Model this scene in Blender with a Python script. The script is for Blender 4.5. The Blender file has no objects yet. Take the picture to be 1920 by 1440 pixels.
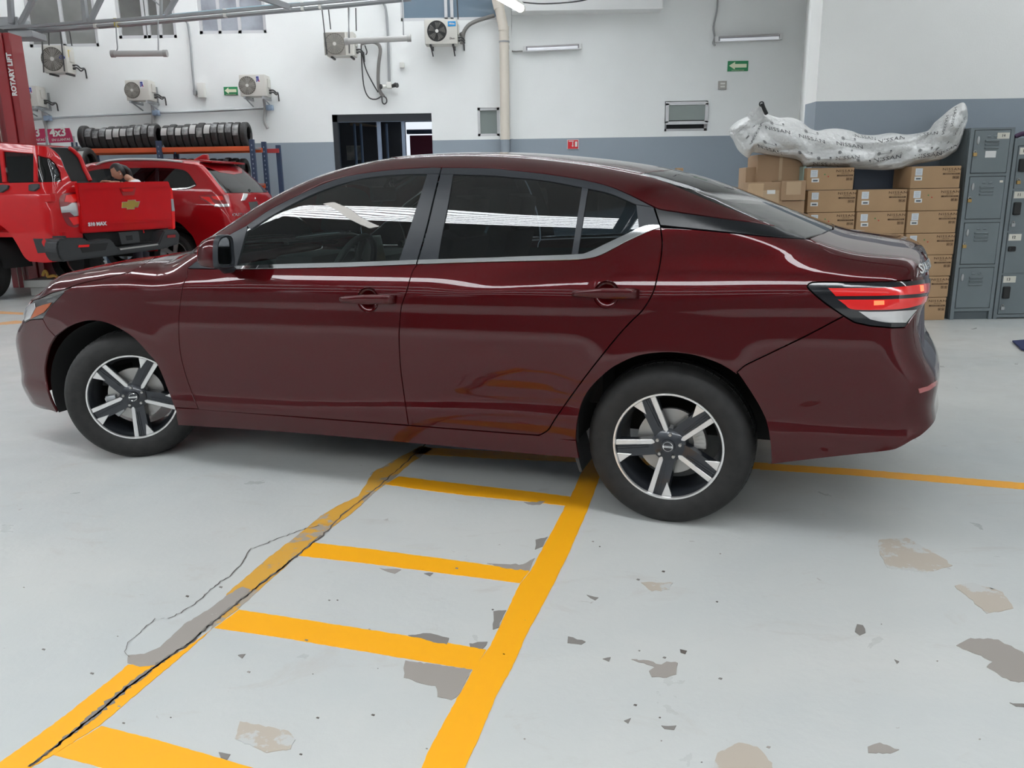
import bpy, bmesh, math, random
import numpy as np
from mathutils import Vector, Matrix
from mathutils.geometry import delaunay_2d_cdt
random.seed(7)
S = bpy.context.scene
COL = S.collection
# ------------------------------------------------------------------ camera
FL = 1510.889                      # focal length in px for a 1920 px wide frame
PIT = 0.23678451; ROL = -0.016015188; HC = 1.3116591
cf = np.array([0, math.cos(PIT), -math.sin(PIT)]); cr = np.array([1., 0, 0]); cu = np.cross(cr, cf)
_c, _s = math.cos(ROL), math.sin(ROL)
CR = _c*cr + _s*cu; CU = -_s*cr + _c*cu; CP = np.array([0, 0, HC])
cam = bpy.data.cameras.new('camera'); camo = bpy.data.objects.new('camera', cam); COL.objects.link(camo)
M = Matrix.Identity(4)
for i in range(3):
    M[i][0] = CR[i]; M[i][1] = CU[i]; M[i][2] = -cf[i]; M[i][3] = CP[i]
camo.matrix_world = M
cam.sensor_width = 36; cam.lens = FL*36/1920; cam.clip_start = 0.05; cam.clip_end = 200
S.camera = camo
# ------------------------------------------------------------------ light and exposure
S.view_settings.view_transform = 'Standard'; S.view_settings.look = 'None'
S.view_settings.gamma = 1; S.view_settings.use_curve_mapping = False
S.view_settings.exposure = -0.06
S.cycles.max_bounces = 7; S.cycles.diffuse_bounces = 4; S.cycles.glossy_bounces = 3; S.cycles.transparent_max_bounces = 10
W = bpy.data.worlds.new('world'); S.world = W; W.use_nodes = True
W.node_tree.nodes['Background'].inputs[0].default_value = (.80, .90, 1, 1)
W.node_tree.nodes['Background'].inputs[1].default_value = 1.0
SKY_E = 27.0       # daylight through the translucent roof sheets
CEIL = 6.0
def area(name, loc, tgt, sx, sy, e, colr=(1, 1, 1)):
    L = bpy.data.lights.new(name, 'AREA'); L.shape = 'RECTANGLE'; L.size = sx; L.size_y = sy; L.energy = e; L.color = colr
    o = bpy.data.objects.new(name, L); COL.objects.link(o); o.location = loc
    d = Vector(tgt)-Vector(loc); o.rotation_euler = d.to_track_quat('-Z', 'Y').to_euler()
    return o

# ------------------------------------------------------------------ pixel <-> place helpers (target frame 1920x1440)
def ray(px):
    px = np.asarray(px, float)
    d = cf + (px[..., 0:1]-960)/FL*CR - (px[..., 1:2]-720)/FL*CU
    return d/np.linalg.norm(d, axis=-1, keepdims=True)
def at(u, v, Y):
    d = ray((u, v)); return Vector(CP + d*(Y/d[1]))
def atz(u, v, z=0.0):
    d = ray((u, v)); return Vector(CP + d*((z-HC)/d[2]))
def atx(u, v, p0, n):
    """point where the sight line of a pixel meets the plane through p0 with normal n"""
    d = ray((u, v)); n = np.array(n, float); p0 = np.array(p0, float)
    return Vector(CP + d*(((p0-CP)@n)/(d@n)))

# ------------------------------------------------------------------ materials
MATS = {}
def mat(name, col, rough=.5, metal=0., coat=0., emit=None, es=1., noise=None, bump=None, spec=.5, alpha=1, trans=0, coatr=.03, ior=1.5):
    if name in MATS: return MATS[name]
    m = bpy.data.materials.new(name); m.use_nodes = True; nt = m.node_tree; b = nt.nodes['Principled BSDF']
    b.inputs['Base Color'].default_value = (*col, 1); b.inputs['Roughness'].default_value = rough
    b.inputs['Metallic'].default_value = metal; b.inputs['Coat Weight'].default_value = coat; b.inputs['Coat Roughness'].default_value = coatr
    b.inputs['Specular IOR Level'].default_value = spec; b.inputs['Alpha'].default_value = alpha
    b.inputs['Transmission Weight'].default_value = trans; b.inputs['IOR'].default_value = ior
    if emit: b.inputs['Emission Color'].default_value = (*emit, 1); b.inputs['Emission Strength'].default_value = es
    tc = None
    if noise:   # (scale, amount, detail)
        tc = nt.nodes.new('ShaderNodeTexCoord'); n = nt.nodes.new('ShaderNodeTexNoise'); n.inputs['Scale'].default_value = noise[0]; n.inputs['Detail'].default_value = 5
        nt.links.new(tc.outputs['Object'], n.inputs['Vector'])
        r = nt.nodes.new('ShaderNodeValToRGB'); a = noise[1]
        r.color_ramp.elements[0].color = (*[c*(1-a) for c in col], 1); r.color_ramp.elements[1].color = (*[min(1, c*(1+a)) for c in col], 1)
        r.color_ramp.elements[0].position = .3; r.color_ramp.elements[1].position = .7
        nt.links.new(n.outputs['Fac'], r.inputs['Fac']); nt.links.new(r.outputs['Color'], b.inputs['Base Color'])
    if bump:    # (scale, strength, distance)
        tc = tc or nt.nodes.new('ShaderNodeTexCoord'); n = nt.nodes.new('ShaderNodeTexNoise'); n.inputs['Scale'].default_value = bump[0]; n.inputs['Detail'].default_value = 4
        nt.links.new(tc.outputs['Object'], n.inputs['Vector'])
        k = nt.nodes.new('ShaderNodeBump'); k.inputs['Strength'].default_value = bump[1]; k.inputs['Distance'].default_value = bump[2]
        nt.links.new(n.outputs['Fac'], k.inputs['Height']); nt.links.new(k.outputs['Normal'], b.inputs['Normal'])
    MATS[name] = m; return m
def glassmat(name, tint, refl=(1, 1, 1), f0=1.5, rough=.0):
    """thin tinted pane: coloured see-through plus a mirror reflection that grows at grazing angles"""
    m = bpy.data.materials.new(name); m.use_nodes = True; nt = m.node_tree; nt.nodes.clear()
    o = nt.nodes.new('ShaderNodeOutputMaterial'); t = nt.nodes.new('ShaderNodeBsdfTransparent'); g = nt.nodes.new('ShaderNodeBsdfGlossy')
    t.inputs[0].default_value = (*tint, 1); g.inputs['Color'].default_value = (*refl, 1); g.inputs['Roughness'].default_value = rough
    fr = nt.nodes.new('ShaderNodeFresnel'); fr.inputs[0].default_value = f0; mx = nt.nodes.new('ShaderNodeMixShader')
    nt.links.new(fr.outputs[0], mx.inputs[0]); nt.links.new(t.outputs[0], mx.inputs[1]); nt.links.new(g.outputs[0], mx.inputs[2]); nt.links.new(mx.outputs[0], o.inputs[0])
    MATS[name] = m; return m
paint = mat('burgundy_paint', (.056, .0018, .0030), .33, .5, 1.0, coatr=.012, spec=0.)
nt = paint.node_tree; b = nt.nodes['Principled BSDF']; b.inputs['Coat IOR'].default_value = 1.46
redpaint = mat('red_paint', (.50, .004, .007), .4, .0, .6, coatr=.03, spec=.1)
suvpaint = mat('crimson_paint', (.34, .004, .008), .35, .25, .9, coatr=.03, spec=.1)
blackgloss = mat('gloss_black', (.006, .007, .009), .08, 0, .5)
satin = mat('satin_black', (.020, .023, .028), .38, spec=.35)
plastic = mat('dark_plastic', (.022, .023, .025), .55)
rubber = mat('tyre_rubber', (.015, .0145, .014), .62, spec=.35, noise=(30, .3))
linerm = mat('black_liner', (.008, .008, .008), .9)
chrome = mat('chrome', (.86, .86, .86), .08, 1.0)
machined = mat('machined_alloy', (.74, .73, .72), .32, .85)
darkalloy = mat('dark_alloy', (.025, .028, .034), .3, .4, .5)
steel = mat('bare_steel', (.45, .44, .42), .45, .9)
galv = mat('galvanised_steel', (.42, .43, .44), .45, .7)
white = mat('white_plastic', (.70, .69, .65), .45)
blackm = mat('black', (.012, .012, .013), .5)
interior = mat('cabin_fabric', (.018, .018, .020), .8)
liningm = mat('headlining', (.10, .10, .10), .9)
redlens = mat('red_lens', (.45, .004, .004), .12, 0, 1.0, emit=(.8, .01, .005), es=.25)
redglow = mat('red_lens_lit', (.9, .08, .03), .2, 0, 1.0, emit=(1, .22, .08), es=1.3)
clearlens = mat('clear_lens', (.55, .54, .54), .12, .55, 1.0)
amber = mat('amber_lens', (.32, .06, .006), .15, 0, 1.0, emit=(1, .2, .01), es=.03)
tint_f = glassmat('tinted_glass_front', (.55, .66, .63), f0=1.55)
tint_r = glassmat('tinted_glass_rear', (.20, .25, .275), f0=1.55)
screen = glassmat('windscreen_glass', (.5, .58, .56), f0=1.5)
backglass = glassmat('rear_screen_glass', (.06, .07, .07), f0=1.55)

# ------------------------------------------------------------------ object helpers
def link(o, parent=None):
    COL.objects.link(o)
    if parent: o.parent = parent
    return o
def tag(o, label=None, cat=None, group=None, kind=None):
    if label: o['label'] = label
    if cat: o['category'] = cat
    if group: o['group'] = group
    if kind: o['kind'] = kind
    return o
def empty(name, loc=(0, 0, 0), rz=0, label=None, cat=None, group=None, kind=None):
    o = bpy.data.objects.new(name, None); o.empty_display_size = .1; link(o); o.location = loc; o.rotation_euler = (0, 0, rz)
    return tag(o, label, cat, group, kind)
def obj(name, bm, m, parent=None, smooth=None, label=None, cat=None, group=None, kind=None):
    me = bpy.data.meshes.new(name); bm.to_mesh(me); bm.free()
    for mm in (m if isinstance(m, (list, tuple)) else [m]): me.materials.append(mm)
    if smooth is not None:
        me.shade_smooth(); me.set_sharp_from_angle(angle=math.radians(smooth))
    o = bpy.data.objects.new(name, me); link(o, parent)
    return tag(o, label, cat, group, kind)
def raw(name, v, f, m, parent=None, smooth=None, **k):
    me = bpy.data.meshes.new(name); me.from_pydata([tuple(p) for p in v], [], f); me.materials.append(m)
    if smooth is not None: me.shade_smooth(); me.set_sharp_from_angle(angle=math.radians(smooth))
    o = bpy.data.objects.new(name, me); link(o, parent); return tag(o, **k)
def box(bm, c, s, bev=0, rot=None, mi=0):
    g = bmesh.ops.create_cube(bm, size=1, matrix=Matrix.Diagonal((*s, 1)))
    vs = g['verts']
    fs = {f for v in vs for f in v.link_faces}
    if bev:
        r = bmesh.ops.bevel(bm, geom=list({e for v in vs for e in v.link_edges}), offset=bev, segments=2, affect='EDGES', profile=.6)
        fs = set(r['faces']) | {f for v in r['verts'] for f in v.link_faces}
        vs = list({v for f in fs for v in f.verts})
    mt = Matrix.Translation(c)
    if rot is not None: mt = mt @ (rot if isinstance(rot, Matrix) else Matrix.Rotation(rot, 4, 'Z'))
    bmesh.ops.transform(bm, matrix=mt, verts=vs)
    for f in fs: f.material_index = mi
    return bm
def Box(c, s, bev=0, rot=None):
    return box(bmesh.new(), c, s, bev, rot)
def cyl(bm, p0, p1, r0, r1=None, n=16, cap=True, mi=0):
    p0 = Vector(p0); p1 = Vector(p1); r1 = r0 if r1 is None else r1
    q = (p1-p0).to_track_quat('Z', 'Y'); A = []; B = []
    for i in range(n):
        a = 2*math.pi*i/n; d = q @ Vector((math.cos(a), math.sin(a), 0))
        A.append(bm.verts.new(p0+d*r0)); B.append(bm.verts.new(p1+d*r1))
    for i in range(n):
        j = (i+1) % n; f = bm.faces.new((A[i], A[j], B[j], B[i])); f.material_index = mi
    if cap:
        f = bm.faces.new(A[::-1]); f.material_index = mi; f = bm.faces.new(B); f.material_index = mi
    return bm
def crom(pts, n=6, closed=False):
    P = [Vector(p) for p in pts]; out = []; N = len(P)
    if N < 3: return P
    for i in range(N if closed else N-1):
        p1, p2 = P[i], P[(i+1) % N]
        p0 = P[i-1] if (closed or i > 0) else p1*2-p2; p3 = P[(i+2) % N] if (closed or i+2 < N) else p2*2-p1
        for k in range(n):
            t = k/n; out.append(.5*((2*p1)+(p2-p0)*t+(2*p0-5*p1+4*p2-p3)*t*t+(3*p1-p0-3*p2+p3)*t**3))
    if not closed: out.append(P[-1])
    return out
def tube(bm, pts, r, n=8, closed=False, cap=True, mi=0):
    P = [Vector(p) for p in pts]; N = len(P); rings = []; up = None
    for i in range(N):
        a = P[i-1] if (i > 0 or closed) else P[i]; b_ = P[(i+1) % N] if (i < N-1 or closed) else P[i]
        t = (b_-a).normalized()
        if up is None: up = t.orthogonal().normalized()
        up = (up - t*up.dot(t)).normalized(); s = t.cross(up); rr = r(i/(N-1)) if callable(r) else r
        rings.append([bm.verts.new(P[i]+(up*math.cos(2*math.pi*k/n)+s*math.sin(2*math.pi*k/n))*rr) for k in range(n)])
    for i in range(N if closed else N-1):
        A = rings[i]; B = rings[(i+1) % N]
        for k in range(n):
            f = bm.faces.new((A[k], A[(k+1) % n], B[(k+1) % n], B[k])); f.material_index = mi
    if cap and not closed: bm.faces.new(rings[0][::-1]); bm.faces.new(rings[-1])
    return bm
def lathe(bm, prof, n=48, axis='Y', c=(0, 0, 0), mi=0, closed=False):
    """prof: (radius, offset along the axis)"""
    rings = []
    for r, a in prof:
        ring = []
        for i in range(n):
            t = 2*math.pi*i/n; x, y = r*math.cos(t), r*math.sin(t)
            p = {'Y': (x, a, y), 'X': (a, x, y), 'Z': (x, y, a)}[axis]
            ring.append(bm.verts.new(Vector(p)+Vector(c)))
        rings.append(ring)
    for A, B in list(zip(rings[:-1], rings[1:])) + ([(rings[-1], rings[0])] if closed else []):
        for i in range(n):
            j = (i+1) % n; f = bm.faces.new((A[i], A[j], B[j], B[i])); f.material_index = mi
    return bm
def prism(bm, pts, d, mi=0):
    """3D polygon pts swept by vector d"""
    d = Vector(d); A = [bm.verts.new(Vector(p)) for p in pts]; B = [bm.verts.new(Vector(p)+d) for p in pts]; n = len(A)
    fs = [bm.faces.new(A), bm.faces.new(B[::-1])]+[bm.faces.new((A[i], B[i], B[(i+1) % n], A[(i+1) % n])) for i in range(n)]
    for f in fs: f.material_index = mi
    bmesh.ops.recalc_face_normals(bm, faces=fs)
    return bm
def copy_tree(o, parent=None):
    c = o.copy(); COL.objects.link(c); c.parent = parent
    for ch in list(o.children): copy_tree(ch, c)
    return c
def text_mesh(body, size=1., extrude=.002, font=None, bold=0., sx=1., align='CENTER', space=1.):
    cu_ = bpy.data.curves.new('t', 'FONT'); cu_.body = body; cu_.size = size; cu_.extrude = extrude; cu_.align_x = align; cu_.align_y = 'CENTER'
    cu_.offset = bold; cu_.space_character = space; cu_.resolution_u = 2
    o = bpy.data.objects.new('t', cu_); COL.objects.link(o)
    dg = bpy.context.evaluated_depsgraph_get(); dg.update(); me = bpy.data.meshes.new_from_object(o.evaluated_get(dg))
    bpy.data.objects.remove(o); bpy.data.curves.remove(cu_)
    if sx != 1.:
        for v in me.vertices: v.co.x *= sx
    return me
_tc = {}
def text_verts(body, **k):
    key = (body, tuple(sorted(k.items())))
    if key not in _tc:
        me = text_mesh(body, **k); _tc[key] = ([v.co.copy() for v in me.vertices], [tuple(p.vertices) for p in me.polygons]); bpy.data.meshes.remove(me)
    return _tc[key]
def text_on(name, body, o, ex, ey, size, m, parent=None, **k):
    """letters laid on the plane through o spanned by ex (reading direction) and ey (up)"""
    ex = Vector(ex).normalized(); ey = Vector(ey).normalized(); ez = ex.cross(ey); V, Fc = text_verts(body, size=size, **k); o = Vector(o)
    return raw(name, [o+ex*v.x+ey*v.y+ez*v.z for v in V], Fc, m, parent)
def add_text(bm, body, o, ex, ey, size, mi=0, **k):
    ex = Vector(ex).normalized(); ey = Vector(ey).normalized(); ez = ex.cross(ey); V, Fc = text_verts(body, size=size, **k); o = Vector(o)
    vs = [bm.verts.new(o+ex*v.x+ey*v.y+ez*v.z) for v in V]
    for f in Fc:
        try: bm.faces.new([vs[i] for i in f]).material_index = mi
        except ValueError: pass
# ------------------------------------------------------------------ car body surfaces: a smooth implicit shell f(x, v, z) < 0 inside; v = distance from the centre plane
def pch(xk, yk):
    xk = np.asarray(xk, float); yk = np.asarray(yk, float); h = np.diff(xk); d = np.diff(yk)/h
    m = np.empty_like(yk); m[1:-1] = (d[:-1]*h[1:]+d[1:]*h[:-1])/(h[:-1]+h[1:]); m[0] = d[0]; m[-1] = d[-1]
    def g(x):
        i = np.clip(np.searchsorted(xk, x)-1, 0, len(h)-1); t = (x-xk[i])/h[i]; lo = t < 0; hi = t > 1; t_ = np.clip(t, 0, 1)
        y = (2*t_**3-3*t_**2+1)*yk[i]+(t_**3-2*t_**2+t_)*h[i]*m[i]+(-2*t_**3+3*t_**2)*yk[i+1]+(t_**3-t_**2)*h[i]*m[i+1]
        return y+np.where(lo, t*h[i]*m[i], 0)+np.where(hi, (t-1)*h[i]*m[i+1], 0)
    return g
def smax(a, b, k):
    h = np.maximum(k-np.abs(a-b), 0)/k
    return np.maximum(a, b)+h*h*k*.25
def sp(x, w): return w*np.log1p(np.exp(np.clip(x/w, -30, 30)))
def sedan_f():
    H = pch([-3.66, -3.55, -3.42, -3.25, -3.0, -2.75, -2.55, -2.4, -2.1, -1.8, -1.5, -1.2, -.9, -.55, -.25, 0., .25, .5, .62, .75, .9, 1.02],
            [.7496, .8237, .8651, .9433, .9785, 1.0118, 1.0556, 1.1493, 1.3103, 1.4228, 1.4777, 1.4925, 1.4874, 1.4575, 1.4142, 1.3586, 1.2657, 1.1661, 1.1224, 1.0987, 1.0821, 1.0750])
    T = pch([.3, .42, .52, .62, .75, .85, .93, 1., 1.08], [.9758, 1.0275, 1.0144, 1.0139, .9491, .9361, .9526, .9524, .975])
    N = pch([.2, .3, .45, .6, .7, .8], [-3.64, -3.65, -3.643, -3.6223, -3.5514, -3.5481])
    E = [.0782, -.0099, .0992, -.0092, .1077, .0174, .0247, .1852]
    PX = pch([-3.7, -3.45, -3.2, -2.95, -2.7, -2.2, -1.3, -.4, .1, .5, .8, 1.05], [.76, .82, .868, .892, .9, .9, .9075, .9075, .905, .892, .868, .83])
    SEC = pch([.1, .2, .30, .36, .43, .50, .60, .72, .82, .90, .95, 1.00, 1.05, 1.12, 1.22, 1.34, 1.46],
              [.075, .045, .016, .007, .014, .009, .002, .001, .008, .014, .026, .044, .066, .108, .180, .283, .42])
    DZ = pch([-3.5, -3., -2.2, -1.2, -.5, 0, .5, 1.], [-.06, -.05, -.03, -.01, .0, .01, .03, .03])
    BOT = pch([-3.6, -3.3, -3.1, -2.4, -1.7, -.35, .35, .6, .8, .95, 1.1], [.20, .185, .165, .164, .178, .193, .235, .275, .335, .41, .51])
    ZC = pch([-3., -2.3, -1.7, -.8, -.5, -.04, .5, .9], [.885, .913, .92, .917, .953, 1.0, 1.0, .985])
    ZL = pch([-3.4, -2.2, -1.7, -1.1, -.7, 0, 1], [.36, .378, .399, .441, .465, .47, .47])
    AC = pch([-3.6, -3.1, -2.3, -1.9, -1.0, -.5, 0., .9], [.1, .3, .3, 0, 0, .35, .55, .5])
    def f(x, v, z):
        v = np.abs(v)
        ws = np.clip((x+2.75)/.3, 0, 1)*np.clip((-1.2-x)/.4, 0, 1); xx = x-E[4]*ws*(v/.6)**2
        nose = np.clip((-2.9-x)/.5, 0, 1); xx = xx-E[7]*nose*(v/.7)**2
        h = H(xx); hs = (H(xx+.02)-H(xx-.02))/.04
        gh = np.clip((x+2.6)/.5, 0, 1)*np.clip((.9-x)/.5, 0, 1)
        g2 = (z-(h-(E[5]+E[6]*gh)*(v/.6)**2))/np.sqrt(1+hs*hs)
        zz = z-DZ(x)*np.clip((z-.5)/.4, 0, 1)-(ZL(x)-.42)*np.exp(-((z-.42)/.12)**2)
        r1 = np.hypot(x, z-.32); r2 = np.hypot(x+2.712, z-.32)
        fl = .010*(np.exp(-((r1-.37)/.09)**2)+np.exp(-((r2-.37)/.09)**2))
        zc = ZC(x); tz_ = np.clip((z-zc-.05)/.10, 0, 1); cr_ = np.maximum(AC(x), 0)*(sp(z-zc, .006)-sp(z-zc-.045, .02))*(1-tz_*tz_*(3-2*tz_)) 
        g1 = v-(PX(x)-SEC(zz)+fl-cr_*.55)
        g = smax(g1, g2, .09); va = v/.8
        g = smax(g, x-(T(z)-E[2]*va**2-E[3]*va**6), .13)
        g = smax(g, ((N(z)+E[0]*va**2+E[1]*va**6)-x)*.9, .16)
        return smax(g, BOT(x)-z, .02)
    return f
class Shell:
    """implicit body + its place in the room; local x runs to the tail, y away from the near side, z up"""
    def __init__(s, f, root, yc, xf, xr, t=(2., 8.)):
        s.f = f; s.root = root; s.yc = yc; s.xf = xf; s.xr = xr; s.t = t
        a = root.rotation_euler.z; s.R = np.array([[math.cos(a), math.sin(a), 0], [-math.sin(a), math.cos(a), 0], [0, 0, 1.]])
        s.o = s.R @ (CP-np.array(root.location))
    def F(s, P): return s.f(P[..., 0], s.yc-P[..., 1], P[..., 2])
    def grad(s, P, e=1e-3):
        g = np.stack([s.F(P+np.eye(3)[i]*e)-s.F(P-np.eye(3)[i]*e) for i in range(3)], -1)
        return g/(np.linalg.norm(g, axis=-1, keepdims=True)+1e-12)
    def hit(s, px, n=260):
        """first point of the body on each pixel's sight line (nearest miss when it passes by)"""
        d = ray(np.asarray(px, float)) @ s.R.T; ts = np.linspace(*s.t, n)
        V = np.stack([s.F(s.o+d*a) for a in ts], 1)
        out = []
        for k in range(len(d)):
            neg = np.where(V[k] < 0)[0]
            if len(neg) and neg[0] > 0:
                lo, hi = ts[neg[0]-1], ts[neg[0]]
                for _ in range(16):
                    m = (lo+hi)/2
                    if s.F(s.o+d[k]*m) < 0: hi = m
                    else: lo = m
                out.append(s.o+d[k]*hi)
            else:
                i = int(np.argmin(V[k])); out.append(s.o+d[k]*ts[i])
        return np.array(out)
    # -- the two ways of unrolling the surface
    def par(s, P, mode):
        x, v, z = P[:, 0], s.yc-P[:, 1], P[:, 2]
        if mode == 'top': return np.stack([x, v], -1)
        th = np.where(x > s.xr, np.arctan2(x-s.xr, np.maximum(v, 1e-6)), np.where(x < s.xf, np.arctan2(x-s.xf, np.maximum(v, 1e-6)), 0))
        return np.stack([np.where(x > s.xr, s.xr+.9*th, np.where(x < s.xf, s.xf+.9*th, x)), z], -1)
    def pt(s, Q, mode, level=0.):
        a, b_ = Q[:, 0], Q[:, 1]
        if mode == 'top': lo = np.full(len(a), .5*0+.35); hi = np.full(len(a), 2.2); mk = lambda r: np.stack([a, s.yc-b_, r], -1)
        else:
            th = np.where(a > s.xr, (a-s.xr)/.9, np.where(a < s.xf, (a-s.xf)/.9, 0)); x0 = np.clip(a, s.xf, s.xr)
            lo = np.full(len(a), .15); hi = np.full(len(a), 1.9); mk = lambda r: np.stack([x0+np.sin(th)*r, s.yc-np.cos(th)*r, b_], -1)
        for _ in range(24):
            m = (lo+hi)/2; q = s.F(mk(m)) < level; lo = np.where(q, m, lo); hi = np.where(q, hi, m)
        return mk(hi)
    def line(s, px, smooth=True, step=9):
        """pixel polyline -> 3D points on the body"""
        P = [Vector((a, b_, 0)) for a, b_ in px]
        if smooth and len(P) > 2: P = crom(P, 5)
        out = []
        for a, b_ in zip(P[:-1], P[1:]):
            n = max(1, int((b_-a).length/step)); out += [a.lerp(b_, i/n) for i in range(n)]
        out.append(P[-1]); return s.hit([(p.x, p.y) for p in out])
    def outline(s, segs, mode):
        Q = []
        for g in segs:
            if isinstance(g, np.ndarray): q = s.par(g, mode)
            elif g[0] == 'P': q = np.array(g[1], float)          # explicit parameters
            else: q = s.par(s.line(g), mode)
            Q += list(q)
        return np.array(Q)
    def patch(s, name, segs, mode, m, parent, level=0., gap=.0027, flange=.014, sp_=(.035, .014), sym=False, mirror=True, join=False, holes=(), **k):
        Q = s.outline(segs, mode) if not isinstance(segs, dict) else segs['Q']
        if sym: Q = np.concatenate([Q, (Q*[1, -1])[::-1]])
        # resample
        R_ = []
        for a, b_ in zip(Q, np.roll(Q, -1, 0)):
            n = int(np.linalg.norm(b_-a)/.012); R_ += [a+(b_-a)*i/(n+1) for i in range(n+1)]
        R_ = np.array(R_); keep = [0]
        for i in range(1, len(R_)):
            if np.linalg.norm(R_[i]-R_[keep[-1]]) > .0035: keep.append(i)
        if np.linalg.norm(R_[keep[-1]]-R_[0]) < .0035: keep.pop()
        Q = R_[keep]
        ar = .5*np.sum(Q[:, 0]*np.roll(Q[:, 1], -1)-np.roll(Q[:, 0], -1)*Q[:, 1])
        if ar < 0: Q = Q[::-1].copy()
        e = np.roll(Q, -1, 0)-Q; e /= np.linalg.norm(e, axis=1, keepdims=True)+1e-12; nn = np.stack([-e[:, 1], e[:, 0]], -1)
        nv = nn+np.roll(nn, 1, 0); nv /= np.maximum(np.linalg.norm(nv, axis=1, keepdims=True), .35)
        Q = Q+nv*gap
        # interior points
        dx, dz = sp_; a0, b0 = Q.min(0); a1, b1 = Q.max(0)
        gx, gz = np.meshgrid(np.arange(a0+dx/2, a1, dx), np.arange(b0+dz/2, b1, dz)); gx = gx+np.where((np.arange(gx.shape[0]) % 2)[:, None] == 1, dx/2, 0)
        G = np.stack([gx.ravel(), gz.ravel()], -1); ins = np.zeros(len(G), bool); x_, y_ = G[:, 0], G[:, 1]
        dist = np.full(len(G), 9.)
        for a, b_ in zip(Q, np.roll(Q, -1, 0)):
            c1 = (a[1] > y_) != (b_[1] > y_)
            with np.errstate(divide='ignore', invalid='ignore'): xi = (b_[0]-a[0])*(y_-a[1])/(b_[1]-a[1])+a[0]
            ins ^= c1 & (x_ < xi)
            dist = np.minimum(dist, np.hypot((x_-a[0]), (y_-a[1])))
        G = G[ins & (dist > .007)]
        A = np.concatenate([Q, G]); nb = len(Q); sc_ = dx/dz*.7
        he = []
        for h_ in holes:
            c_ = h_.mean(0); r_ = np.linalg.norm(h_-c_, axis=1).max(); keepm = np.ones(len(A), bool); keepm[nb:] = np.linalg.norm(A[nb:]-c_, axis=1) > r_*1.06; A = A[keepm]
        for h_ in holes:
            k0 = len(A); A = np.concatenate([A, h_]); he += [(k0+i, k0+(i+1) % len(h_)) for i in range(len(h_))]
        vs, es, fs, ov, oe, of = delaunay_2d_cdt([Vector((p[0], p[1]*sc_)) for p in A], he, [list(range(nb))], 1, 1e-6)
        for h_ in holes:
            c_ = h_.mean(0); r_ = np.linalg.norm(h_-c_, axis=1).min(); ctr = lambda t: np.mean([(vs[i].x, vs[i].y/sc_) for i in t], 0)
            fs = [t for t in fs if np.linalg.norm(ctr(t)-c_) > r_*.985]
        U = np.array([[q.x, q.y/sc_] for q in vs]); P = s.pt(U, mode, level); N = s.grad(P)
        tris = []
        for t in fs:
            p = P[list(t)]; w = np.cross(p[1]-p[0], p[2]-p[0])
            if np.linalg.norm(w) < 1e-12: continue
            tris.append(tuple(t) if w @ N[list(t)].sum(0) > 0 else tuple(t)[::-1])
        # boundary edges -> flange
        cnt = {}
        for t in tris:
            for i in range(len(t)): cnt[(t[i], t[(i+1) % len(t)])] = 1
        bd = [(a, b_) for (a, b_) in cnt if (b_, a) not in cnt]
        bv = sorted({a for q in bd for a in q}); ix = {a: len(P)+i for i, a in enumerate(bv)}
        V = np.concatenate([P, P[bv]-N[bv]*flange]) if flange else P
        faces = list(tris); LN = [N[i] for t in tris for i in t]
        if flange:
            for a, b_ in bd:
                o_ = np.cross(P[b_]-P[a], N[a]); o_ /= np.linalg.norm(o_)+1e-12
                faces.append((b_, a, ix[a], ix[b_])); h1 = (o_+N[b_])*.707; h2 = (o_+N[a])*.707
                LN += [h1, h2, o_, o_]
        out = []; acc = None
        for side in ((0, 1) if (mirror and not sym) else (0,)):
            VV = V.copy(); FF = faces; LL = np.array(LN)
            if side:
                VV[:, 1] = 2*s.yc-VV[:, 1]; FF = [t[::-1] for t in faces]; q = []; i = 0
                for t in faces: q += list(LL[i:i+len(t)][::-1]*[1, -1, 1]); i += len(t)
                LL = np.array(q)
            if join and side == 0: acc = (VV, list(FF), LL); continue
            if join:
                k0 = len(acc[0]); VV = np.concatenate([acc[0], VV]); FF = acc[1]+[tuple(i+k0 for i in t) for t in FF]; LL = np.concatenate([acc[2], LL]); side = 0
            me = bpy.data.meshes.new(name); me.from_pydata(VV.tolist(), [], FF); me.materials.append(m); me.shade_smooth()
            me.normals_split_custom_set([tuple(n_) for n_ in LL])
            par_ = parent[side] if isinstance(parent, (list, tuple)) else parent
            o = bpy.data.objects.new(name, me); link(o, par_); tag(o, **k); out.append(o)
        return out
# ------------------------------------------------------------------ the workshop building
D = 17.0; DR = 8.35
zb = at(950, 261, D).z
Xr = at(1535, 120, DR).x; Xc = at(1500, 200, D).x
XL, XR_, YB = -20.0, 9.5, -15.0
def wallmat(name, upper, lower, zsplit):
    m = mat(name, upper, .75, noise=(.7, .035), bump=(60, .12, .01)); nt = m.node_tree; b = nt.nodes['Principled BSDF']
    src = b.inputs['Base Color'].links[0].from_socket
    tc = nt.nodes.new('ShaderNodeTexCoord'); sx = nt.nodes.new('ShaderNodeSeparateXYZ'); nt.links.new(tc.outputs['Object'], sx.inputs[0])
    c = nt.nodes.new('ShaderNodeMath'); c.operation = 'GREATER_THAN'; c.inputs[1].default_value = zsplit; nt.links.new(sx.outputs[2], c.inputs[0])
    mx = nt.nodes.new('ShaderNodeMix'); mx.data_type = 'RGBA'; mx.inputs[6].default_value = (*lower, 1); nt.links.new(src, mx.inputs[7]); nt.links.new(c.outputs[0], mx.inputs[0])
    nt.links.new(mx.outputs[2], b.inputs['Base Color']); return m
WHT = (.83, .84, .83); GRY = (.285, .33, .375)
wm_b = wallmat('back_wall_paint', WHT, GRY, zb)
wm_r = wallmat('right_wall_paint', (.87, .87, .85), (.285, .33, .375), at(1730, 187, DR).z)
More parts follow.
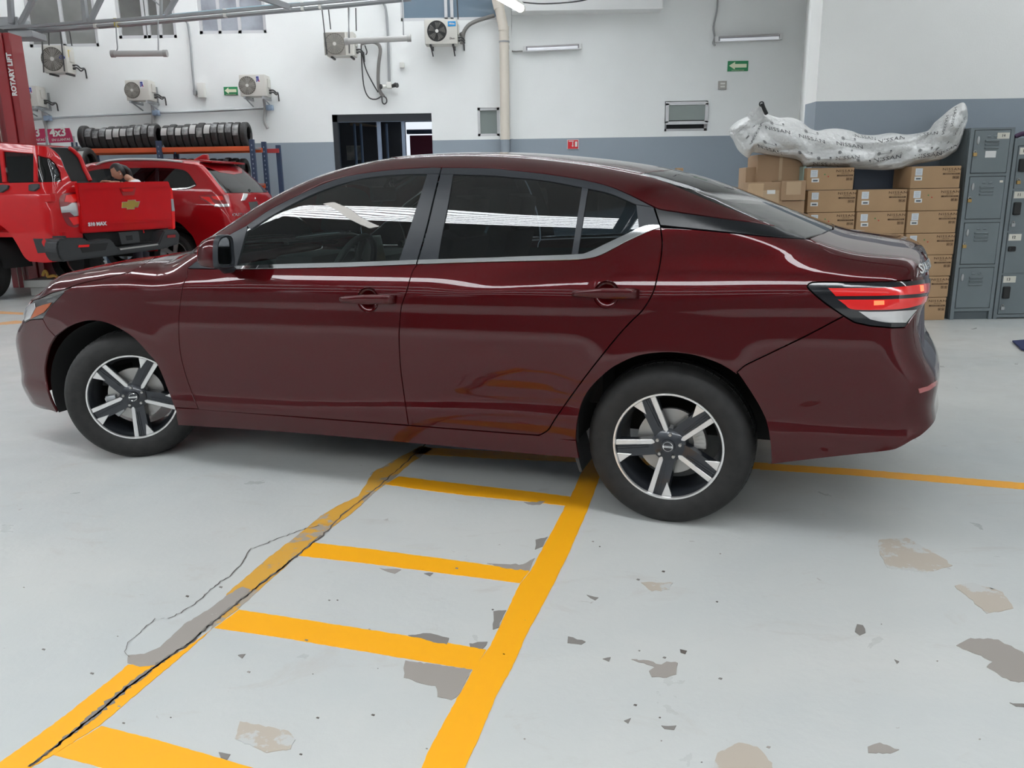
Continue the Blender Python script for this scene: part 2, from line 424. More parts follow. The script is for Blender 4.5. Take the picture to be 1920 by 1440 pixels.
plain = mat('white_wall_paint', (.80, .80, .79), .8, noise=(.5, .04)); whitemetal = mat('white_metal', (.72, .72, .71), .5); greymetal = mat('grey_metal', (.33, .34, .35), .5, .3)
def wall_grid(bm, y, x0, x1, z0, z1, holes, th=.25):
    xs = sorted({x0, x1} | {h[i] for h in holes for i in (0, 1)}); zs = sorted({z0, z1} | {h[i] for h in holes for i in (2, 3)})
    for a, b_ in zip(xs[:-1], xs[1:]):
        for c, d in zip(zs[:-1], zs[1:]):
            mx, mz = (a+b_)/2, (c+d)/2
            if any(h[0] < mx < h[1] and h[2] < mz < h[3] for h in holes): continue
            box(bm, (mx, y+th/2, mz), (b_-a, th, d-c))
def PH(u0, v0, u1, v1, Y=D): a = at(u0, v0, Y); b_ = at(u1, v1, Y); return (min(a.x, b_.x), max(a.x, b_.x), min(a.z, b_.z), max(a.z, b_.z))
hdoor = list(PH(622, 215, 812, 300)); hdoor[2] = 0.
h1 = list(PH(34, -60, 186, 87)); h2 = list(PH(207, -60, 332, 71)); h3 = list(PH(362, -60, 500, 62)); h4 = list(PH(748, -40, 936, 37))
h5 = list(PH(895, 202, 937, 255)); h6 = list(PH(1247, 190, 1326, 245))
for h in (h1, h2, h3): h[3] = 5.6
h4[3] = 5.6
bm = bmesh.new(); wall_grid(bm, D, XL, Xc+.3, 0, CEIL, [hdoor, h1, h2, h3, h4, h5, h6])
bmesh.ops.remove_doubles(bm, verts=bm.verts, dist=1e-4)
tag(obj('wall_back', bm, wm_b), kind='structure')
bm = Box(((Xr+XR_)/2, DR+.15, CEIL/2), (XR_-Xr, .3, CEIL)); tag(obj('wall_right', bm, wm_r), kind='structure')
bm = bmesh.new(); prism(bm, [(Xr, DR, 0), (Xc, D, 0), (Xc+.4, D, 0), (Xr+.4, DR+.01, 0)], (0, 0, CEIL)); tag(obj('wall_side', bm, wm_r), kind='structure')
bm = Box((XR_+.1, (YB+DR)/2, CEIL/2), (.2, DR-YB, CEIL)); tag(obj('wall_right_end', bm, plain), kind='structure')
bm = Box((XL-.1, (YB+D)/2, CEIL/2), (.2, D-YB, CEIL)); tag(obj('wall_left', bm, mat('left_wall_paint', (.30, .30, .31), .7)), kind='structure')
bm = Box(((XL+XR_)/2, YB-.1, CEIL/2), (XR_-XL, .2, CEIL)); tag(obj('wall_front', bm, mat('dull_far_wall', (.16, .16, .17), .7)), kind='structure')
# ceiling with the translucent strips let into it: opaque bands between them
dS = Vector((.85, -.53, 0)).normalized(); nS = Vector((-dS.y*-1*-1, 0, 0)); nS = Vector((dS.y, -dS.x, 0)).normalized()   # nS points towards the camera side
skys = [(-13.2, .22), (-12.1, .22), (-11.0, .22), (-9.9, .22), (-8.8, .22), (-.90, .50), (7.0, 1.7), (11.5, .45), (14.5, .6), (18.0, .6), (22.0, .8)]
sheet = mat('translucent_roof_sheet', (.8, .8, .8), .6, emit=(.93, .97, 1.0), es=SKY_E*.68)
roofm = mat('roof_sheet', (.34, .35, .36), .6)
edges = [-30]+[e for s_, SWD in skys for e in (s_-SWD/2, s_+SWD/2)]+[30]
for half, m_ in ((0, mat('roof_pale_for_reflection', (.68, .69, .69), .6)), (1, roofm)):  # unseen roof's two tones are set for reflections: pale rear glass, dark doors
    bm = bmesh.new()
    for a, b_ in list(zip(edges[0::2], edges[1::2]))[half*6:(6 if half == 0 else 99)]:
        box(bm, nS*((a+b_)/2)+Vector((0, 0, CEIL+.05)), (60, b_-a, .1), 0, math.atan2(dS.y, dS.x))
    if half == 0: tag(obj('ceiling', bm, m_), kind='structure')
    else: obj('roof_dark_for_reflection', bm, m_, bpy.data.objects['ceiling'])
ceil_o = bpy.data.objects['ceiling']
for s_, SWD in skys:
    nk = max(1, min(7, round(SWD/.075)))
    for k in range(nk):
        c = nS*(s_+(k-(nk-1)/2)*SWD/nk)+Vector((0, 0, CEIL+.03)); bm = Box(c, (52, SWD/nk*.86, .02), 0, math.atan2(dS.y, dS.x)); obj('roof_light_strip', bm, sheet, ceil_o)
    bm = bmesh.new()
    for k in range(nk+1): box(bm, nS*(s_+(k-nk/2)*SWD/nk)+Vector((0, 0, CEIL+.02)), (52, SWD/nk*.14, .05), 0, math.atan2(dS.y, dS.x))
    obj('roof_light_rib', bm, greymetal, ceil_o)
# steel rafters under the roof, crossing the light strips
for i, q in enumerate((-14.5, -8.3, -2.0, 4.3)):
    bm = bmesh.new(); c = dS*q
    for dz in (-.12, -.55): box(bm, c+nS*2+Vector((0, 0, CEIL+dz)), (.10, 40, .08), 0, math.atan2(dS.y, dS.x))
    for k in range(-26, 27):
        a = c+nS*(2+k*.75)+Vector((0, 0, CEIL-.14)); b_ = c+nS*(2+(k+.5)*.75)+Vector((0, 0, CEIL-.53)); e_ = c+nS*(2+(k+1)*.75)+Vector((0, 0, CEIL-.14))
        cyl(bm, a, b_, .022, n=6); cyl(bm, b_, e_, .022, n=6)
    tag(obj('trim_%d' % (i+1), bm, greymetal), kind='structure')
# ------------------------------------------------------------------ floor, its painted lines, bare patches and cracks
fm = mat('painted_concrete', (.47, .50, .51), .34, spec=.35); nt = fm.node_tree; b = nt.nodes['Principled BSDF']
tc = nt.nodes.new('ShaderNodeTexCoord')
def tex(scale, det, dist=0, rough=.55, mp=(1, 1, 1)):
    mpn = nt.nodes.new('ShaderNodeMapping'); mpn.inputs['Scale'].default_value = mp; nt.links.new(tc.outputs['Object'], mpn.inputs[0])
    n = nt.nodes.new('ShaderNodeTexNoise'); n.inputs['Scale'].default_value = scale; n.inputs['Detail'].default_value = det; n.inputs['Distortion'].default_value = dist; n.inputs['Roughness'].default_value = rough
    nt.links.new(mpn.outputs[0], n.inputs['Vector']); return n.outputs['Fac']
def ramp(fac, stops):
    r = nt.nodes.new('ShaderNodeValToRGB'); r.color_ramp.elements[0].position, r.color_ramp.elements[0].color = stops[0][0], (*stops[0][1], 1); r.color_ramp.elements[1].position, r.color_ramp.elements[1].color = stops[-1][0], (*stops[-1][1], 1)
    for p, c in stops[1:-1]: e = r.color_ramp.elements.new(p); e.color = (*c, 1)
    nt.links.new(fac, r.inputs[0]); return r.outputs[0]
def mixc(fac, a, b_):
    m = nt.nodes.new('ShaderNodeMix'); m.data_type = 'RGBA'
    for k, v in ((0, fac), (6, a), (7, b_)):
        if isinstance(v, (tuple, float, int)): m.inputs[k].default_value = (*v, 1) if isinstance(v, tuple) else v
        else: nt.links.new(v, m.inputs[k])
    return m.outputs[2]
c0 = ramp(tex(.45, 6, .6), [(.30, (.45, .475, .475)), (.5, (.51, .52, .505)), (.72, (.59, .58, .55))])
c1 = mixc(ramp(tex(3.2, 8, 1.2, .65), [(.52, (0, 0, 0)), (.75, (.35, .35, .35))]), c0, (.56, .555, .53))
c2 = mixc(ramp(tex(2.1, 9, 1.5, .7, (1, 2.2, 1)), [(.57, (0, 0, 0)), (.72, (.5, .5, .5))]), c1, (.43, .40, .37))
c3 = mixc(ramp(tex(11, 6, .8, .6), [(.70, (0, 0, 0)), (.73, (.8, .8, .8))]), c2, (.34, .31, .29))
nt.links.new(c3, b.inputs['Base Color'])
nt.links.new(ramp(tex(4, 6, .5), [(.3, (.27, .27, .27)), (.7, (.48, .48, .48))]), b.inputs['Roughness'])
k_ = nt.nodes.new('ShaderNodeBump'); k_.inputs['Strength'].default_value = .10; k_.inputs['Distance'].default_value = .01; nt.links.new(tex(40, 5), k_.inputs['Height']); nt.links.new(k_.outputs[0], b.inputs['Normal'])
bm = Box(((XL+XR_)/2, (YB+D)/2, -.1), (XR_-XL, D-YB, .2)); floor = tag(obj('floor', bm, fm), kind='structure')
def wear(name, col, scale, thr, under, rough=.5):
    """paint with worn-through spots"""
    m = mat(name, col, rough); nt_ = m.node_tree; b_ = nt_.nodes['Principled BSDF']; t = nt_.nodes.new('ShaderNodeTexCoord'); n = nt_.nodes.new('ShaderNodeTexNoise'); n.inputs['Scale'].default_value = scale; n.inputs['Detail'].default_value = 9; n.inputs['Roughness'].default_value = .68
    r = nt_.nodes.new('ShaderNodeValToRGB'); r.color_ramp.elements[0].position = thr; r.color_ramp.elements[1].position = thr+.03; r.color_ramp.elements[0].color = (*col, 1); r.color_ramp.elements[1].color = (*under, 1)
    nt_.links.new(t.outputs['Object'], n.inputs['Vector']); nt_.links.new(n.outputs[0], r.inputs[0]); nt_.links.new(r.outputs[0], b_.inputs['Base Color']); return m
yel = wear('yellow_line_paint', (.90, .40, .008), 7, .74, (.45, .42, .36), .42)
yel2 = wear('faded_yellow_paint', (.62, .33, .05), 5, .50, (.36, .31, .25), .5)
brown = wear('bare_concrete', (.30, .27, .245), 9, .66, (.42, .40, .37), .7)
tan = wear('tan_stain', (.44, .385, .32), 5, .52, (.485, .49, .475), .5)
darkc = mat('crack_dark', (.10, .085, .075), .9); chip = mat('chipped_patch', (.20, .185, .17), .8)  # dark brown-grey of the cracks and some small chips
def rough_px(px, amp=1.6, step=7, seed=0):
    r = random.Random(seed); out = []
    n = len(px)
    for i in range(n):
        a, b_ = px[i], px[(i+1) % n]; d = math.hypot(b_[0]-a[0], b_[1]-a[1]); k = max(1, int(d/step))
        for j in range(k):
            t = j/k; out.append((a[0]+(b_[0]-a[0])*t+r.uniform(-amp, amp)*(j > 0), a[1]+(b_[1]-a[1])*t+r.uniform(-amp, amp)*.6*(j > 0)))
    return out
def ground(name, px, m, z=.0012, amp=.8, seed=0, **k):
    P = [atz(u, v, z) for u, v in rough_px(px, amp, 7, seed)]; bm = bmesh.new()
    A = [bm.verts.new(p) for p in P]; f = bm.faces.new(A); bmesh.ops.triangulate(bm, faces=[f])
    r = bmesh.ops.extrude_face_region(bm, geom=list(bm.faces))
    bmesh.ops.translate(bm, verts=[g for g in r['geom'] if isinstance(g, bmesh.types.BMVert)], vec=(0, 0, -.004)); bmesh.ops.recalc_face_normals(bm, faces=bm.faces)
    return obj(name, bm, m, floor, **k)
ground('painted_line', [(1100, 862), (1136, 864), (1128, 884), (1100, 960), (1065, 1040), (1035, 1100), (987, 1190), (960, 1252), (930, 1305), (895, 1390), (868, 1446), (788, 1446), (802, 1410), (840, 1340), (888, 1254), (920, 1210), (948, 1150), (975, 1094), (995, 1070), (1062, 945), (1078, 915)], yel, .0016, .7)
ground('painted_line', [(748, 893), (820, 902), (920, 913), (1000, 922), (1069, 931), (1062, 948), (980, 939), (880, 929), (800, 919), (722, 908)], yel, .0012, .7, 1)
ground('painted_line', [(585, 1017), (700, 1030), (850, 1050), (993, 1070), (975, 1093), (820, 1073), (680, 1055), (555, 1041)], yel, .0012, .7, 2)
ground('painted_line', [(448, 1143), (560, 1160), (740, 1188), (912, 1218), (888, 1256), (700, 1224), (520, 1194), (402, 1177)], yel, .0012, .8, 3)
ground('painted_line', [(190, 1361), (290, 1386), (490, 1444), (210, 1444), (100, 1415)], yel2 if 0 else yel, .0012, .9, 4)
ground('painted_line', [(1425, 868), (1600, 879), (1760, 892), (1940, 907), (1940, 919), (1760, 904), (1600, 891), (1425, 880)], yel, .0012, .6, 5)
ground('painted_line', [(785, 838), (1090, 854), (1440, 868), (1440, 879), (1400, 879), (900, 858), (772, 850)], yel, .0011, .6, 6)
ground('painted_line', [(600, 968), (640, 945), (672, 930), (728, 893), (742, 893), (700, 925), (660, 962), (580, 1020), (520, 1076), (445, 1143), (395, 1180), (425, 1113), (500, 1048), (575, 990)], yel2, .0012, .9, 7, label='faded brownish stretch of the yellow line')
ground('painted_line', [(240, 1246), (300, 1244), (350, 1214), (395, 1181), (350, 1222), (185, 1361), (98, 1416), (45, 1446), (-25, 1446), (0, 1429), (110, 1350), (200, 1280)], yel, .0014, 1.0, 8)
ground('bare_patch', [(672, 930), (700, 885), (735, 865), (790, 836), (812, 842), (770, 868), (742, 893), (728, 893)], yel2, .0011, 1.0, 9)
ground('bare_patch', [(428, 1114), (395, 1140), (345, 1170), (320, 1195), (300, 1213), (270, 1226), (240, 1228), (239, 1243), (262, 1250), (296, 1247), (332, 1222), (400, 1166), (470, 1105), (455, 1100)], brown, .0016, 1.2, 10)
def ribbon(name, px, w, m, seed=0):
    r = random.Random(seed); P = []
    for i in range(len(px)-1):
        a, b_ = px[i], px[i+1]; n = max(1, int(math.hypot(b_[0]-a[0], b_[1]-a[1])/6))
        for j in range(n): t = j/n; P.append((a[0]+(b_[0]-a[0])*t+r.uniform(-1.3, 1.3), a[1]+(b_[1]-a[1])*t+r.uniform(-1.3, 1.3)))
    P.append(px[-1]); L_ = []; R2 = []
    for i, p in enumerate(P):
        q = w(i/(len(P)-1))*r.uniform(.5, 1.3) if callable(w) else w*r.uniform(.5, 1.4); L_.append((p[0]-q, p[1])); R2.append((p[0]+q, p[1]+q*.3))
    bm = bmesh.new(); A = [bm.verts.new(atz(*p, .0022)) for p in L_]; Bq = [bm.verts.new(atz(*p, .0022)) for p in R2]
    for i in range(len(A)-1): bm.faces.new((A[i], Bq[i], Bq[i+1], A[i+1]))
    for f in bm.faces:
        if f.normal.z < 0: f.normal_flip()
    return obj(name, bm, m, floor)
mainc = [(800, 832), (740, 885), (690, 928), (645, 962), (605, 1003), (540, 1056), (475, 1106), (400, 1166), (355, 1206), (310, 1236), (240, 1288), (170, 1347), (115, 1391), (55, 1437)]
ribbon('floor_crack', [(p[0]-2, p[1]) for p in mainc[4:]], lambda t: 2.2+7*max(0, 1-abs(t-.72)/.22), chip, 3)
ribbon('floor_crack', mainc, lambda t: 1.0+1.6*t, darkc, 4)
ribbon('floor_crack', [(598, 984), (575, 990), (520, 1010), (470, 1028), (455, 1055), (430, 1080), (400, 1100), (370, 1128), (345, 1145), (320, 1158), (290, 1160), (262, 1185), (240, 1205), (233, 1222), (243, 1232)], .8, darkc, 5)
stains = [([(760, 1238), (885, 1255), (862, 1300), (846, 1312), (820, 1306), (816, 1285), (790, 1281), (757, 1270)], brown), ([(765, 1191), (800, 1187), (842, 1196), (838, 1208), (800, 1200)], chip), ([(880, 1206), (914, 1203), (905, 1216), (882, 1213)], chip),
 ([(925, 1146), (949, 1144), (936, 1176), (924, 1180)], chip), ([(913, 1056), (980, 1058), (1003, 1046), (992, 1069), (950, 1066)], brown), ([(1004, 1012), (1027, 1006), (1018, 1024), (1003, 1030)], chip),
 ([(1793, 1210), (1820, 1196), (1872, 1199), (1918, 1222), (1930, 1280), (1895, 1276), (1850, 1250), (1862, 1240), (1830, 1226)], brown), ([(1184, 1236), (1215, 1238), (1240, 1246), (1250, 1240), (1271, 1243), (1268, 1264), (1250, 1270), (1222, 1269), (1217, 1258), (1228, 1250)], brown),
 ([(1627, 1400), (1650, 1392), (1686, 1405), (1670, 1412), (1628, 1411)], brown), ([(1335, 1444), (1345, 1412), (1385, 1392), (1420, 1400), (1448, 1430), (1450, 1444)], tan), ([(1648, 1012), (1650, 1040), (1664, 1064), (1738, 1073), (1786, 1060), (1768, 1046), (1700, 1008)], tan),
 ([(450, 1352), (540, 1370), (554, 1386), (545, 1404), (500, 1411), (440, 1384)], tan), ([(1603, 1184), (1607, 1170), (1618, 1172), (1623, 1186), (1612, 1191)], chip), ([(1065, 1193), (1098, 1203), (1090, 1208), (1064, 1205)], chip), ([(1275, 1217), (1288, 1220), (1285, 1226), (1276, 1223)], darkc),
 ([(1240, 1360), (1268, 1360), (1264, 1368), (1246, 1366)], chip), ([(1677, 1236), (1686, 1240), (1682, 1244)], chip), ([(712, 1065), (752, 1068), (740, 1075), (728, 1072)], brown), ([(795, 1075), (812, 1074), (806, 1080)], chip), ([(446, 1228), (460, 1226), (454, 1234)], chip), ([(410, 1410), (432, 1414), (426, 1424), (414, 1420)], chip),
 ([(1893, 1317), (1925, 1320), (1925, 1326), (1905, 1324)], chip), ([(1170, 1351), (1183, 1346), (1178, 1356)], chip), ([(1100, 1115), (1122, 1120), (1116, 1125)], chip), ([(1130, 1235), (1145, 1232), (1142, 1240)], chip), ([(1202, 1092), (1262, 1092), (1255, 1105), (1222, 1108)], tan), ([(982, 941), (1022, 940), (1012, 946), (990, 945)], brown), ([(1824, 1392-300), (1790, 1098), (1850, 1150), (1900, 1140), (1880, 1110)], tan)]
for i, (p, m_) in enumerate(stains): ground('worn_patch', p, m_, .0018, 2.2, 20+i)
r = random.Random(5)
for i in range(46):
    u, v = r.uniform(20, 1900), r.uniform(1010, 1430)
    s_ = r.uniform(1.2, 4.5)*(v/1400); ground('paint_chip', [(u-s_, v), (u-s_*.3, v-s_*.5), (u+s_, v-s_*.2), (u+s_*.5, v+s_*.5)], r.choice([chip, brown, darkc]), .0016, .5, 100+i)
for p in ([(-10, 583), (44, 586), (43, 590), (-10, 588)], [(-10, 606), (30, 601), (43, 602), (40, 606), (-10, 610)]): ground('painted_line', p, mat('worn_orange_paint', (.62, .34, .16), .6), .0012, .4, 3)
# floor mat at the right edge
p_ = [atz(1898, 641, .01), atz(1935, 638, .01), atz(1945, 664, .01), atz(1915, 656, .01)]
bm = bmesh.new(); prism(bm, p_, (0, 0, .012)); tag(obj('floor_mat', bm, mat('navy_mat', (.02, .03, .10), .9)), 'dark navy mat lying on the floor at the right edge in front of the lockers', 'mat')
# ------------------------------------------------------------------ windows and the doorway in the back wall
obsc = mat('obscured_glass', (.235, .27, .26), .25, 0, .3); dimg = mat('office_glass', (.20, .20, .19), .15, 0, .6, noise=(1.2, .25)); aluf = mat('aluminium_frame', (.62, .62, .63), .45, .3)
def window(n, h, cols, glass, dy=.06, fr=.06, tilt=0, extra=None):
    x0, x1, z0, z1 = h; bm = bmesh.new(); y = D+dy
    for z in (z0+fr/2, z1-fr/2): box(bm, ((x0+x1)/2, y, z), (x1-x0, .08, fr))
    xs = [x0+fr/2]+[x0+(x1-x0)*c for c in cols]+[x1-fr/2]
    for x in xs: box(bm, (x, y, (z0+z1)/2), (fr, .08, z1-z0))
    w_ = tag(obj('window_%d' % n, bm, aluf), kind='structure')
    for a, b_ in zip(xs[:-1], xs[1:]): obj('pane', Box(((a+b_)/2, y+.01, (z0+z1)/2), (b_-a-fr, .012, z1-z0-fr*2)), glass, w_)
    return w_
window(1, h1, [.5], dimg); window(2, h2, [.45, .52, .72], dimg); window(3, h3, [.3, .6], mat('office_glass_light', (.36, .38, .42), .15, 0, .6, noise=(2, .3))); window(4, h4, [.46, .52], mat('office_glass_blue', (.16, .22, .28), .15, 0, .6)); window(5, h5, [], obsc, fr=.05)
x0, x1, z0, z1 = h6; w6 = window(6, (x0, x1, z0, z1), [], mat('dark_opening', (.02, .02, .025), .6), dy=.10, fr=.05)
bm = bmesh.new(); zs = z0+(z1-z0)*.27
for z in (zs, z1-.05): box(bm, ((x0+x1)/2, D-.04, z), (x1-x0-.02, .05, .06))
for x in (x0+.04, x1-.04): box(bm, (x, D-.04, (zs+z1-.05)/2), (.06, .05, z1-.05-zs))
sash = obj('open_sash', bm, aluf, w6); obj('sash_pane', Box(((x0+x1)/2, D-.035, (zs+z1)/2), (x1-x0-.12, .01, z1-zs-.1)), obsc, sash)
# small bright outlines round the low windows
# doorway: dark frame, glass leaves, and the yard seen through them
x0, x1, z0, z1 = hdoor; frm = mat('dark_door_frame', (.02, .024, .03), .4); bm = bmesh.new()
box(bm, ((x0+x1)/2, D+.1, z1-.07), (x1-x0, .16, .14)); box(bm, (x0+.05, D+.1, z1/2), (.10, .16, z1)); 
dd = tag(obj('door_1', bm, frm), kind='structure')
def inner(u0, v0, u1, v1, Y, name, m, dep=.1, parent=None, cat=None, label=None):
    a = at(u0, v0, Y); b_ = at(u1, v1, Y); bm = Box(((a.x+b_.x)/2, Y+dep/2, (a.z+b_.z)/2), (abs(b_.x-a.x), dep, abs(b_.z-a.z)), min(.01, dep/4)); o = obj(name, bm, m, parent)
    if cat: tag(o, label, cat)
    return o
gl = glassmat('door_glass', (.62, .68, .75), f0=1.35)
inner(627, 222, 714, 420, D+.12, 'glass_leaf', gl, .012, dd); inner(716, 222, 758, 420, D+.16, 'glass_leaf', gl, .012, dd)
alub = mat('blue_grey_profile', (.22, .27, .36), .4, .4)
for u, w in ((713, 2.6), (758, 2.4)): inner(u, 222, u+w, 420, D+.08, 'leaf_stile', alub, .04, dd)
inner(627, 224, 812, 227, D+.06, 'leaf_rail', alub, .04, dd)
# space behind the doorway
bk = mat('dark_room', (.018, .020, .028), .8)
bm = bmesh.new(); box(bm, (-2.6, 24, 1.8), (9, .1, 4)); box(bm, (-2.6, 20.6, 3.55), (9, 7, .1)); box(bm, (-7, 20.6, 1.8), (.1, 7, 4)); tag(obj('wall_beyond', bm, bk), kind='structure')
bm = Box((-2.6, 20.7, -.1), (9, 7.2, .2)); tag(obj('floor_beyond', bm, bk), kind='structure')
inner(760, 229, 815, 320, 23.8, 'daylit_opening', mat('daylight_outside', (.8, .85, .9), .8, emit=(.85, .92, 1), es=1.0), .05, dd)
inner(768, 254, 812, 300, 22.5, 'parked_car_beyond', mat('maroon_dull', (.22, .03, .06), .4), 1.0, None, 'car', 'maroon car body seen outside through the glass doorway')
inner(762, 243, 815, 250, 22.8, 'awning', mat('slate_blue', (.10, .14, .22), .6), .2, None, 'awning', 'slate blue awning edge seen outside through the doorway')
inner(649, 273, 681, 300, 22.5, 'poster_board', mat('pale_board', (.62, .48, .34), .7, noise=(7, .5)), .05, None, 'board', 'pale patterned board glimpsed low through the left door leaf')
inner(757, 226, 763, 400, 20, 'timber_post', mat('timber', (.16, .08, .045), .7), .1, None, 'post', 'brown post beyond the glass between the dark room and daylight')
p_ = at(657, 231, 19.5); q_ = at(707, 237, 19.5); bm = bmesh.new(); cyl(bm, p_, q_, .05, .015, 10); tag(obj('wooden_pole', bm, mat('pale_wood', (.42, .25, .12), .6)), 'tan tapered wooden bar hanging behind the left door leaf', 'pole')
for i, u in enumerate((664, 676, 724)):
    a = at(u, 232, 19); b_ = at(u+2, 262, 19); bm = bmesh.new(); cyl(bm, a, (b_.x, 19, 0), .03, n=8); tag(obj('steel_post', bm, mat('pale_blue_steel', (.30, .38, .50), .4)), ['leftmost pale blue post behind the door glass', 'pale blue post behind the left door leaf, beside the leftmost one', 'pale blue post behind the narrow right door leaf'][i], 'post')
bm = Box((at(805, 282, 21).x, 21, .7), (.42, .3, 1.4), .08); a = at(806, 271, 21); bmesh.ops.create_icosphere(bm, subdivisions=2, radius=.14, matrix=Matrix.Translation((a.x, 21, 1.55))); tag(obj('white_figure', bm, mat('white_cloth', (.7, .72, .78), .8)), 'white rounded bundle standing in daylight beyond the doorway', 'bundle')  # box-and-ball stand-in for the white person beyond the doorway
# ------------------------------------------------------------------ drain pipe, soffit, side-wall ledges
cream = mat('cream_pipe', (.66, .60, .52), .5); bm = bmesh.new(); Yp = D-.25
a = at(945, 54, Yp); b_ = at(947, 262, Yp); r_ = abs(at(954, 60, Yp).x-at(936, 60, Yp).x)/2
cyl(bm, a, b_, r_, n=24); cyl(bm, at(944.5, 50, Yp), at(944.5, 58, Yp), r_*1.08, n=24)
cyl(bm, at(936, 14, Yp), at(944, 52, Yp), r_*1.02, n=24); cyl(bm, at(928, -20, Yp), at(936, 16, Yp), r_*1.12, n=24)
pipe = obj('drain_pipe', bm, cream, None, 50, 'thick cream drain pipe running down the back wall', 'pipe')
bm = bmesh.new(); b2 = at(948, 262, Yp); cyl(bm, b_, (b2.x, Yp, 0), r_*.98, n=24); obj('lower_length', bm, mat('grey_painted_pipe', (.27, .31, .35), .6), pipe, 50, label='lower length painted grey with the wall')
bm = bmesh.new(); cyl(bm, at(945.5, 77, Yp), at(945.5, 80, Yp), r_*1.1, n=24); obj('pipe_clamp', bm, greymetal, pipe, 50)
bm = Box((at(958, 150, D).x, D-.03, 3), (.05, .07, 6)); tag(obj('trim_5', bm, wm_b), kind='structure')
a = at(960, 31, D); b_ = at(1236, 14, D); bm = Box(((a.x+b_.x)/2, D-.2, (a.z+CEIL)/2+.02), (b_.x-a.x, .4, CEIL-a.z)); tag(obj('trim_6', bm, plain), kind='structure')
# ------------------------------------------------------------------ things on and along the back wall
beige = mat('condenser_casing', (.62, .60, .55), .5); grille = mat('fan_grille', (.40, .38, .34), .5); darkf = mat('fan_dark', (.05, .05, .05), .6)
def ac_unit(px, label, fan=(.35, .5, .40), sticker=None, square=False, bracket=True, dark=False, Y=None):
    u0, v0, u1, v1 = px; dep = .32; Yf = (Y or D)-.52
    a = at(u0, v0, Yf); b_ = at(u1, v1, Yf); w = b_.x-a.x; h = a.z-b_.z
    t = empty('air_conditioner_unit', (a.x+w/2, Yf+dep/2, b_.z), 0, label, 'air conditioner', 'outdoor condenser units on the back wall')
    obj('casing', Box((0, 0, h/2), (w, dep, h), .02), beige, t, 40)
    y = -dep/2; fx = -w/2+w*fan[0]; fz = h*fan[1]; R = h*fan[2]
    if square: obj('grille_panel', Box((fx, y-.001, fz), (R*2.15, .006, R*2.15), .002), mat('grille_panel_brown', (.30, .28, .25), .5), t)
    bm = bmesh.new(); lathe(bm, [(0, -.002), (R, -.002), (R, -.008), (R*.96, -.010), (R*.94, -.003)], 36, 'Y', (fx, y, fz)); obj('fan_recess', bm, darkf if dark else mat('fan_recess_brown', (.13, .12, .105), .6), t, 40)
    bm = bmesh.new()
    for k in range(5):
        an = 2*math.pi*k/5; P = [Vector((fx+r_*math.cos(an+t_), y-.0085, fz+r_*math.sin(an+t_))) for r_, t_ in ((R*.2, 0), (R*.9, -.2), (R*.85, .55), (R*.25, .7))]
        prism(bm, P, (0, .002, 0))
    obj('fan_blade', bm, mat('fan_grey', (.24, .23, .21), .5), t, kind='stuff')
    bm = bmesh.new()
    for k in range(1, 8): ring = [Vector((fx+R*k/8*math.cos(2*math.pi*i/32), y-.013, fz+R*k/8*math.sin(2*math.pi*i/32))) for i in range(32)]; tube(bm, ring, .0035, 4, closed=True)
    for k in range(24): an = 2*math.pi*k/24; cyl(bm, (fx+R*.15*math.cos(an), y-.013, fz+R*.15*math.sin(an)), (fx+R*.97*math.cos(an+.25), y-.013, fz+R*.97*math.sin(an+.25)), .003, n=4, cap=False)
    obj('fan_grille', bm, darkf if dark else grille, t, kind='stuff')
    bm = bmesh.new(); cyl(bm, (fx, y-.005, fz), (fx, y-.02, fz), R*.17, n=16); obj('fan_hub', bm, white, t)
    obj('valve_cover', Box((w/2+.012, .02, h*.62), (.025, dep*.5, h*.42), .008), beige, t)
    bm = bmesh.new()
    for k, z in enumerate((.22, .32)): tube(bm, crom([(w/2, .05, h*z), (w/2+.08, .05, h*z), (w/2+.12, .10, h*(z-.1)), (w/2+.10, .30, h*.25), (w/2+.10, .33, -.05)], 4), .014, 6)
    cyl(bm, (w/2, .05, h*.2), (w/2+.04, .05, h*.2), .022, n=8); cyl(bm, (w/2, .05, h*.32), (w/2+.04, .05, h*.32), .018, n=8)
    obj('refrigerant_pipes', bm, darkf, t, 50)
    if bracket:
        for x in (-w*.33, w*.36):
            bm = bmesh.new(); box(bm, (x, .08, -.025), (.035, .55, .04)); box(bm, (x, .34, -.02+.15), (.035, .03, .34)); tube(bm, [(x, -.12, -.03), (x, .33, -.14)], .014, 6)
            obj('wall_bracket', bm, galv if not dark else blackm, t)
    else:
        for x in (-w*.33, w*.36): obj('wall_bracket', Box((x, .04, -.015), (.035, .30, .03)), darkf, t)
    if sticker: sticker(t, w, h, y)
    return t
def st_flag(t, w, h, y):
    x, z = w*.22, h*.78; obj('sticker', Box((x, y-.004, z), (w*.14, .004, h*.36)), mat('sticker_white', (.7, .7, .72), .5), t)
    text_on('sticker_print', 'ETL', (x-w*.02, y-.008, z), (0, 0, -1), (1, 0, 0), h*.15, mat('sticker_blue', (.03, .06, .35), .5), t, bold=.004)
    bm = bmesh.new(); prism(bm, [(x+w*.02, y-.007, z-h*.12), (x+w*.065, y-.007, z-h*.12), (x+w*.04, y-.007, z+h*.02)], (0, .002, 0)); obj('sticker_mark', bm, mat('sticker_red', (.6, .03, .03), .5), t)
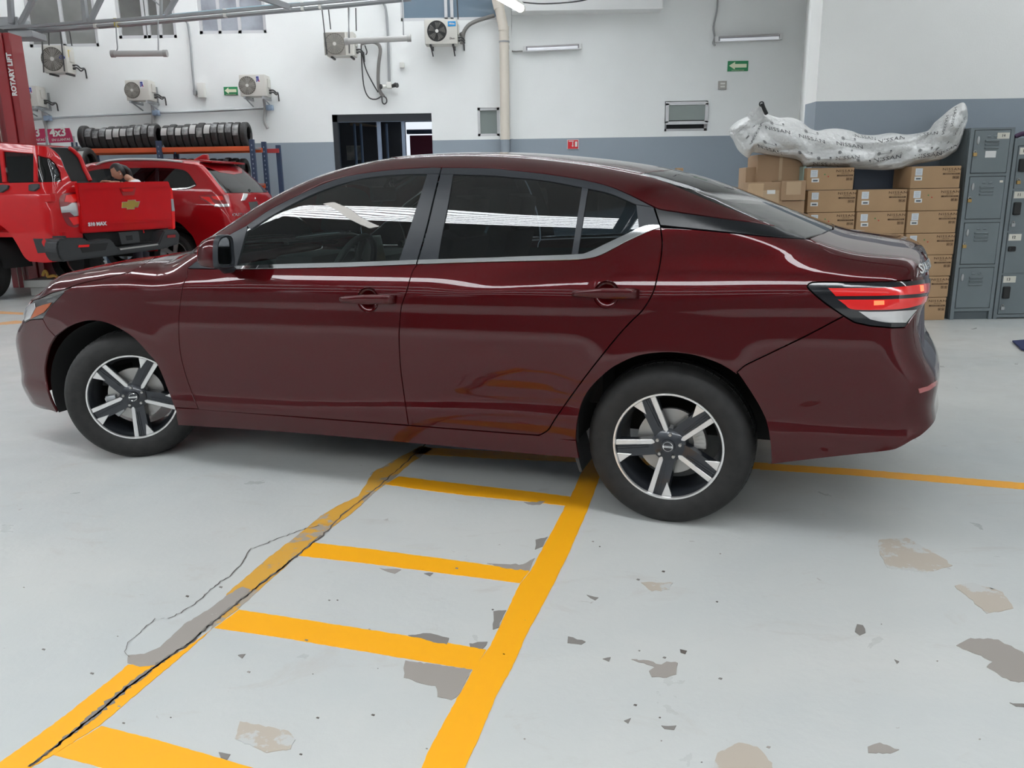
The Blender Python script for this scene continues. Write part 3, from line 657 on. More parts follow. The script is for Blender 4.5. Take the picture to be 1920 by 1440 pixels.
def st_oval(t, w, h, y):
    x, z = w*.33, h*.55; bm = bmesh.new(); tube(bm, [(x+w*.10*math.cos(a), y-.006, z+h*.055*math.sin(a)) for a in np.linspace(0, 2*math.pi, 24, endpoint=False)], .010, 6, closed=True); obj('emblem', bm, mat('sticker_blue', (.03, .06, .35), .5), t, label='blue oval emblem')
    text_on('emblem_lettering', 'Carrier', (x, y-.006, z), (1, 0, 0), (0, 0, 1), h*.06, MATS['sticker_blue'], t)
    obj('energy_label', Box((w/2+.003, -.02, h*.72), (.004, .10, .13)), mat('label_yellow', (.75, .55, .05), .6), t)
def st_red(t, w, h, y):
    bm = bmesh.new(); x, z = w*.33, h*.55; tube(bm, [(x+w*.09*math.cos(a), y-.006, z+h*.05*math.sin(a)) for a in np.linspace(0, 2*math.pi, 24, endpoint=False)], .008, 6, closed=True); obj('emblem', bm, mat('sticker_red', (.6, .03, .03), .5), t)
def st_blue(t, w, h, y):
    x, z = w*.34, h*.80; obj('sticker', Box((x, y-.005, z), (w*.24, .006, h*.20), .002), mat('label_cyan', (.02, .28, .62), .5), t); text_on('sticker_print', 'Midea', (x, y-.0095, z), (1, 0, 0), (0, 0, 1), h*.10, white, t, bold=.002)
    text_on('model_lettering', 'Duo', (x, y-.003, h*.22), (1, 0, 0), (0, 0, 1), h*.12, darkf, t)
ac_unit((76, 85, 128, 136), 'large cream condenser hung on wires high at far left with a blue oval emblem', (.42, .5, .44), st_oval, bracket=False)
ac_unit((28, 161, 73, 199), 'small cream condenser partly hidden behind the red lift column', (.32, .5, .40), st_flag)
ac_unit((233, 150, 282, 188), 'small cream condenser above the left end of the tyre rack', (.28, .5, .40), st_flag)
ac_unit((447, 140, 500, 180), 'small cream condenser beside the left green arrow sign', (.30, .5, .42), st_flag)
ac_unit((609, 60, 665, 104), 'cream condenser with a square fan grille above the doorway', (.32, .5, .44), st_red, square=True, bracket=False)
ac_unit((795, 36, 858, 82), 'cream condenser with a dark round fan and a blue sticker beside the drain pipe', (.38, .52, .42), st_blue, dark=True)
# suspension wires and rods of the wire-hung units
def wires(name, label, segs, r_=.008, m=None, cat='cable', group=None, Y=None):
    bm = bmesh.new()
    for s_ in segs: tube(bm, crom([at(u, v, Y or D-.1) for u, v in s_], 4) if len(s_) > 2 else [at(u, v, Y or D-.1) for u, v in s_], r_, 6)
    return tag(obj(name, bm, m or greymetal, None, 60), label, cat, group)
wires('suspension_wire', 'thin rods hanging the large left condenser from the cable tray', [[(78, 60), (82, 136)], [(113, 58), (121, 134)], [(91, 55), (92, 85)], [(130, 57), (135, 86)]], .012, darkf, 'wire', Y=D-.55)
wires('suspension_wire', 'thin rods hanging the square-grille condenser from the cable tray', [[(603, 10), (613, 102)], [(616, 18), (620, 55)], [(653, 2), (655, 100)], [(667, 15), (668, 58)]], .012, darkf, 'wire', Y=D-.55)
wires('suspension_wire', 'single dark wire dropping to the blue-stickered condenser', [[(857, 0), (859, 36)]], .012, darkf, 'wire', Y=D-.55)
wires('hanging_cable', 'loose black cables looping down the wall beside the square-grille condenser', [[(677, 85), (679, 130), (683, 165), (692, 183), (705, 186), (716, 180)], [(679, 100), (686, 130), (700, 158), (709, 173)], [(716, 182), (717, 192), (721, 195), (725, 191), (724, 184), (719, 180)], [(684, 85), (688, 97), (686, 103)]], .013, darkf)
wires('insulated_hose', 'grey insulated hose curving down from the square-grille condenser', [[(676, 82), (690, 79), (705, 80), (713, 92), (710, 120), (709, 150), (712, 170), (719, 181)]], .035, mat('hose_grey', (.20, .19, .18), .7), 'hose')
wires('insulated_hose', 'taped grey hose curving from the blue-stickered condenser up to the drain pipe', [[(868, 80), (869, 62), (878, 48), (892, 40), (910, 34), (927, 29)], [(863, 62), (868, 70), (866, 83)]], .04, mat('hose_grey', (.20, .19, .18), .7), 'hose')
wires('wall_conduit', 'thin steel conduit running level along the wall above the tyre rack', [[(45, 225), (90, 222), (200, 216), (292, 212), (400, 208), (498, 203)]], .022, galv, 'conduit', Y=D-.05)
wires('wall_conduit', 'steel conduit dropping beside the white wall box at the left', [[(345, 38), (352, 45), (357, 80), (360, 120), (365, 178)]], .022, galv, 'conduit', Y=D-.05)
wires('wall_conduit', 'steel conduit dropping to the small camera above the doorway', [[(712, 2), (722, 12), (727, 60), (730, 155)]], .026, galv, 'conduit', Y=D-.05)
wires('wall_conduit', 'thin grey cable dropping beside the cream pipe to the wall lamp', [[(957, 5), (958, 60), (952, 75), (958, 95), (980, 96)], [(958, 40), (958, 95)]], .014, mat('hose_grey', (.20, .19, .18), .7), 'cable', Y=D-.05)
wires('hanging_cable', 'thin grey cable hanging to the left end of the right wall lamp', [[(1346, -5), (1344, 20), (1338, 50), (1340, 70), (1337, 80), (1341, 86)]], .018, mat('pale_grey_cable', (.35, .35, .35), .7), Y=D-.05)
wires('hanging_cable', 'thin curved cable high on the wall right of the lit lamp', [[(975, 4), (1020, 7), (1080, 3), (1120, -6)]], .012, darkf, Y=D-1)
for px, lb in (([(80, 200), (83, 225), (87, 242), (85, 258)], 'grey drain hose below the condenser behind the red lift column'), ([(285, 192), (287, 212), (287, 236)], 'grey drain hose below the condenser above the tyre rack'), ([(495, 186), (497, 205), (496, 228), (502, 241)], 'grey drain hose at the right end of the level conduit')):
    wires('drain_hose', lb, [px], .035, mat('hose_pale', (.42, .41, .40), .7), 'hose', 'drain hoses under the small condensers', Y=D-.06)
bluebox = mat('blue_grey_plastic', (.30, .38, .50), .5)
for (u, v), lb in (((90, 222), 'small blue-grey junction box leftmost on the level conduit'), ((293, 212), 'small blue-grey junction box above the middle of the tyre rack'), ((506, 202), 'small blue-grey junction box at the right end of the conduit')):
    p = at(u, v, D-.09); bm = Box(p, (.13, .12, .10), .015); cyl(bm, (p.x+.02, p.y-.06, p.z), (p.x+.02, p.y-.10, p.z), .04, n=12); obj('junction_box', bm, bluebox, None, 40, lb, 'junction box', 'junction boxes on the conduit')
def wbox(name, px, dep, m, label, cat, Y=None, bev=.012):
    Yw = Y or D; a = at(px[0], px[1], Yw-dep); b_ = at(px[2], px[3], Yw-dep); bm = Box(((a.x+b_.x)/2, Yw-dep/2, (a.z+b_.z)/2), (b_.x-a.x, dep, a.z-b_.z), bev)
    return obj(name, bm, m, None, 40, label, cat), a, b_
wbox('wall_box', (368.5, 155, 384, 183), .12, white, 'white upright enclosure on the wall beside the conduit', 'electrical box')
wbox('conduit_box', (361, 169, 367.5, 178), .08, galv, 'little grey outlet box at the foot of the left conduit', 'outlet box')
o_, a, b_ = wbox('wall_box', (748.5, 116.5, 758, 127), .10, white, 'small white square box above the doorway right of the conduit', 'electrical box')
p = at(730, 160, D-.12); bm = Box(p, (.10, .14, .12), .02); cam_ = obj('security_camera', bm, white, None, 40, 'white two-headed security camera above the doorway', 'security camera')
for sx, m_ in ((-1, darkf), (1, darkf)):
    bm = bmesh.new(); cyl(bm, (p.x+sx*.04, p.y, p.z-.02), (p.x+sx*.14, p.y-.06, p.z-.02+(.02 if sx > 0 else -.01)), .03, .045, 12); obj('camera_head', bm, white if sx < 0 else darkf, cam_, 40)
    bm = bmesh.new(); q = Vector((p.x+sx*.15, p.y-.065, p.z-.01 if sx > 0 else p.z-.03)); cyl(bm, q, q+Vector((sx*.02, -.012, 0)), .046, n=12); obj('camera_lens', bm, darkf, cam_)
# evacuation arrows, fire sign, small notice
grn = mat('sign_green', (.02, .24, .09), .5); arrowm = mat('sign_cream', (.74, .76, .55), .5)
for px, lb in (((419, 163, 446, 178), 'green exit arrow sign beside the small condenser over the tyre rack'), ((1365, 114.5, 1402.5, 133), 'green exit arrow sign high above the two-part small window')):
    o_, a, b_ = wbox('exit_sign', px, .02, grn, lb, 'sign', bev=.003); w = b_.x-a.x; h = a.z-b_.z; cx, cz = (a.x+b_.x)/2, (a.z+b_.z)/2; o_['group'] = 'green evacuation arrows'
    bm = bmesh.new(); prism(bm, [(cx-w*.44, D-.024, cz+h*.04), (cx-w*.15, D-.024, cz+h*.42), (cx-w*.15, D-.024, cz+h*.20), (cx+w*.42, D-.024, cz+h*.20), (cx+w*.42, D-.024, cz-h*.16), (cx-w*.15, D-.024, cz-h*.16), (cx-w*.15, D-.024, cz-h*.34)], (0, .004, 0)); obj('arrow', bm, arrowm, o_)
    text_on('sign_lettering', 'RUTA DE EVACUACION', (cx, D-.024, cz-h*.42), (1, 0, 0), (0, 0, 1), h*.12, arrowm, o_)
o_, a, b_ = wbox('fire_sign', (1063.5, 262, 1085, 279.5), .02, mat('sign_border', (.75, .72, .70), .5), 'red extinguisher sign with white border on the grey band above the car roof', 'sign', bev=.003)
w = b_.x-a.x; h = a.z-b_.z; cx, cz = (a.x+b_.x)/2, (a.z+b_.z)/2; obj('red_panel', Box((cx, D-.022, cz), (w*.9, .008, h*.9)), mat('sign_red', (.62, .02, .03), .5), o_)
bm = bmesh.new(); box(bm, (cx-w*.02, D-.028, cz+h*.02), (w*.07, .004, h*.45)); prism(bm, [(cx-w*.12, D-.028, cz-h*.12), (cx+w*.08, D-.028, cz-h*.12), (cx-w*.02, D-.028, cz-h*.28)], (0, .004, 0)); box(bm, (cx+w*.28, D-.028, cz+h*.02), (w*.2, .004, h*.55)); box(bm, (cx-w*.15, D-.028, cz+h*.33), (w*.45, .004, h*.08)); obj('pictogram', bm, white, o_)
o_, a, b_ = wbox('wall_plate', (1347.5, 152, 1362.5, 167), .04, mat('plate_grey', (.38, .36, .33), .5), 'small square grey plate below the right green arrow sign', 'switch plate', bev=.006); cx, cz = (a.x+b_.x)/2, (a.z+b_.z)/2
for dz in (.028, -.028): obj('rocker', Box((cx, D-.045, cz+dz), (.09, .012, .035), .004), white, o_)
# wall lamps, unlit, each a long trough with tubes
tubem = mat('unlit_tube_with_glow', (.80, .80, .84), .25, emit=(.9, .93, 1), es=.25)  # unlit tube brightened by a weak emission in its material
for px, lb, n in (((981, 79, 1091, 96), 'long wall lamp right of the cream drain pipe', 0), ((1341, 60, 1469, 78.5), 'long wall lamp above the right green arrow sign', 1)):
    a = at(px[0], px[3], D-.12); b_ = at(px[2], px[1]+2, D-.12); a2 = at(px[0], px[1]+7, D-.12); h = a2.z-a.z
    t = empty('wall_lamp', ((a.x+b_.x)/2, D-.06, a.z), 0, lb, 'lamp', 'long unlit wall lamps'); w = b_.x-a.x; sl = (b_.z-h-a.z)/w
    rot = Matrix.Rotation(-math.atan(sl), 4, 'Y'); cz = h/2+sl*w/2; c = Vector((0, 0, cz))
    obj('housing', Box(c, (w, .10, h), .01, rot), whitemetal, t)
    obj('reflector', Box(c+Vector((0, -.052, 0)), (w*.90, .01, h*.72), 0, rot), mat('dull_reflector', (.25, .25, .26), .3, .6), t)
    for dz in (-.25, .22):
        bm = bmesh.new(); q = c+Vector((0, -.075, dz*h)); e_ = rot @ Vector((w*.43, 0, 0)); cyl(bm, q-e_, q+e_, .028 if dz < 0 else .018, n=10); obj('tube', bm, tubem if dz < 0 else mat('tube_dim', (.42, .40, .40), .3), t, 50)
# hanging tube lamps
def hung(u0, v0, u1, v1, Y, lb, ws):
    a = at(u0, v0, Y); b_ = at(u1, v1, Y); t = empty('hanging_lamp', a, 0, lb, 'lamp', 'hanging tube lamps seen unlit'); d = b_-a
    bm = bmesh.new(); cyl(bm, (0, 0, 0), d, .045, n=12); obj('casing', bm, mat('lamp_grey_plastic', (.50, .49, .48), .4), t, 50)
    for f in (0, 1):
        bm = bmesh.new(); cyl(bm, d*f-d.normalized()*.03, d*f+d.normalized()*.03, .055, n=12); obj('end_cap', bm, mat('lamp_cap', (.42, .41, .40), .5), t, 50)
    bm = bmesh.new()
    for w_ in ws: tube(bm, crom([at(*q, Y)-a for q in w_], 4), .010, 6)
    obj('suspension_wire', bm, galv, t, 50)
hung(212, 101, 310, 100, 13.5, 'grey tube lamp hanging under the cable tray at the left', [[(217, 40), (219, 75), (220, 92), (214, 99)], [(296, 30), (297, 98)]])
hung(650, 77.5, 767, 71.5, 13.5, 'grey tube lamp hanging in front of the square-grille condenser', [[(754, 0), (756, 40), (757, 72)], [(655, 15), (653, 76)]])
lit = mat('fluorescent_tube_lit', (.9, .9, .9), .4, emit=(1, .98, .94), es=9)
def lit_lamp(p0, p1, lb, R=.062):
    t = empty('hanging_lamp', p0, 0, lb, 'lamp'); d = Vector(p1)-Vector(p0); bm = bmesh.new(); cyl(bm, (0, 0, 0), d, R, n=14); obj('lit_diffuser', bm, lit, t, 50)
    bm = bmesh.new(); n = d.normalized(); cyl(bm, (0, 0, .03), d+Vector((0, 0, .03)), R*.8, n=10); cyl(bm, n*-.03, n*.02, R*1.06, n=12); cyl(bm, d-n*.02, d+n*.03, R*1.06, n=12); obj('casing', bm, white, t, 50)
    bm = bmesh.new()
    for f in (.1, .9): q = d*f; cyl(bm, q, (q.x, q.y, CEIL-p0[2]), .006, n=5)
    obj('suspension_wire', bm, galv, t)
lit_lamp(at(977, 16, 8.0), at(893, -32, 6.9), 'brightly lit tube lamp at the top edge beside the cream pipe', .036)
lit_lamp(Vector((-3.2, 4.0, 4.7)), Vector((-3.1, 3.05, 4.7)), 'lit tube lamp under the roof, mirrored in the front side window of the sedan')
lit_lamp(Vector((-7.5, 8.6, 4.9)), Vector((-6.5, 7.4, 4.9)), 'lit tube lamp above the red pickup, out of frame')
# cable tray with its bundles, and the truss in front of the office windows
tray = empty('cable_tray', at(0, 50, 13.6), 0, 'steel cable tray with grey-green cable bundles crossing in front of the upper windows', 'cable tray')
bm = bmesh.new(); tp = Vector(tray.location); A = [(-60, 62), (60, 57), (240, 44), (500, 21), (640, 9), (770, -4)]
for dv, dy in ((0, 0), (2.5, .35)): tube(bm, [at(u, v+dv, 13.6+dy)-tp for u, v in A], .03, 6)
for i in range(22):
    t_ = i/21; u = -60+830*t_; v = np.interp(u, [q[0] for q in A], [q[1] for q in A]); cyl(bm, at(u, v, 13.6)-tp, at(u, v+2.5, 13.95)-tp, .012, n=5)
obj('tray_rails', bm, galv, tray, 50)
bun = mat('cable_bundle', (.17, .27, .31), .6)
for k, (dv, r_) in enumerate(((-4, .05), (-7, .038), (-1.5, .03))):
    bm = bmesh.new(); tube(bm, crom([at(u, v+dv+math.sin(u*.03+k)*1.2, 13.7)-tp for u, v in A], 8), r_, 8); obj('cable_bundle', bm, bun, tray, 60)
for i, u in enumerate((179, 218, 422, 567, 600)):
    v = np.interp(u, [q[0] for q in A], [q[1] for q in A]); obj('cable_tie', Box(at(u, v-3, 13.6)-tp, (.04, .09, .12)), white if i != 1 else mat('tie_yellow', (.6, .5, .1), .5), tray)
trs = empty('roof_truss', at(0, 0, 13.2), 0, 'grey steel truss with diagonals crossing the upper left windows', 'truss'); tp = Vector(trs.location); tm = mat('truss_paint', (.34, .35, .36), .5)
def member(p, q, w=.075, name='diagonal'):
    P, Q_ = at(*p, 13.2)-tp, at(*q, 13.2)-tp; L_ = (Q_-P).length; rot = (Q_-P).to_track_quat('Z', 'Y').to_matrix().to_4x4()
    obj(name, Box((P+Q_)/2, (w, w*.7, L_), .006, rot), tm, trs)
for p, q in (((72, -20), (38, 45)), ((198, -20), (168, 42)), ((340, -20), (311, 29))): member(p, q, .085)
for p, q in (((154, -20), (162, 44)), ((18, -20), (22, 45)), ((302, -20), (302, 30))): member(p, q, .05 if p[0] == 302 else .09, 'upright')
member((275, -10), (302, 12), .03); member((480, -8), (545, 14), .12, 'gusset_bar'); member((-40, 56), (330, 30), .06, 'bottom_chord') ; member((330, 30), (720, -6), .06, 'bottom_chord')
for p in ((52, 52, 190), ): pass
bm = bmesh.new(); a = at(20, 68, 13.4); box(bm, a, (.9, .4, .10), .02); box(bm, a+Vector((-.1, 0, .18)), (.7, .35, .14), .03); tag(obj('hanging_gearbox', bm, galv, None, 40), 'dull metal housing hanging beside the top of the red lift column', 'machine part')
# ------------------------------------------------------------------ red lift column and the two offer boards
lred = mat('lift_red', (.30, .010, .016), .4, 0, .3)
a = at(2, 300, 12.0); c = empty('lift_column', (a.x, 12.1, 0), 0, 'tall red steel lift column behind the red pickup at the left edge', 'vehicle lift')
def colx(u, v, Y=12.0): return at(u, v, Y)-Vector(c.location)
top = colx(-12, 60).z; xl = colx(-20, 300).x; xr = colx(48, 290).x
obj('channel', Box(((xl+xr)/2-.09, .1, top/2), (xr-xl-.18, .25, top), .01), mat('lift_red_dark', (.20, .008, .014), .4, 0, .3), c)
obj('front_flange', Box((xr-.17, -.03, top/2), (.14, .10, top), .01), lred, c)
obj('side_plate', Box((xr-.05, .10, top/2), (.09, .30, top), .006), lred, c)
for x in (xl+.12, xl+.20): obj('cable', Box((x, -.06, top/2), (.012, .012, top)), mat('cable_rust', (.35, .25, .22), .6), c)
text_on('column_lettering', 'ROTARY LIFT', (xr-.05, -.054, top-.55), (0, 0, 1), (-1, 0, 0), .095, mat('lift_white', (.8, .78, .78), .5), c, bold=.004)
obj('cap', Box(((xl+xr)/2-.1, .1, top+.03), (.34, .34, .10), .01), blackm, c)
mag = mat('magenta_board', (.45, .01, .08), .5)
for px, lb in (([(38, 243), (82, 241), (86, 267), (47, 269)], 'magenta 4x3 offer board partly behind the red lift column'), ([(88, 242), (129, 240), (138, 266), (92, 268)], 'magenta 4x3 offer board beside the left end of the tyre rack')):
    P = [at(u, v, 15.45) for u, v in px]; bm = bmesh.new(); prism(bm, P, (0, .03, 0)); o_ = tag(obj('offer_board', bm, mag), lb, 'sign', 'magenta tyre offer boards')
    cc = (P[0]+P[1]+P[2]+P[3])/4; ex = P[1]-P[0]
    text_on('board_lettering', '4x3', cc+Vector((-.02, -.008, .05)), ex, (.0, 0, 1), .20, white, o_, bold=.006); text_on('board_small_print', 'EN LLANTAS', cc+Vector((.02, -.008, -.075)), ex, (0, 0, 1), .06, white, o_)
    bm = bmesh.new(); 
    for q in (P[3], P[2]): cyl(bm, (q.x, q.y+.02, 0), q+Vector((0, .02, .1)), .02, n=8)
    obj('stand', bm, galv, o_)
bm = bmesh.new(); ps_ = at(113, 330, 15.0); zs_ = at(113, 275, 15.0).z-.62; box(bm, (ps_.x, 15.0, zs_-.02), (.6, .5, .03))
for sx in (-.28, .28):
    for sy in (-.22, .22): cyl(bm, (ps_.x+sx, 15.0+sy, 0), (ps_.x+sx, 15.0+sy, zs_-.02), .02, n=8)
tag(obj('display_stand', bm, galv), 'galvanised stand holding two larger tyres behind the pickup cab', 'stand')
# ------------------------------------------------------------------ tyre racks
YR = 15.6
orange = mat('rack_orange', (.62, .10, .025), .5); navy = mat('rack_blue', (.03, .05, .10), .5)
rack = empty('tyre_rack', (at(300, 290, YR).x, YR+.35, 0), 0, 'orange and blue steel tyre rack along the back wall', 'rack'); ro = Vector(rack.location)
zt = at(300, 277, YR).z; xs = [at(143, 285, YR).x, at(300, 280, YR).x, at(474, 277, YR).x]
for i in range(2):
    for yy in (0, .7):
        for z in (zt-.04, zt-.71): obj('beam', Box(((xs[i]+xs[i+1])/2-ro.x, YR+yy-ro.y, z), (xs[i+1]-xs[i]-.05, .05, .085), .006), orange, rack)
    for z in (zt-.012, zt-.682): obj('shelf_deck', Box(((xs[i]+xs[i+1])/2-ro.x, 0, z-.01), (xs[i+1]-xs[i]-.08, .62, .02)), galv, rack)
for x in xs:
    for yy in (-.03, .73):
        bm = Box((x-ro.x, YR+yy-ro.y, (zt+.12)/2), (.09, .07, zt+.12), .006)
        obj('upright', bm, navy, rack)
        bm = bmesh.new()
        for k in range(26): box(bm, (x-ro.x, YR+yy-.037-ro.y, .1+k*(zt/26)), (.02, .004, .03))
        obj('punched_holes', bm, mat('hole_light', (.20, .24, .30), .6), rack, kind='stuff')
for x in (xs[2]+.24,): obj('upright', Box((x-ro.x, .5, (zt+.06)/2), (.09, .07, zt+.06), .006), navy, rack)
obj('end_beam', Box((xs[2]+.12-ro.x, .42, zt-.05), (.30, .04, .08), .006), mat('rack_red', (.35, .03, .03), .5), rack)
def tyre_mesh(r, w):
    bm = bmesh.new(); h = w/2
    prof = [(r*.62, -h*.75), (r*.66, -h*.95), (r*.80, -h), (r*.92, -h*.9), (r*.985, -h*.7), (r, -h*.45), (r*1.0, -h*.30), (r*.985, -h*.28), (r*.985, -h*.22), (r, -h*.20), (r, h*.20), (r*.985, h*.22), (r*.985, h*.28), (r, h*.30), (r, h*.45), (r*.985, h*.7), (r*.92, h*.9), (r*.80, h), (r*.66, h*.95), (r*.62, h*.75), (r*.60, h*.5), (r*.90, h*.6), (r*.93, 0), (r*.90, -h*.6), (r*.60, -h*.5)]
    lathe(bm, prof, 40, 'X', closed=True); bmesh.ops.recalc_face_normals(bm, faces=bm.faces)
    me = bpy.data.meshes.new('tyre'); bm.to_mesh(me); bm.free(); me.materials.append(mat('stock_tyre_rubber', (.028, .027, .026), .6, noise=(20, .3))); me.shade_smooth(); me.set_sharp_from_angle(angle=math.radians(40)); return me
def sticker_mesh(r, w, a0, a1):
    bm = bmesh.new(); n = 8; A = []; Bv = []
    for i in range(n+1): a = a0+(a1-a0)*i/n; A.append(bm.verts.new((-w/2, -math.cos(a)*r, math.sin(a)*r))); Bv.append(bm.verts.new((w/2, -math.cos(a)*r, math.sin(a)*r)))
    for i in range(n): bm.faces.new((A[i], A[i+1], Bv[i+1], Bv[i]))
    bmesh.ops.solidify(bm, geom=list(bm.faces), thickness=.003); me = bpy.data.meshes.new('tread_sticker'); bm.to_mesh(me); bm.free(); return me
stm = [mat('clear_wrap_sticker', (.42, .42, .41), .25, 0, .5, noise=(14, .5)), mat('paper_sticker', (.75, .74, .72), .6), mat('grey_sticker', (.30, .30, .30), .3, 0, .4, noise=(18, .6))]
TM = {}
zlow = zt-.67
def tyre(u, vtop, zb_, label, group, sticker=0, w=.128, tilt=0, seed=0, yc=None, Y=YR+.35, d=None):
    r_ = random.Random(seed*7+int(u)); p = at(u, vtop, Y); r = d/2 if d else round((p.z-zb_)/2, 2); key0 = (r, w)
    if key0 not in TM: TM[key0] = tyre_mesh(r, w)
    t = bpy.data.objects.new('tyre', TM[key0]); link(t); t.location = (p.x, Y, zb_+r); t.rotation_euler = (r_.uniform(0, 6), 0, tilt)
    tag(t, label, 'tyre', group)
    if sticker:
        key = ('s', r, w, sticker, int(u) % 2); a0 = r_.uniform(-.2, .15)
        if key not in TM: me = sticker_mesh(r*1.012, w*.84, a0, a0+r_.uniform(.7, 1.0)); me.materials.append(stm[(sticker+int(u)) % 3]); TM[key] = me
        s_ = bpy.data.objects.new('tread_sticker', TM[key]); link(s_, t); s_.rotation_euler = (-t.rotation_euler.x, 0, 0)
    return t
ordn = ['leftmost', 'second from left', 'third from left', 'fourth from left', 'fifth from left', 'sixth from left', 'seventh from left', 'eighth from left', 'ninth from left', 'tenth from left', 'eleventh from left', 'twelfth from left']
dx13 = 12.6
for i in range(11):
    u = 158+i*13.2; v = [236, 240, 241, 239, 236, 236, 237, 235, 233, 232, 231][i]
    tyre(u, v, zt, 'black tyre, %s on top of the left half of the tyre rack' % ordn[i], 'tyres on top of the rack, left bay', 0 if i in (0,) else 1+i % 2, seed=i)
for i in range(12):
    u = 313+i*13.3; v = [235, 234, 235, 233, 232, 231, 231, 230, 229.5, 229, 228.5, 228.5][i]
    tyre(u, v, zt, 'black tyre, %s on top of the right half of the tyre rack' % ordn[i], 'tyres on top of the rack, right bay', 0 if i == 11 else 1+i % 2, seed=i+30)
for i, u in enumerate((156, 172, 226, 240, 254, 268, 282)): tyre(u, 293+(i % 3), zlow, 'dark tyre, %s on the lower shelf of the left rack bay' % ordn[i], 'tyres on the lower shelf of the rack', i % 3, seed=i+60, w=.12, d=.47+.01*(i % 3))
for i, u in enumerate((330, 344, 358, 372, 386, 400, 414, 428, 442, 456)): tyre(u, 293+(i % 3), zlow, 'dark tyre, %s on the lower shelf of the right rack bay' % ordn[i], 'tyres on the lower shelf of the rack', i % 3, seed=i+80, w=.12, d=.47+.01*((i*2) % 3))
for i, (u, w_, Y_, d_) in enumerate(((103, .15, 15.0, .62), (123, .15, 15.0, .60))): tyre(u, 0, at(u, (276, 274)[i], Y_).z*0+zs_, ['larger tyre on the stand below the left magenta board', 'larger tyre on the stand behind the pickup cab, by the left rack post'][i], None, 1, seed=i+90, w=w_, Y=Y_, d=d_)
tyre(497, 0, 0, 'tyre standing on the floor just right of the tyre rack', None, 0, w=.18, Y=15.3, d=.66)
# ------------------------------------------------------------------ red pickup truck (tail towards the right) and the crimson SUV behind it
def box_f(w, zs, vs, tail, tz, k=.09, front=-6.0, H=None):
    V = pch(zs, vs); T = pch(tz, tail)
    def f(x, v, z):
        v = np.abs(v); g = v-(w+V(z)); g = smax(g, (x-(T(z)-.05*(v/w)**2-.05*(v/w)**6)), k); g = smax(g, front-x, .2)
        if H is not None: g = smax(g, (z-(H(x)-.06*(v/w)**2))*.9, .10)
        return g
    return f
pick = empty('pickup_truck', (-5.56, 10.08, 0), -.31, 'bright red double-cab pickup truck with dark bumper, parked at the left', 'pickup truck')
PW = .94
PB = Shell(box_f(PW, [.3, .55, .8, 1.0, 1.2, 1.34, 1.5, 1.7, 2.0], [-.05, -.02, .0, .002, -.012, -.03, -.085, -.15, -.27], [-.02, -.005, 0, -.01, -.02, -.05, -.1, -.2, -.3], [.3, .6, .8, 1., 1.2, 1.35, 1.5, 1.7, 2.0], .12), pick, PW, -5.5, -.45, (7.5, 15))
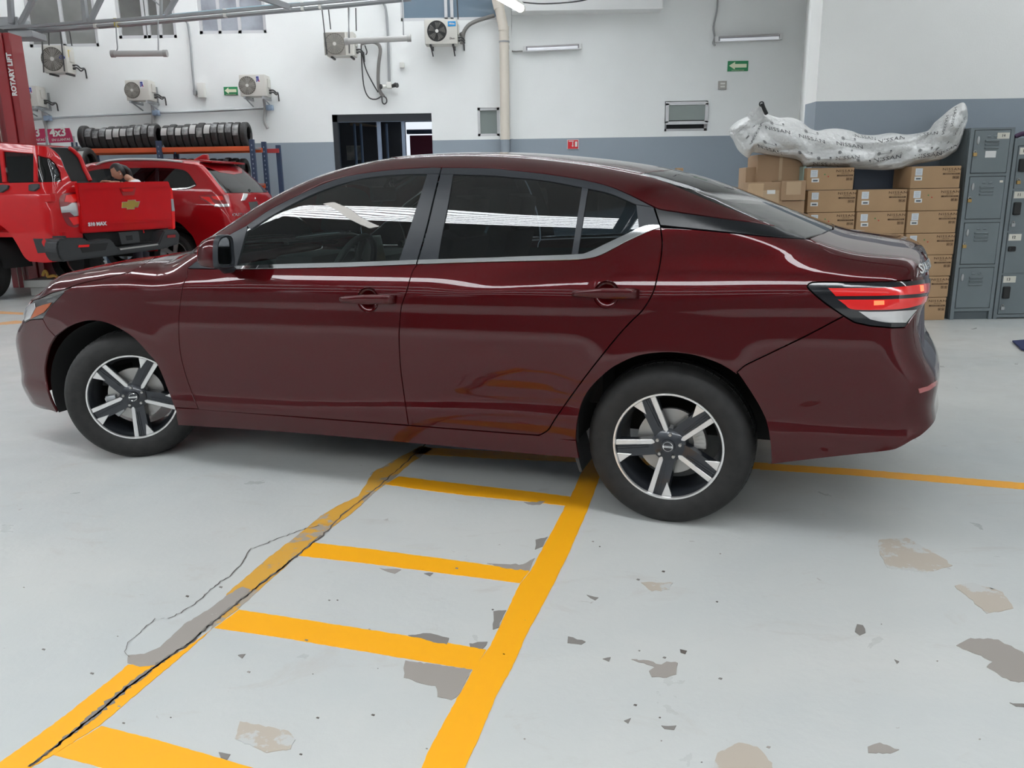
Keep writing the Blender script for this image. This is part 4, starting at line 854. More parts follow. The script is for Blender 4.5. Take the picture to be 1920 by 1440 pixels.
def build_pickup():
    R_ = pick; q = PB; Lp = lambda *p, **k: q.line(list(p), **k); sm = dict(smooth=False)
    arch = [(-6, 420), (0, 422), (16.7, 436), (30.5, 456), (44.4, 480.5), (55.5, 490.5)]
    q.patch('cargo_bed_side', [Lp((-70, 344), (0, 343), (75, 341.5), (144, 339.5), **sm), Lp((144, 339.5), (146, 350), (151, 358), **sm), Lp((148.6, 359.7), (122, 362.5), (112.5, 372), (115, 394), (126, 419), (139, 426), (154, 422)), Lp((154, 424), (156, 446), (119.4, 446), (111, 450), (107, 461), (110, 478), (119.4, 490), (85, 493), (55.5, 490.5), **sm), Lp(*arch[::-1]), Lp((-30, 424), (-55, 440), (-75, 480), **sm)], 'side', redpaint, R_, sp_=(.05, .05), flange=.03, mirror=True)
    q.patch('cab_side', [Lp((-70, 262), (0, 268), (69, 272.8), (91.7, 276), (111, 291.7), (122, 316.7), (132, 336), (133, 340)), Lp((133, 340.5), (115, 341), (116, 336), (114, 322), (106, 307), (94, 296), (69, 290), (69, 340), (62.5, 341), (62.5, 288), (5, 283.5), (11, 341), (4, 342), (-2, 283), (-60, 280), (-70, 343), **sm)], 'side', redpaint, R_, sp_=(.06, .05), flange=.05, mirror=False)
    tn = glassmat('pickup_glass', (.10, .11, .11), f0=1.55)
    q.patch('side_window', [Lp((5, 283), (62.5, 287), (69.5, 340.5), (11, 341), **sm)], 'side', tn, R_, level=-.02, gap=0, flange=0, mirror=False)
    q.patch('side_window', [Lp((68.5, 289), (94, 295.5), (106, 306), (114, 321), (116, 341), (69, 341), **sm)], 'side', tn, R_, level=-.02, gap=0, flange=0, mirror=False)
    for px in ([(57, 347), (62, 345), (75, 344.5), (75, 351), (66, 357.5), (57, 357)], [(0, 348), (8, 346), (19, 347), (17, 353), (6, 360), (-2, 359)]):
        q.patch('handle_cover', [Lp(*px, **sm)], 'side', plastic, R_, level=.03, gap=0, flange=.03)
    lamp = q.patch('tail_lamp', [Lp((148.6, 359.7), (122, 362.5), (112.5, 372), (115, 394), (126, 419), (139, 426), (154, 422)), Lp((152, 390), (149, 360), **sm)], 'side', mat('lamp_dark_red', (.22, .006, .010), .15, 0, 1.), R_, level=.008, gap=.001)
    q.patch('lamp_glow', [Lp((125, 366), (146, 363), (148, 376), (136, 380), (122, 378), **sm)], 'side', redlens, lamp, level=.014, gap=0, flange=.004)
    q.patch('lamp_glow', [Lp((130, 408), (148, 406), (152, 418), (139, 422), **sm)], 'side', redlens, lamp, level=.014, gap=0, flange=.004)
    q.patch('clear_lens', [Lp((115, 388), (127, 386), (136, 380), (150, 380.5), (151, 404), (140, 405), (132, 398), (117, 399), **sm)], 'side', clearlens, lamp, level=.014, gap=0, flange=.006)
    # tailgate built on the tail plane
    o = Vector(pick.location); n = Vector((math.cos(-.31), math.sin(-.31), 0)); p0 = o
    Mi = pick.matrix_basis.inverted() if 0 else (Matrix.Rotation(.31, 4, 'Z') @ Matrix.Translation(-o))
    def pl(px, off=0.): return [Mi @ atx(u, v, p0+n*off, n) for u, v in px]
    def plate(name, px, m, off, dep, par=R_, bev=.012, **k):
        bm = bmesh.new(); prism(bm, pl(px, off), (-dep, 0, 0))
        if bev: bmesh.ops.bevel(bm, geom=list(bm.edges), offset=bev, segments=2, affect='EDGES')
        return obj(name, bm, m, par, 40, **k)
    tg = plate('tailgate', [(145, 343), (317, 340), (320, 350), (324, 428), (317, 428), (155, 437.5), (153, 424), (151, 385)], redpaint, .02, .06)
    plate('tailgate_ridge', [(146, 346), (317, 343), (318, 351), (147, 356)], redpaint, .035, .03, tg, .01)
    plate('lower_ridge', [(156, 419), (322, 409), (323, 414), (156, 424)], redpaint, .032, .02, tg, .006)
    plate('handle_recess', [(224, 352.5), (255, 352), (251.5, 366), (231, 367)], mat('recess_red', (.30, .004, .006), .4, 0, .6), .026, .004, tg, 0)
    plate('tailgate_handle', [(227, 353.5), (252, 353), (249, 359.5), (231, 360)], redpaint, .045, .02, tg, .006)
    gold = mat('emblem_gold', (.62, .42, .10), .3, .8); bow = [(229.5, 379.5), (240, 379), (240.5, 376), (254, 375.5), (254, 378.5), (262, 378.3), (258, 388), (252, 388), (251.5, 391.5), (239, 392), (239, 389), (229, 389.3)]
    plate('emblem_rim', [(228.5, 378.5), (239, 378), (239.5, 375), (255, 374.5), (255, 377.5), (263, 377), (259, 389), (253, 389), (252.5, 392.5), (238, 393), (238, 390), (228, 390.3)], chrome, .03, .012, tg, 0)
    plate('emblem', bow, gold, .036, .008, tg, 0)
    a, b_ = pl([(164, 421.5), (198, 419)], .028); V = b_-a
    text_on('tailgate_lettering', 'S10 MAX', (a+b_)/2+Vector((.012, 0, 0)), (0, V.y, 0), (0, 0, 1), .062, mat('bright_letter', (.7, .7, .7), .3, .2), tg, bold=.003, sx=1.25)
    plate('lamp_strip', [(319.5, 352), (323, 353), (328, 395), (329, 428), (324, 430)], redlens, -.01, .2, R_, .004, label='red far-side lamp')
    plate('clear_lens', [(320.5, 373), (325, 373), (328, 396), (322.5, 396)], clearlens, .0, .1, R_, 0)
    # bumper
    bp = plate('rear_bumper', [(111, 450), (119.4, 446), (160, 446), (167, 454), (205.5, 447), (213, 452), (221, 465), (298, 456), (308, 432), (330.5, 429), (338, 439), (337, 457), (306, 467), (222, 478), (119.4, 491), (110, 479), (107, 461)], plastic, .16, .22, R_, .02)
    bmx = bmesh.new(); prism(bmx, [Vector((.06, .03, .62)), Vector((.06, .01, .84)), Vector((-.42, -.01, .84)), Vector((-.38, 0, .60))], (0, .12, 0)); bmesh.ops.bevel(bmx, geom=list(bmx.edges), offset=.03, segments=2, affect='EDGES'); obj('bumper_corner', bmx, plastic, R_, 50)
    plate('step_pad', [(225, 466), (296, 457), (297, 459.5), (226, 469)], steel, .165, .02, bp, 0)
    plate('bumper_recess', [(149, 459), (203, 455), (198, 469), (155, 474)], mat('deep_black', (.006, .006, .006), .8), .165, .01, bp, 0)
    plate('fog_reflector', [(148, 459.5), (168, 458.5), (167, 463), (147, 464)], redlens, .17, .006, bp, 0); plate('fog_reflector', [(314, 441), (329, 440), (329, 445), (314, 446)], mat('deep_red', (.25, .01, .01), .4), .17, .006, bp, 0)
    plate('recess_panel', [(156, 438), (316, 427), (309, 450), (222, 464), (166, 452)], MATS['deep_black'], -.02, .05, R_, 0)
    lp = plate('plate_holder', [(222, 436), (260, 433.5), (263, 454), (228, 458.5)], mat('plate_black', (.03, .03, .032), .4), .10, .02, R_, .004); plate('plate_socket', [(236, 442), (248, 441), (249, 450), (238, 451)], MATS['deep_black'], .103, .004, lp, 0)
    # bed floor, far side, bulkhead, cab roof, chassis
    bm = bmesh.new(); box(bm, (-.85, PW, .85), (1.6, PW*1.75, .06)); box(bm, (-1.72, PW, 1.08), (.08, PW*1.8, .5)); obj('cargo_bed', bm, redpaint, R_)
    bm = bmesh.new(); box(bm, (-.85, .07, 1.30), (1.6, .08, .10), .02); obj('bed_rail', bm, redpaint, R_, 40); bm = bmesh.new(); box(bm, (-.85, 2*PW-.07, 1.30), (1.6, .08, .10), .02); obj('bed_rail', bm, redpaint, R_, 40)
    pr_ = q.line([(91.7, 276), (100, 281), (111, 291.7), (117, 303), (122, 316.7), (128, 328), (133, 339)]); bm = bmesh.new()
    A = [bm.verts.new(p) for p in pr_]; Bv = [bm.verts.new(p+np.array([.02, .26, 0])) for p in pr_]
    for k in range(len(A)-1): bm.faces.new((A[k], A[k+1], Bv[k+1], Bv[k]))
    obj('rear_cab_window', bm, MATS['deep_black'] if 'deep_black' in MATS else linerm, R_)
    bm = bmesh.new(); tube(bm, [Vector(p+np.array([.03, .28, 0])) for p in pr_], .028, 8); obj('rear_cab_frame', bm, redpaint, R_, 60)
    pa = q.line([(-70, 264), (0, 269), (69, 273.5), (91.7, 276.5)]); bm = bmesh.new(); A = [bm.verts.new(p) for p in pa]; Bv = [bm.verts.new(p+np.array([.02, .30, .015])) for p in pa]
    for k in range(len(A)-1): bm.faces.new((A[k], A[k+1], Bv[k+1], Bv[k]))
    bmesh.ops.solidify(bm, geom=list(bm.faces), thickness=.03); obj('cab_roof', bm, redpaint, R_, 50)
    bm = Box((pr_[0][0]-1.2, .42, 1.55), (2.2, .04, .55), .01); obj('cab_inner_panel', bm, linerm, R_)
    bm = Box((-2.2, PW, .62), (4.2, .9, .14), .02); box(bm, (-.1, PW, .62), (.25, 1.5, .12)); obj('chassis', bm, linerm, R_)
    # wheel
    wc = Mi @ atx(4, 508, o, Vector((math.sin(.31), math.cos(.31), 0))); bot = Mi @ atz(28, 567); r_ = .39
    for x in (-1.52, -4.6):
        for y_, sg in ((.02, 1), (2*PW-.02, -1)):
            w_ = bpy.data.objects.new('wheel', None); link(w_, R_); w_.location = (x, y_, r_); w_.rotation_euler = (0, 0, 0 if sg > 0 else math.pi)
            bm = bmesh.new(); lathe(bm, [(.23, .03), (.245, 0), (.30, -.02), (.35, -.01), (.38, .02), (.39, .05), (.39, .22), (.36, .26), (.24, .24)], 56, 'Y'); obj('tyre', bm, rubber, w_, 40)
            bm = bmesh.new()
            for k in range(44):
                a = 2*math.pi*k/44; box(bm, (.388*math.cos(a), .055, .388*math.sin(a)), (.02, .07, .03), 0, Matrix.Rotation(-a, 4, 'Y'))
            obj('tread_blocks', bm, rubber, w_, kind='stuff')
            bm = bmesh.new(); lathe(bm, [(.235, .005), (.225, .005), (.215, .03), (.20, .14)], 40, 'Y'); cyl(bm, (0, .02, 0), (0, .08, 0), .06)
            for k in range(6):
                a = 2*math.pi*k/6+.3; rot = Matrix.Rotation(a, 4, 'Y')
                for dx in (-.022, .022): prism(bm, [rot @ Vector(p) for p in ((dx-.014, .03, .04), (dx*1.5-.014, .012, .225), (dx*1.5+.014, .012, .225), (dx+.014, .03, .04))], (0, .03, 0))
            obj('rim', bm, mat('silver_alloy', (.55, .55, .55), .35, .8), w_, 40)
            bm = bmesh.new(); cyl(bm, (0, .10, 0), (0, .12, 0), .19); obj('brake_drum', bm, darkf, w_)
        bm = bmesh.new(); n_ = 20; A = []; Bv = []
        for i in range(n_+1): a = math.pi*i/n_; A.append(bm.verts.new((x+.50*math.cos(a), .06, .42+.46*math.sin(a)))); Bv.append(bm.verts.new((x+.50*math.cos(a), .5, .42+.46*math.sin(a))))
        for i in range(n_): bm.faces.new((A[i], A[i+1], Bv[i+1], Bv[i]))
        bm.faces.new(Bv); obj('wheel_housing', bm, linerm, R_, 40)
    # front half (out of the frame): simple closed body
    bm = Box((-4.3, PW, .95), (1.6, PW*1.9, .62), .12); obj('bonnet', bm, redpaint, R_, 50)
build_pickup()
# ---- SUV
suv = empty('suv', (at(441, 400, 13.0).x, 13.0, 0), -.15, 'crimson SUV with silver roof rails parked behind the red pickup', 'car')
SW = .92
Hs = pch([-4.6, -4.2, -3.75, -3.3, -2.9, -2.2, -1.5, -.9, -.5, -.3], [.95, 1.1, 1.27, 1.62, 1.80, 1.90, 1.90, 1.87, 1.83, 1.80])
SB = Shell(box_f(SW, [.3, .5, .8, 1.05, 1.2, 1.3, 1.5, 1.75, 2.0], [-.05, -.02, 0, -.005, -.03, -.055, -.12, -.22, -.34], [-.06, 0, .02, -.02, -.07, -.12, -.30, -.55, -.8], [.3, .5, .75, 1.05, 1.2, 1.3, 1.5, 1.75, 2.0], .14, -3.6, Hs), suv, SW, -3.2, -.95, (10, 19))
def build_suv():
    q = SB; R_ = suv; Lp = lambda *p, **k: q.line(list(p), **k); sm = dict(smooth=False)
    win_top = [(134, 340), (150, 328), (172, 320), (197, 316.5), (231, 315.5), (296, 314.8), (333, 316.8), (349.5, 322), (360, 334), (368, 346)]
    win_bot = [(367, 349), (354, 354), (319, 357), (250, 359), (180, 361), (120, 362)]
    roof_e = [(125, 342), (134, 335.5), (160, 320.5), (191, 308.5), (225, 303.8), (292, 303.5), (343, 306.5), (384, 313)]
    glassL = [(384, 313), (390, 319), (405, 339), (423, 361.8)]
    q.patch('body_side', [Lp(*win_bot[::-1]), Lp((368, 346), (354, 354), **sm) if 0 else Lp((367, 349), (368, 346), **sm), Lp(*win_top[::-1]), Lp((134, 340), (125, 342), **sm), Lp(*roof_e), Lp(*glassL), Lp((423, 362), (428, 365), **sm), Lp((428, 365), (395, 365), (373, 368), (380, 375), (402, 387), (430, 387), **sm), Lp((430, 387), (434, 402), (441, 440), (436, 470), (372, 472), **sm), Lp((367, 457), (361, 443), (350, 431), (340, 421), (328, 415), (312, 413), (298, 420), (285, 440), (280, 470)), Lp((120, 470), (110, 362), (120, 362), **sm)], 'side', suvpaint, R_, sp_=(.07, .04), flange=.05, mirror=True)
    tn = glassmat('suv_glass', (.03, .03, .032), f0=1.6)
    q.patch('side_window', [Lp(*win_top), Lp(*win_bot)], 'side', tn, R_, level=-.006, gap=0, flange=0)
    q.patch('window_pillar', [Lp((291, 314.8), (296.5, 315), (299, 358), (292, 358.5), **sm)], 'side', blackgloss, R_, level=.002, gap=0, flange=.004)
    q.patch('window_trim', [Lp((319, 356), (354, 353), (367, 348), (365, 346.5), (352, 351.5), (319, 354), **sm)], 'side', chrome, R_, level=.006, gap=0, flange=.006)
    e = q.par(Lp((423, 362), (430, 387), (436, 425), **sm), 'side'); SE = q.xr+.9*math.pi/2+.002
    q.patch('tailgate', [('P', [tuple(e[0]), tuple(e[len(e)//2]), tuple(e[-1])]), ('P', [(SE, e[-1][1]), (SE, e[0][1]+.0)])], 'side', suvpaint, R_, sp_=(.05, .04), join=True, flange=.02)
    q.patch('rear_bumper', [('P', [(e[-1][0]-.05, e[-1][1]-.01), (SE, e[-1][1]-.01), (SE, .35), (e[-1][0]-.1, .35)])], 'side', suvpaint, R_, sp_=(.05, .05), join=True, flange=.02)
    gl_ = q.par(Lp(*glassL), 'side')
    q.patch('rear_window', [('P', gl_), ('P', [(SE, gl_[-1][1]), (SE, gl_[0][1]+.01)])], 'side', tn, R_, level=-.004, gap=.002, sp_=(.05, .04), join=True, flange=0)
    q.patch('wiper', [Lp((472, 357), (478, 353.5), (494, 354.5), (490, 357.5), **sm)], 'side', blackm, R_, level=.02, gap=0, mirror=False)
    t_ = q.patch('tail_lamp', [Lp((373, 368), (395, 365), (428, 365), (431, 383), (430, 387.5), (402, 387.5), (380, 375), **sm)], 'side', mat('lamp_dark_red', (.22, .006, .010), .15, 0, 1.), R_, level=.008, gap=0)
    q.patch('lamp_glow', [Lp((375, 368.5), (392, 369), (400, 380), (404, 383), (399, 384), (388, 376), **sm)], 'side', redlens, t_, level=.016, gap=0, flange=.004)
    q.patch('lamp_glow', [Lp((396, 368), (416, 367), (419, 374), (412, 376), (400, 373), **sm)], 'side', redlens, t_, level=.016, gap=0, flange=.004)
    q.patch('clear_lens', [Lp((403, 382.5), (429, 382), (429, 387), (401, 388), **sm)], 'side', clearlens, t_, level=.016, gap=0, flange=.006)
    q.patch('chrome_bar', [Lp((455, 362.5), (463, 363), (459, 375), (451, 376), **sm)], 'side', chrome, R_, level=.02, gap=0, mirror=False)
    q.patch('plate_recess', [Lp((466, 379), (500, 376), (500, 395), (470, 396), **sm)], 'side', darkf, R_, level=.004, gap=0, mirror=False)
    for a in (0, 2.094, 4.189):
        cx, cy = 481.7, 370; P = []
        for r_, da in ((0, 0), (3.4, -.5), (6.2, 0), (3.4, .5)): P.append((cx+r_*math.sin(a+da)*.8, cy-r_*math.cos(a+da)))
        q.patch('emblem_diamond', [Lp(*P, **sm)], 'side', chrome, R_, level=.014, gap=0, flange=.006, mirror=False)
    V, Fc = text_verts('OUTLANDER', size=.06, extrude=.002, bold=.0015, sx=1.2, align='LEFT'); a0 = q.par(Lp((435, 403), (436, 403)), 'side')[0]
    P = q.pt(np.array([(a0[0]+v.x, a0[1]+v.y) for v in V]), 'side', .004); raw('badge_lettering', P, Fc, chrome, R_)
    # roof, rails, antenna fin, spoiler
    re_ = q.par(q.line(roof_e), 'top')
    q.patch('roof_panel', [('P', [(re_[0][0]-.05, 0)]), ('P', re_), ('P', [(re_[-1][0]+.12, .4), (re_[-1][0]+.16, 0)])], 'top', suvpaint, R_, sym=True, sp_=(.12, .10), flange=.02)
    q.patch('windscreen', [('P', [(-3.5, 0), (-3.46, .7)]), ('P', [tuple(re_[0])]), ('P', [(re_[0][0]-.05, 0)])], 'top', tn, R_, sym=True, sp_=(.12, .1), flange=0)
    for sg in (1, -1):
        bm = bmesh.new(); pts = [q.hit([(u, v)])[0]+np.array([0, .04, .035]) for u, v in ((178, 314), (196, 307), (230, 303.5), (292, 304), (340, 308))]
        if sg < 0: pts = [np.array([p[0], 2*SW-p[1], p[2]]) for p in pts]
        tube(bm, crom(pts, 5), .022, 8); obj('roof_rail', bm, mat('satin_silver', (.62, .62, .62), .35, .7), R_, 50)
    hp = q.hit([(405, 312)])[0]; fx = Vector((-.95, SW, Hs(np.array([-.95]))[0]-.01)); bm = bmesh.new(); prism(bm, [fx+Vector(p) for p in ((-.20, -.035, 0), (.10, -.035, 0), (.08, -.01, .10), (.0, -.01, .10))], (0, .07, 0)); bmesh.ops.bevel(bm, geom=list(bm.edges), offset=.008, segments=1, affect='EDGES'); obj('antenna_fin', bm, suvpaint, R_, 40)
    bm = Box((-.60, SW, 1.83), (.22, 1.15, .035), .012, Matrix.Rotation(.12, 4, 'Y')); obj('spoiler', bm, suvpaint, R_, 50)
    wc = q.hit([(325, 474)])[0]; wx = wc[0]
    for x in (wx, wx-1.95):
        for y_, sg in ((.03, 1), (2*SW-.03, -1)):
            w_ = bpy.data.objects.new('wheel', None); link(w_, R_); w_.location = (x, y_, .36); w_.rotation_euler = (0, 0, 0 if sg > 0 else math.pi)
            bm = bmesh.new(); lathe(bm, [(.23, .03), (.245, 0), (.30, -.015), (.345, .01), (.36, .05), (.36, .20), (.24, .22)], 44, 'Y'); obj('tyre', bm, rubber, w_, 40)
            bm = bmesh.new(); lathe(bm, [(.235, .005), (.225, .005), (.21, .03), (.20, .14)], 32, 'Y'); cyl(bm, (0, .02, 0), (0, .08, 0), .05)
            for k in range(5): rot = Matrix.Rotation(2*math.pi*k/5+.3, 4, 'Y'); prism(bm, [rot @ Vector(p) for p in ((-.03, .03, .04), (-.045, .012, .225), (.03, .012, .225), (.02, .03, .04))], (0, .03, 0))
            obj('rim', bm, MATS['silver_alloy'], w_, 40)
        bm = bmesh.new(); n_ = 18; A = []; Bv = []
        for i in range(n_+1): a = math.pi*i/n_; A.append(bm.verts.new((x+.46*math.cos(a), .08, .38+.44*math.sin(a)))); Bv.append(bm.verts.new((x+.46*math.cos(a), .5, .38+.44*math.sin(a))))
        for i in range(n_): bm.faces.new((A[i], A[i+1], Bv[i+1], Bv[i]))
        bm.faces.new(Bv); obj('wheel_housing', bm, linerm, R_, 40)
    bm = Box((-1.8, SW, .45), (3.0, 1.3, .25), .03); box(bm, (-1.3, SW, .9), (.9, 1.3, .4), .05); box(bm, (-2.3, SW, 1.2), (.15, 1.3, .6), .05); obj('floor_and_seats', bm, linerm, R_, 50)
build_suv()
# low grey ramp and yellow strap glimpsed between the truck wheel and the sedan bonnet
a = at(66, 522, 10.9); b_ = at(110, 535, 10.9); bm = Box((a.x+.25, 11.2, .17), (.9, .5, .10), .01); box(bm, (a.x+.25, 11.2, .06), (.8, .4, .12), .01); tag(obj('lift_platform', bm, mat('platform_grey', (.40, .40, .38), .5)), 'low grey platform on the floor behind the pickup rear wheel', 'platform')
bm = bmesh.new(); tube(bm, crom([at(80, 517, 11.0), at(84, 508, 11.0), at(88, 512, 11.0), at(90, 519, 11.0), at(100, 517, 11.0), at(108, 519, 11.0)], 4), .02, 6); tag(obj('strap', bm, mat('ochre_strap', (.45, .25, .05), .7), None, 50), 'ochre strap lying on the low grey platform', 'strap')
# ------------------------------------------------------------------ the person between the two red vehicles
def skin(name, pts, edges, rad, m, parent, lvl=2):
    me = bpy.data.meshes.new(name); me.from_pydata([tuple(p) for p in pts], edges, []); o = bpy.data.objects.new(name, me); link(o, parent); me.materials.append(m)
    md = o.modifiers.new('s', 'SKIN'); sk = me.skin_vertices[0] if me.skin_vertices else None
    if not me.skin_vertices:
        bpy.context.view_layer.objects.active = o
    for i, r_ in enumerate(rad): me.skin_vertices[0].data[i].radius = (r_, r_) if not isinstance(r_, tuple) else r_
    me.skin_vertices[0].data[0].use_root = True
    s2 = o.modifiers.new('d', 'SUBSURF'); s2.levels = lvl; s2.render_levels = lvl
    dg = bpy.context.evaluated_depsgraph_get(); m2 = bpy.data.meshes.new_from_object(o.evaluated_get(dg)); o.modifiers.clear(); o.data = m2; m2.name = name; m2.shade_smooth()
    return o
skinm = mat('skin', (.50, .27, .18), .5); hairm = mat('black_hair', (.012, .010, .010), .45); coat = mat('white_shirt', (.74, .74, .76), .8)
YP = 12.55
hd = at(222, 322, YP); per = empty('person', (hd.x+.14, YP, 0), 0, 'person with dark tied-back hair and a white shirt, head bowed, standing behind the pickup bed', 'person')
def P_(x, y, z): return Vector((x, y, z))
hz = hd.z; hx = hd.x-per.location.x
# local frame: facing left (-x) and slightly to the camera, leaning forward
body = [P_(.06, 0, .98), P_(.08, 0, 1.12), P_(.07, 0, hz-.36), P_(.10, 0, hz-.20), P_(.04, 0, hz-.12), P_(-.05, -.02, hz-.06),
        P_(.09, -.15, hz-.20), P_(-.03, -.20, hz-.33), P_(-.19, -.16, hz-.145), P_(.09, .15, hz-.20), P_(-.03, .20, hz-.33), P_(-.20, .14, hz-.15),
        P_(.06, -.10, .90), P_(.05, -.11, .50), P_(.06, -.11, .09), P_(-.06, -.11, .05), P_(.06, .10, .90), P_(.05, .11, .50), P_(.06, .11, .09), P_(-.06, .11, .05)]
ed = [(0, 1), (1, 2), (2, 3), (3, 4), (4, 5), (3, 6), (6, 7), (7, 8), (3, 9), (9, 10), (10, 11), (0, 12), (12, 13), (13, 14), (14, 15), (0, 16), (16, 17), (17, 18), (18, 19)]
rd = [.13, .12, (.12, .15), (.09, .13), .05, .05, .06, .045, .035, .06, .045, .035, .085, .06, .04, .035, .085, .06, .04, .035]
try:
    skin('body', body, ed, rd, skinm, per)
    skin('shirt', [body[0]+P_(0, 0, .02), body[1], body[2], body[3]+P_(0, 0, -.005), body[6], body[7], body[9], body[10], body[4]+P_(.02, 0, -.025)], [(0, 1), (1, 2), (2, 3), (3, 4), (4, 5), (3, 6), (6, 7), (3, 8)], [.15, .135, (.135, .165), (.105, .15), .078, .062, .078, .062, .07], coat, per)
    skin('trousers', [body[0], body[12], body[13], body[14]+P_(0, 0, .03), body[16], body[17], body[18]+P_(0, 0, .03)], [(0, 1), (1, 2), (2, 3), (0, 4), (4, 5), (5, 6)], [.145, .10, .075, .065, .10, .075, .065], mat('dark_trousers', (.02, .02, .03), .8), per)
except Exception as ex: print('SKIN', ex)
rotH = Matrix.Translation((hx, -.02, hz)) @ Matrix.Rotation(math.radians(30), 4, 'Z') @ Matrix.Rotation(math.radians(-30), 4, 'Y')
bm = bmesh.new(); bmesh.ops.create_uvsphere(bm, u_segments=28, v_segments=20, radius=1)
for v in bm.verts:     # face looks to local -x
    x, y, z = v.co; s_ = 1-.16*max(0, -z)**1.5; v.co = Vector((x*.094*(1-.05*max(0, z)), y*.073*s_, z*.112))
    if x < -.1 and z < -.2: v.co.x -= .012*max(0, -z)
    # nose and brow
    dn = math.exp(-((y/.16)**2)-(((z+.12)/.22)**2)); 
    if x < 0: v.co.x -= .016*dn
    de = math.exp(-(((abs(y)-.36)/.14)**2)-(((z-.06)/.10)**2))
    if x < 0: v.co.x += .007*de
bmesh.ops.transform(bm, matrix=rotH, verts=bm.verts); head = obj('head', bm, skinm, per, 80)
for y_ in (-.026, .026):
    bm = bmesh.new(); bmesh.ops.create_uvsphere(bm, u_segments=8, v_segments=6, radius=.011, matrix=rotH @ Matrix.Translation((-.078, y_, .006)) @ Matrix.Diagonal((.6, 1.2, .5, 1))); obj('eye', bm, hairm, head)
    bm = bmesh.new(); tube(bm, [rotH @ Vector((-.088, y_-.014, .028)), rotH @ Vector((-.091, y_, .033)), rotH @ Vector((-.084, y_+.014, .028))], .0028, 5); obj('eyebrow', bm, hairm, head)
bm = bmesh.new(); tube(bm, [rotH @ Vector((-.086, -.020, -.058)), rotH @ Vector((-.095, 0, -.060)), rotH @ Vector((-.086, .020, -.058))], .006, 6); obj('mouth', bm, mat('lips', (.42, .14, .12), .5), head)
for y_ in (-.072, .072):
    bm = bmesh.new(); bmesh.ops.create_uvsphere(bm, u_segments=10, v_segments=8, radius=.026, matrix=rotH @ Matrix.Translation((.008, y_, -.012)) @ Matrix.Diagonal((.6, .3, 1, 1))); obj('ear', bm, skinm, head, 80)
    bm = bmesh.new(); bmesh.ops.create_uvsphere(bm, u_segments=8, v_segments=6, radius=.010, matrix=rotH @ Matrix.Translation((.004, y_*1.1, -.044))); obj('earring', bm, white, head)
bm = bmesh.new(); bmesh.ops.create_uvsphere(bm, u_segments=26, v_segments=18, radius=1)
dl = [v for v in bm.verts if (v.co.x < -.35 and v.co.z < .55) or (v.co.x < .15 and v.co.z < -.12)]
for v in bm.verts: v.co = Vector((v.co.x*.108+.008, v.co.y*.084, v.co.z*.122+.006))
bmesh.ops.delete(bm, geom=dl, context='VERTS'); bmesh.ops.solidify(bm, geom=list(bm.faces), thickness=.008); bmesh.ops.transform(bm, matrix=rotH, verts=bm.verts); hair = obj('hair', bm, hairm, head, 80)
bm = bmesh.new(); k = [rotH @ Vector(p) for p in ((.07, 0, .03), (.115, 0, -.02), (.125, 0, -.09), (.10, 0, -.17), (.085, 0, -.24))]; tube(bm, crom(k, 5), lambda t: .052*(1-.45*t), 12); obj('ponytail', bm, hairm, head, 80)
# hand resting on the bed rail: palm and five fingers
for sy, w_i in ((-1, 8), (1, 11)):
    c_ = body[w_i]; bm = bmesh.new(); box(bm, c_+Vector((-.055, 0, .005)), (.085, .075, .028), .012, Matrix.Rotation(.1, 4, 'Y')); obj('palm', bm, skinm, per, 60)
    for k, (dy, ln) in enumerate(((-.030, .062), (-.010, .072), (.010, .068), (.030, .055))):
        b0 = c_+Vector((-.09, dy, .008)); bm = bmesh.new(); tube(bm, crom([b0, b0+Vector((-ln*.5, 0, .004)), b0+Vector((-ln*.85, 0, -.012)), b0+Vector((-ln, 0, -.03))], 3), lambda t: .0092*(1-.25*t), 8); obj('finger', bm, skinm, per, 60)
    b0 = c_+Vector((-.035, -sy*.035, 0)); bm = bmesh.new(); tube(bm, crom([b0, b0+Vector((-.03, -sy*.025, 0)), b0+Vector((-.062, -sy*.022, -.01))], 3), .0105, 8); obj('thumb', bm, skinm, per, 60)
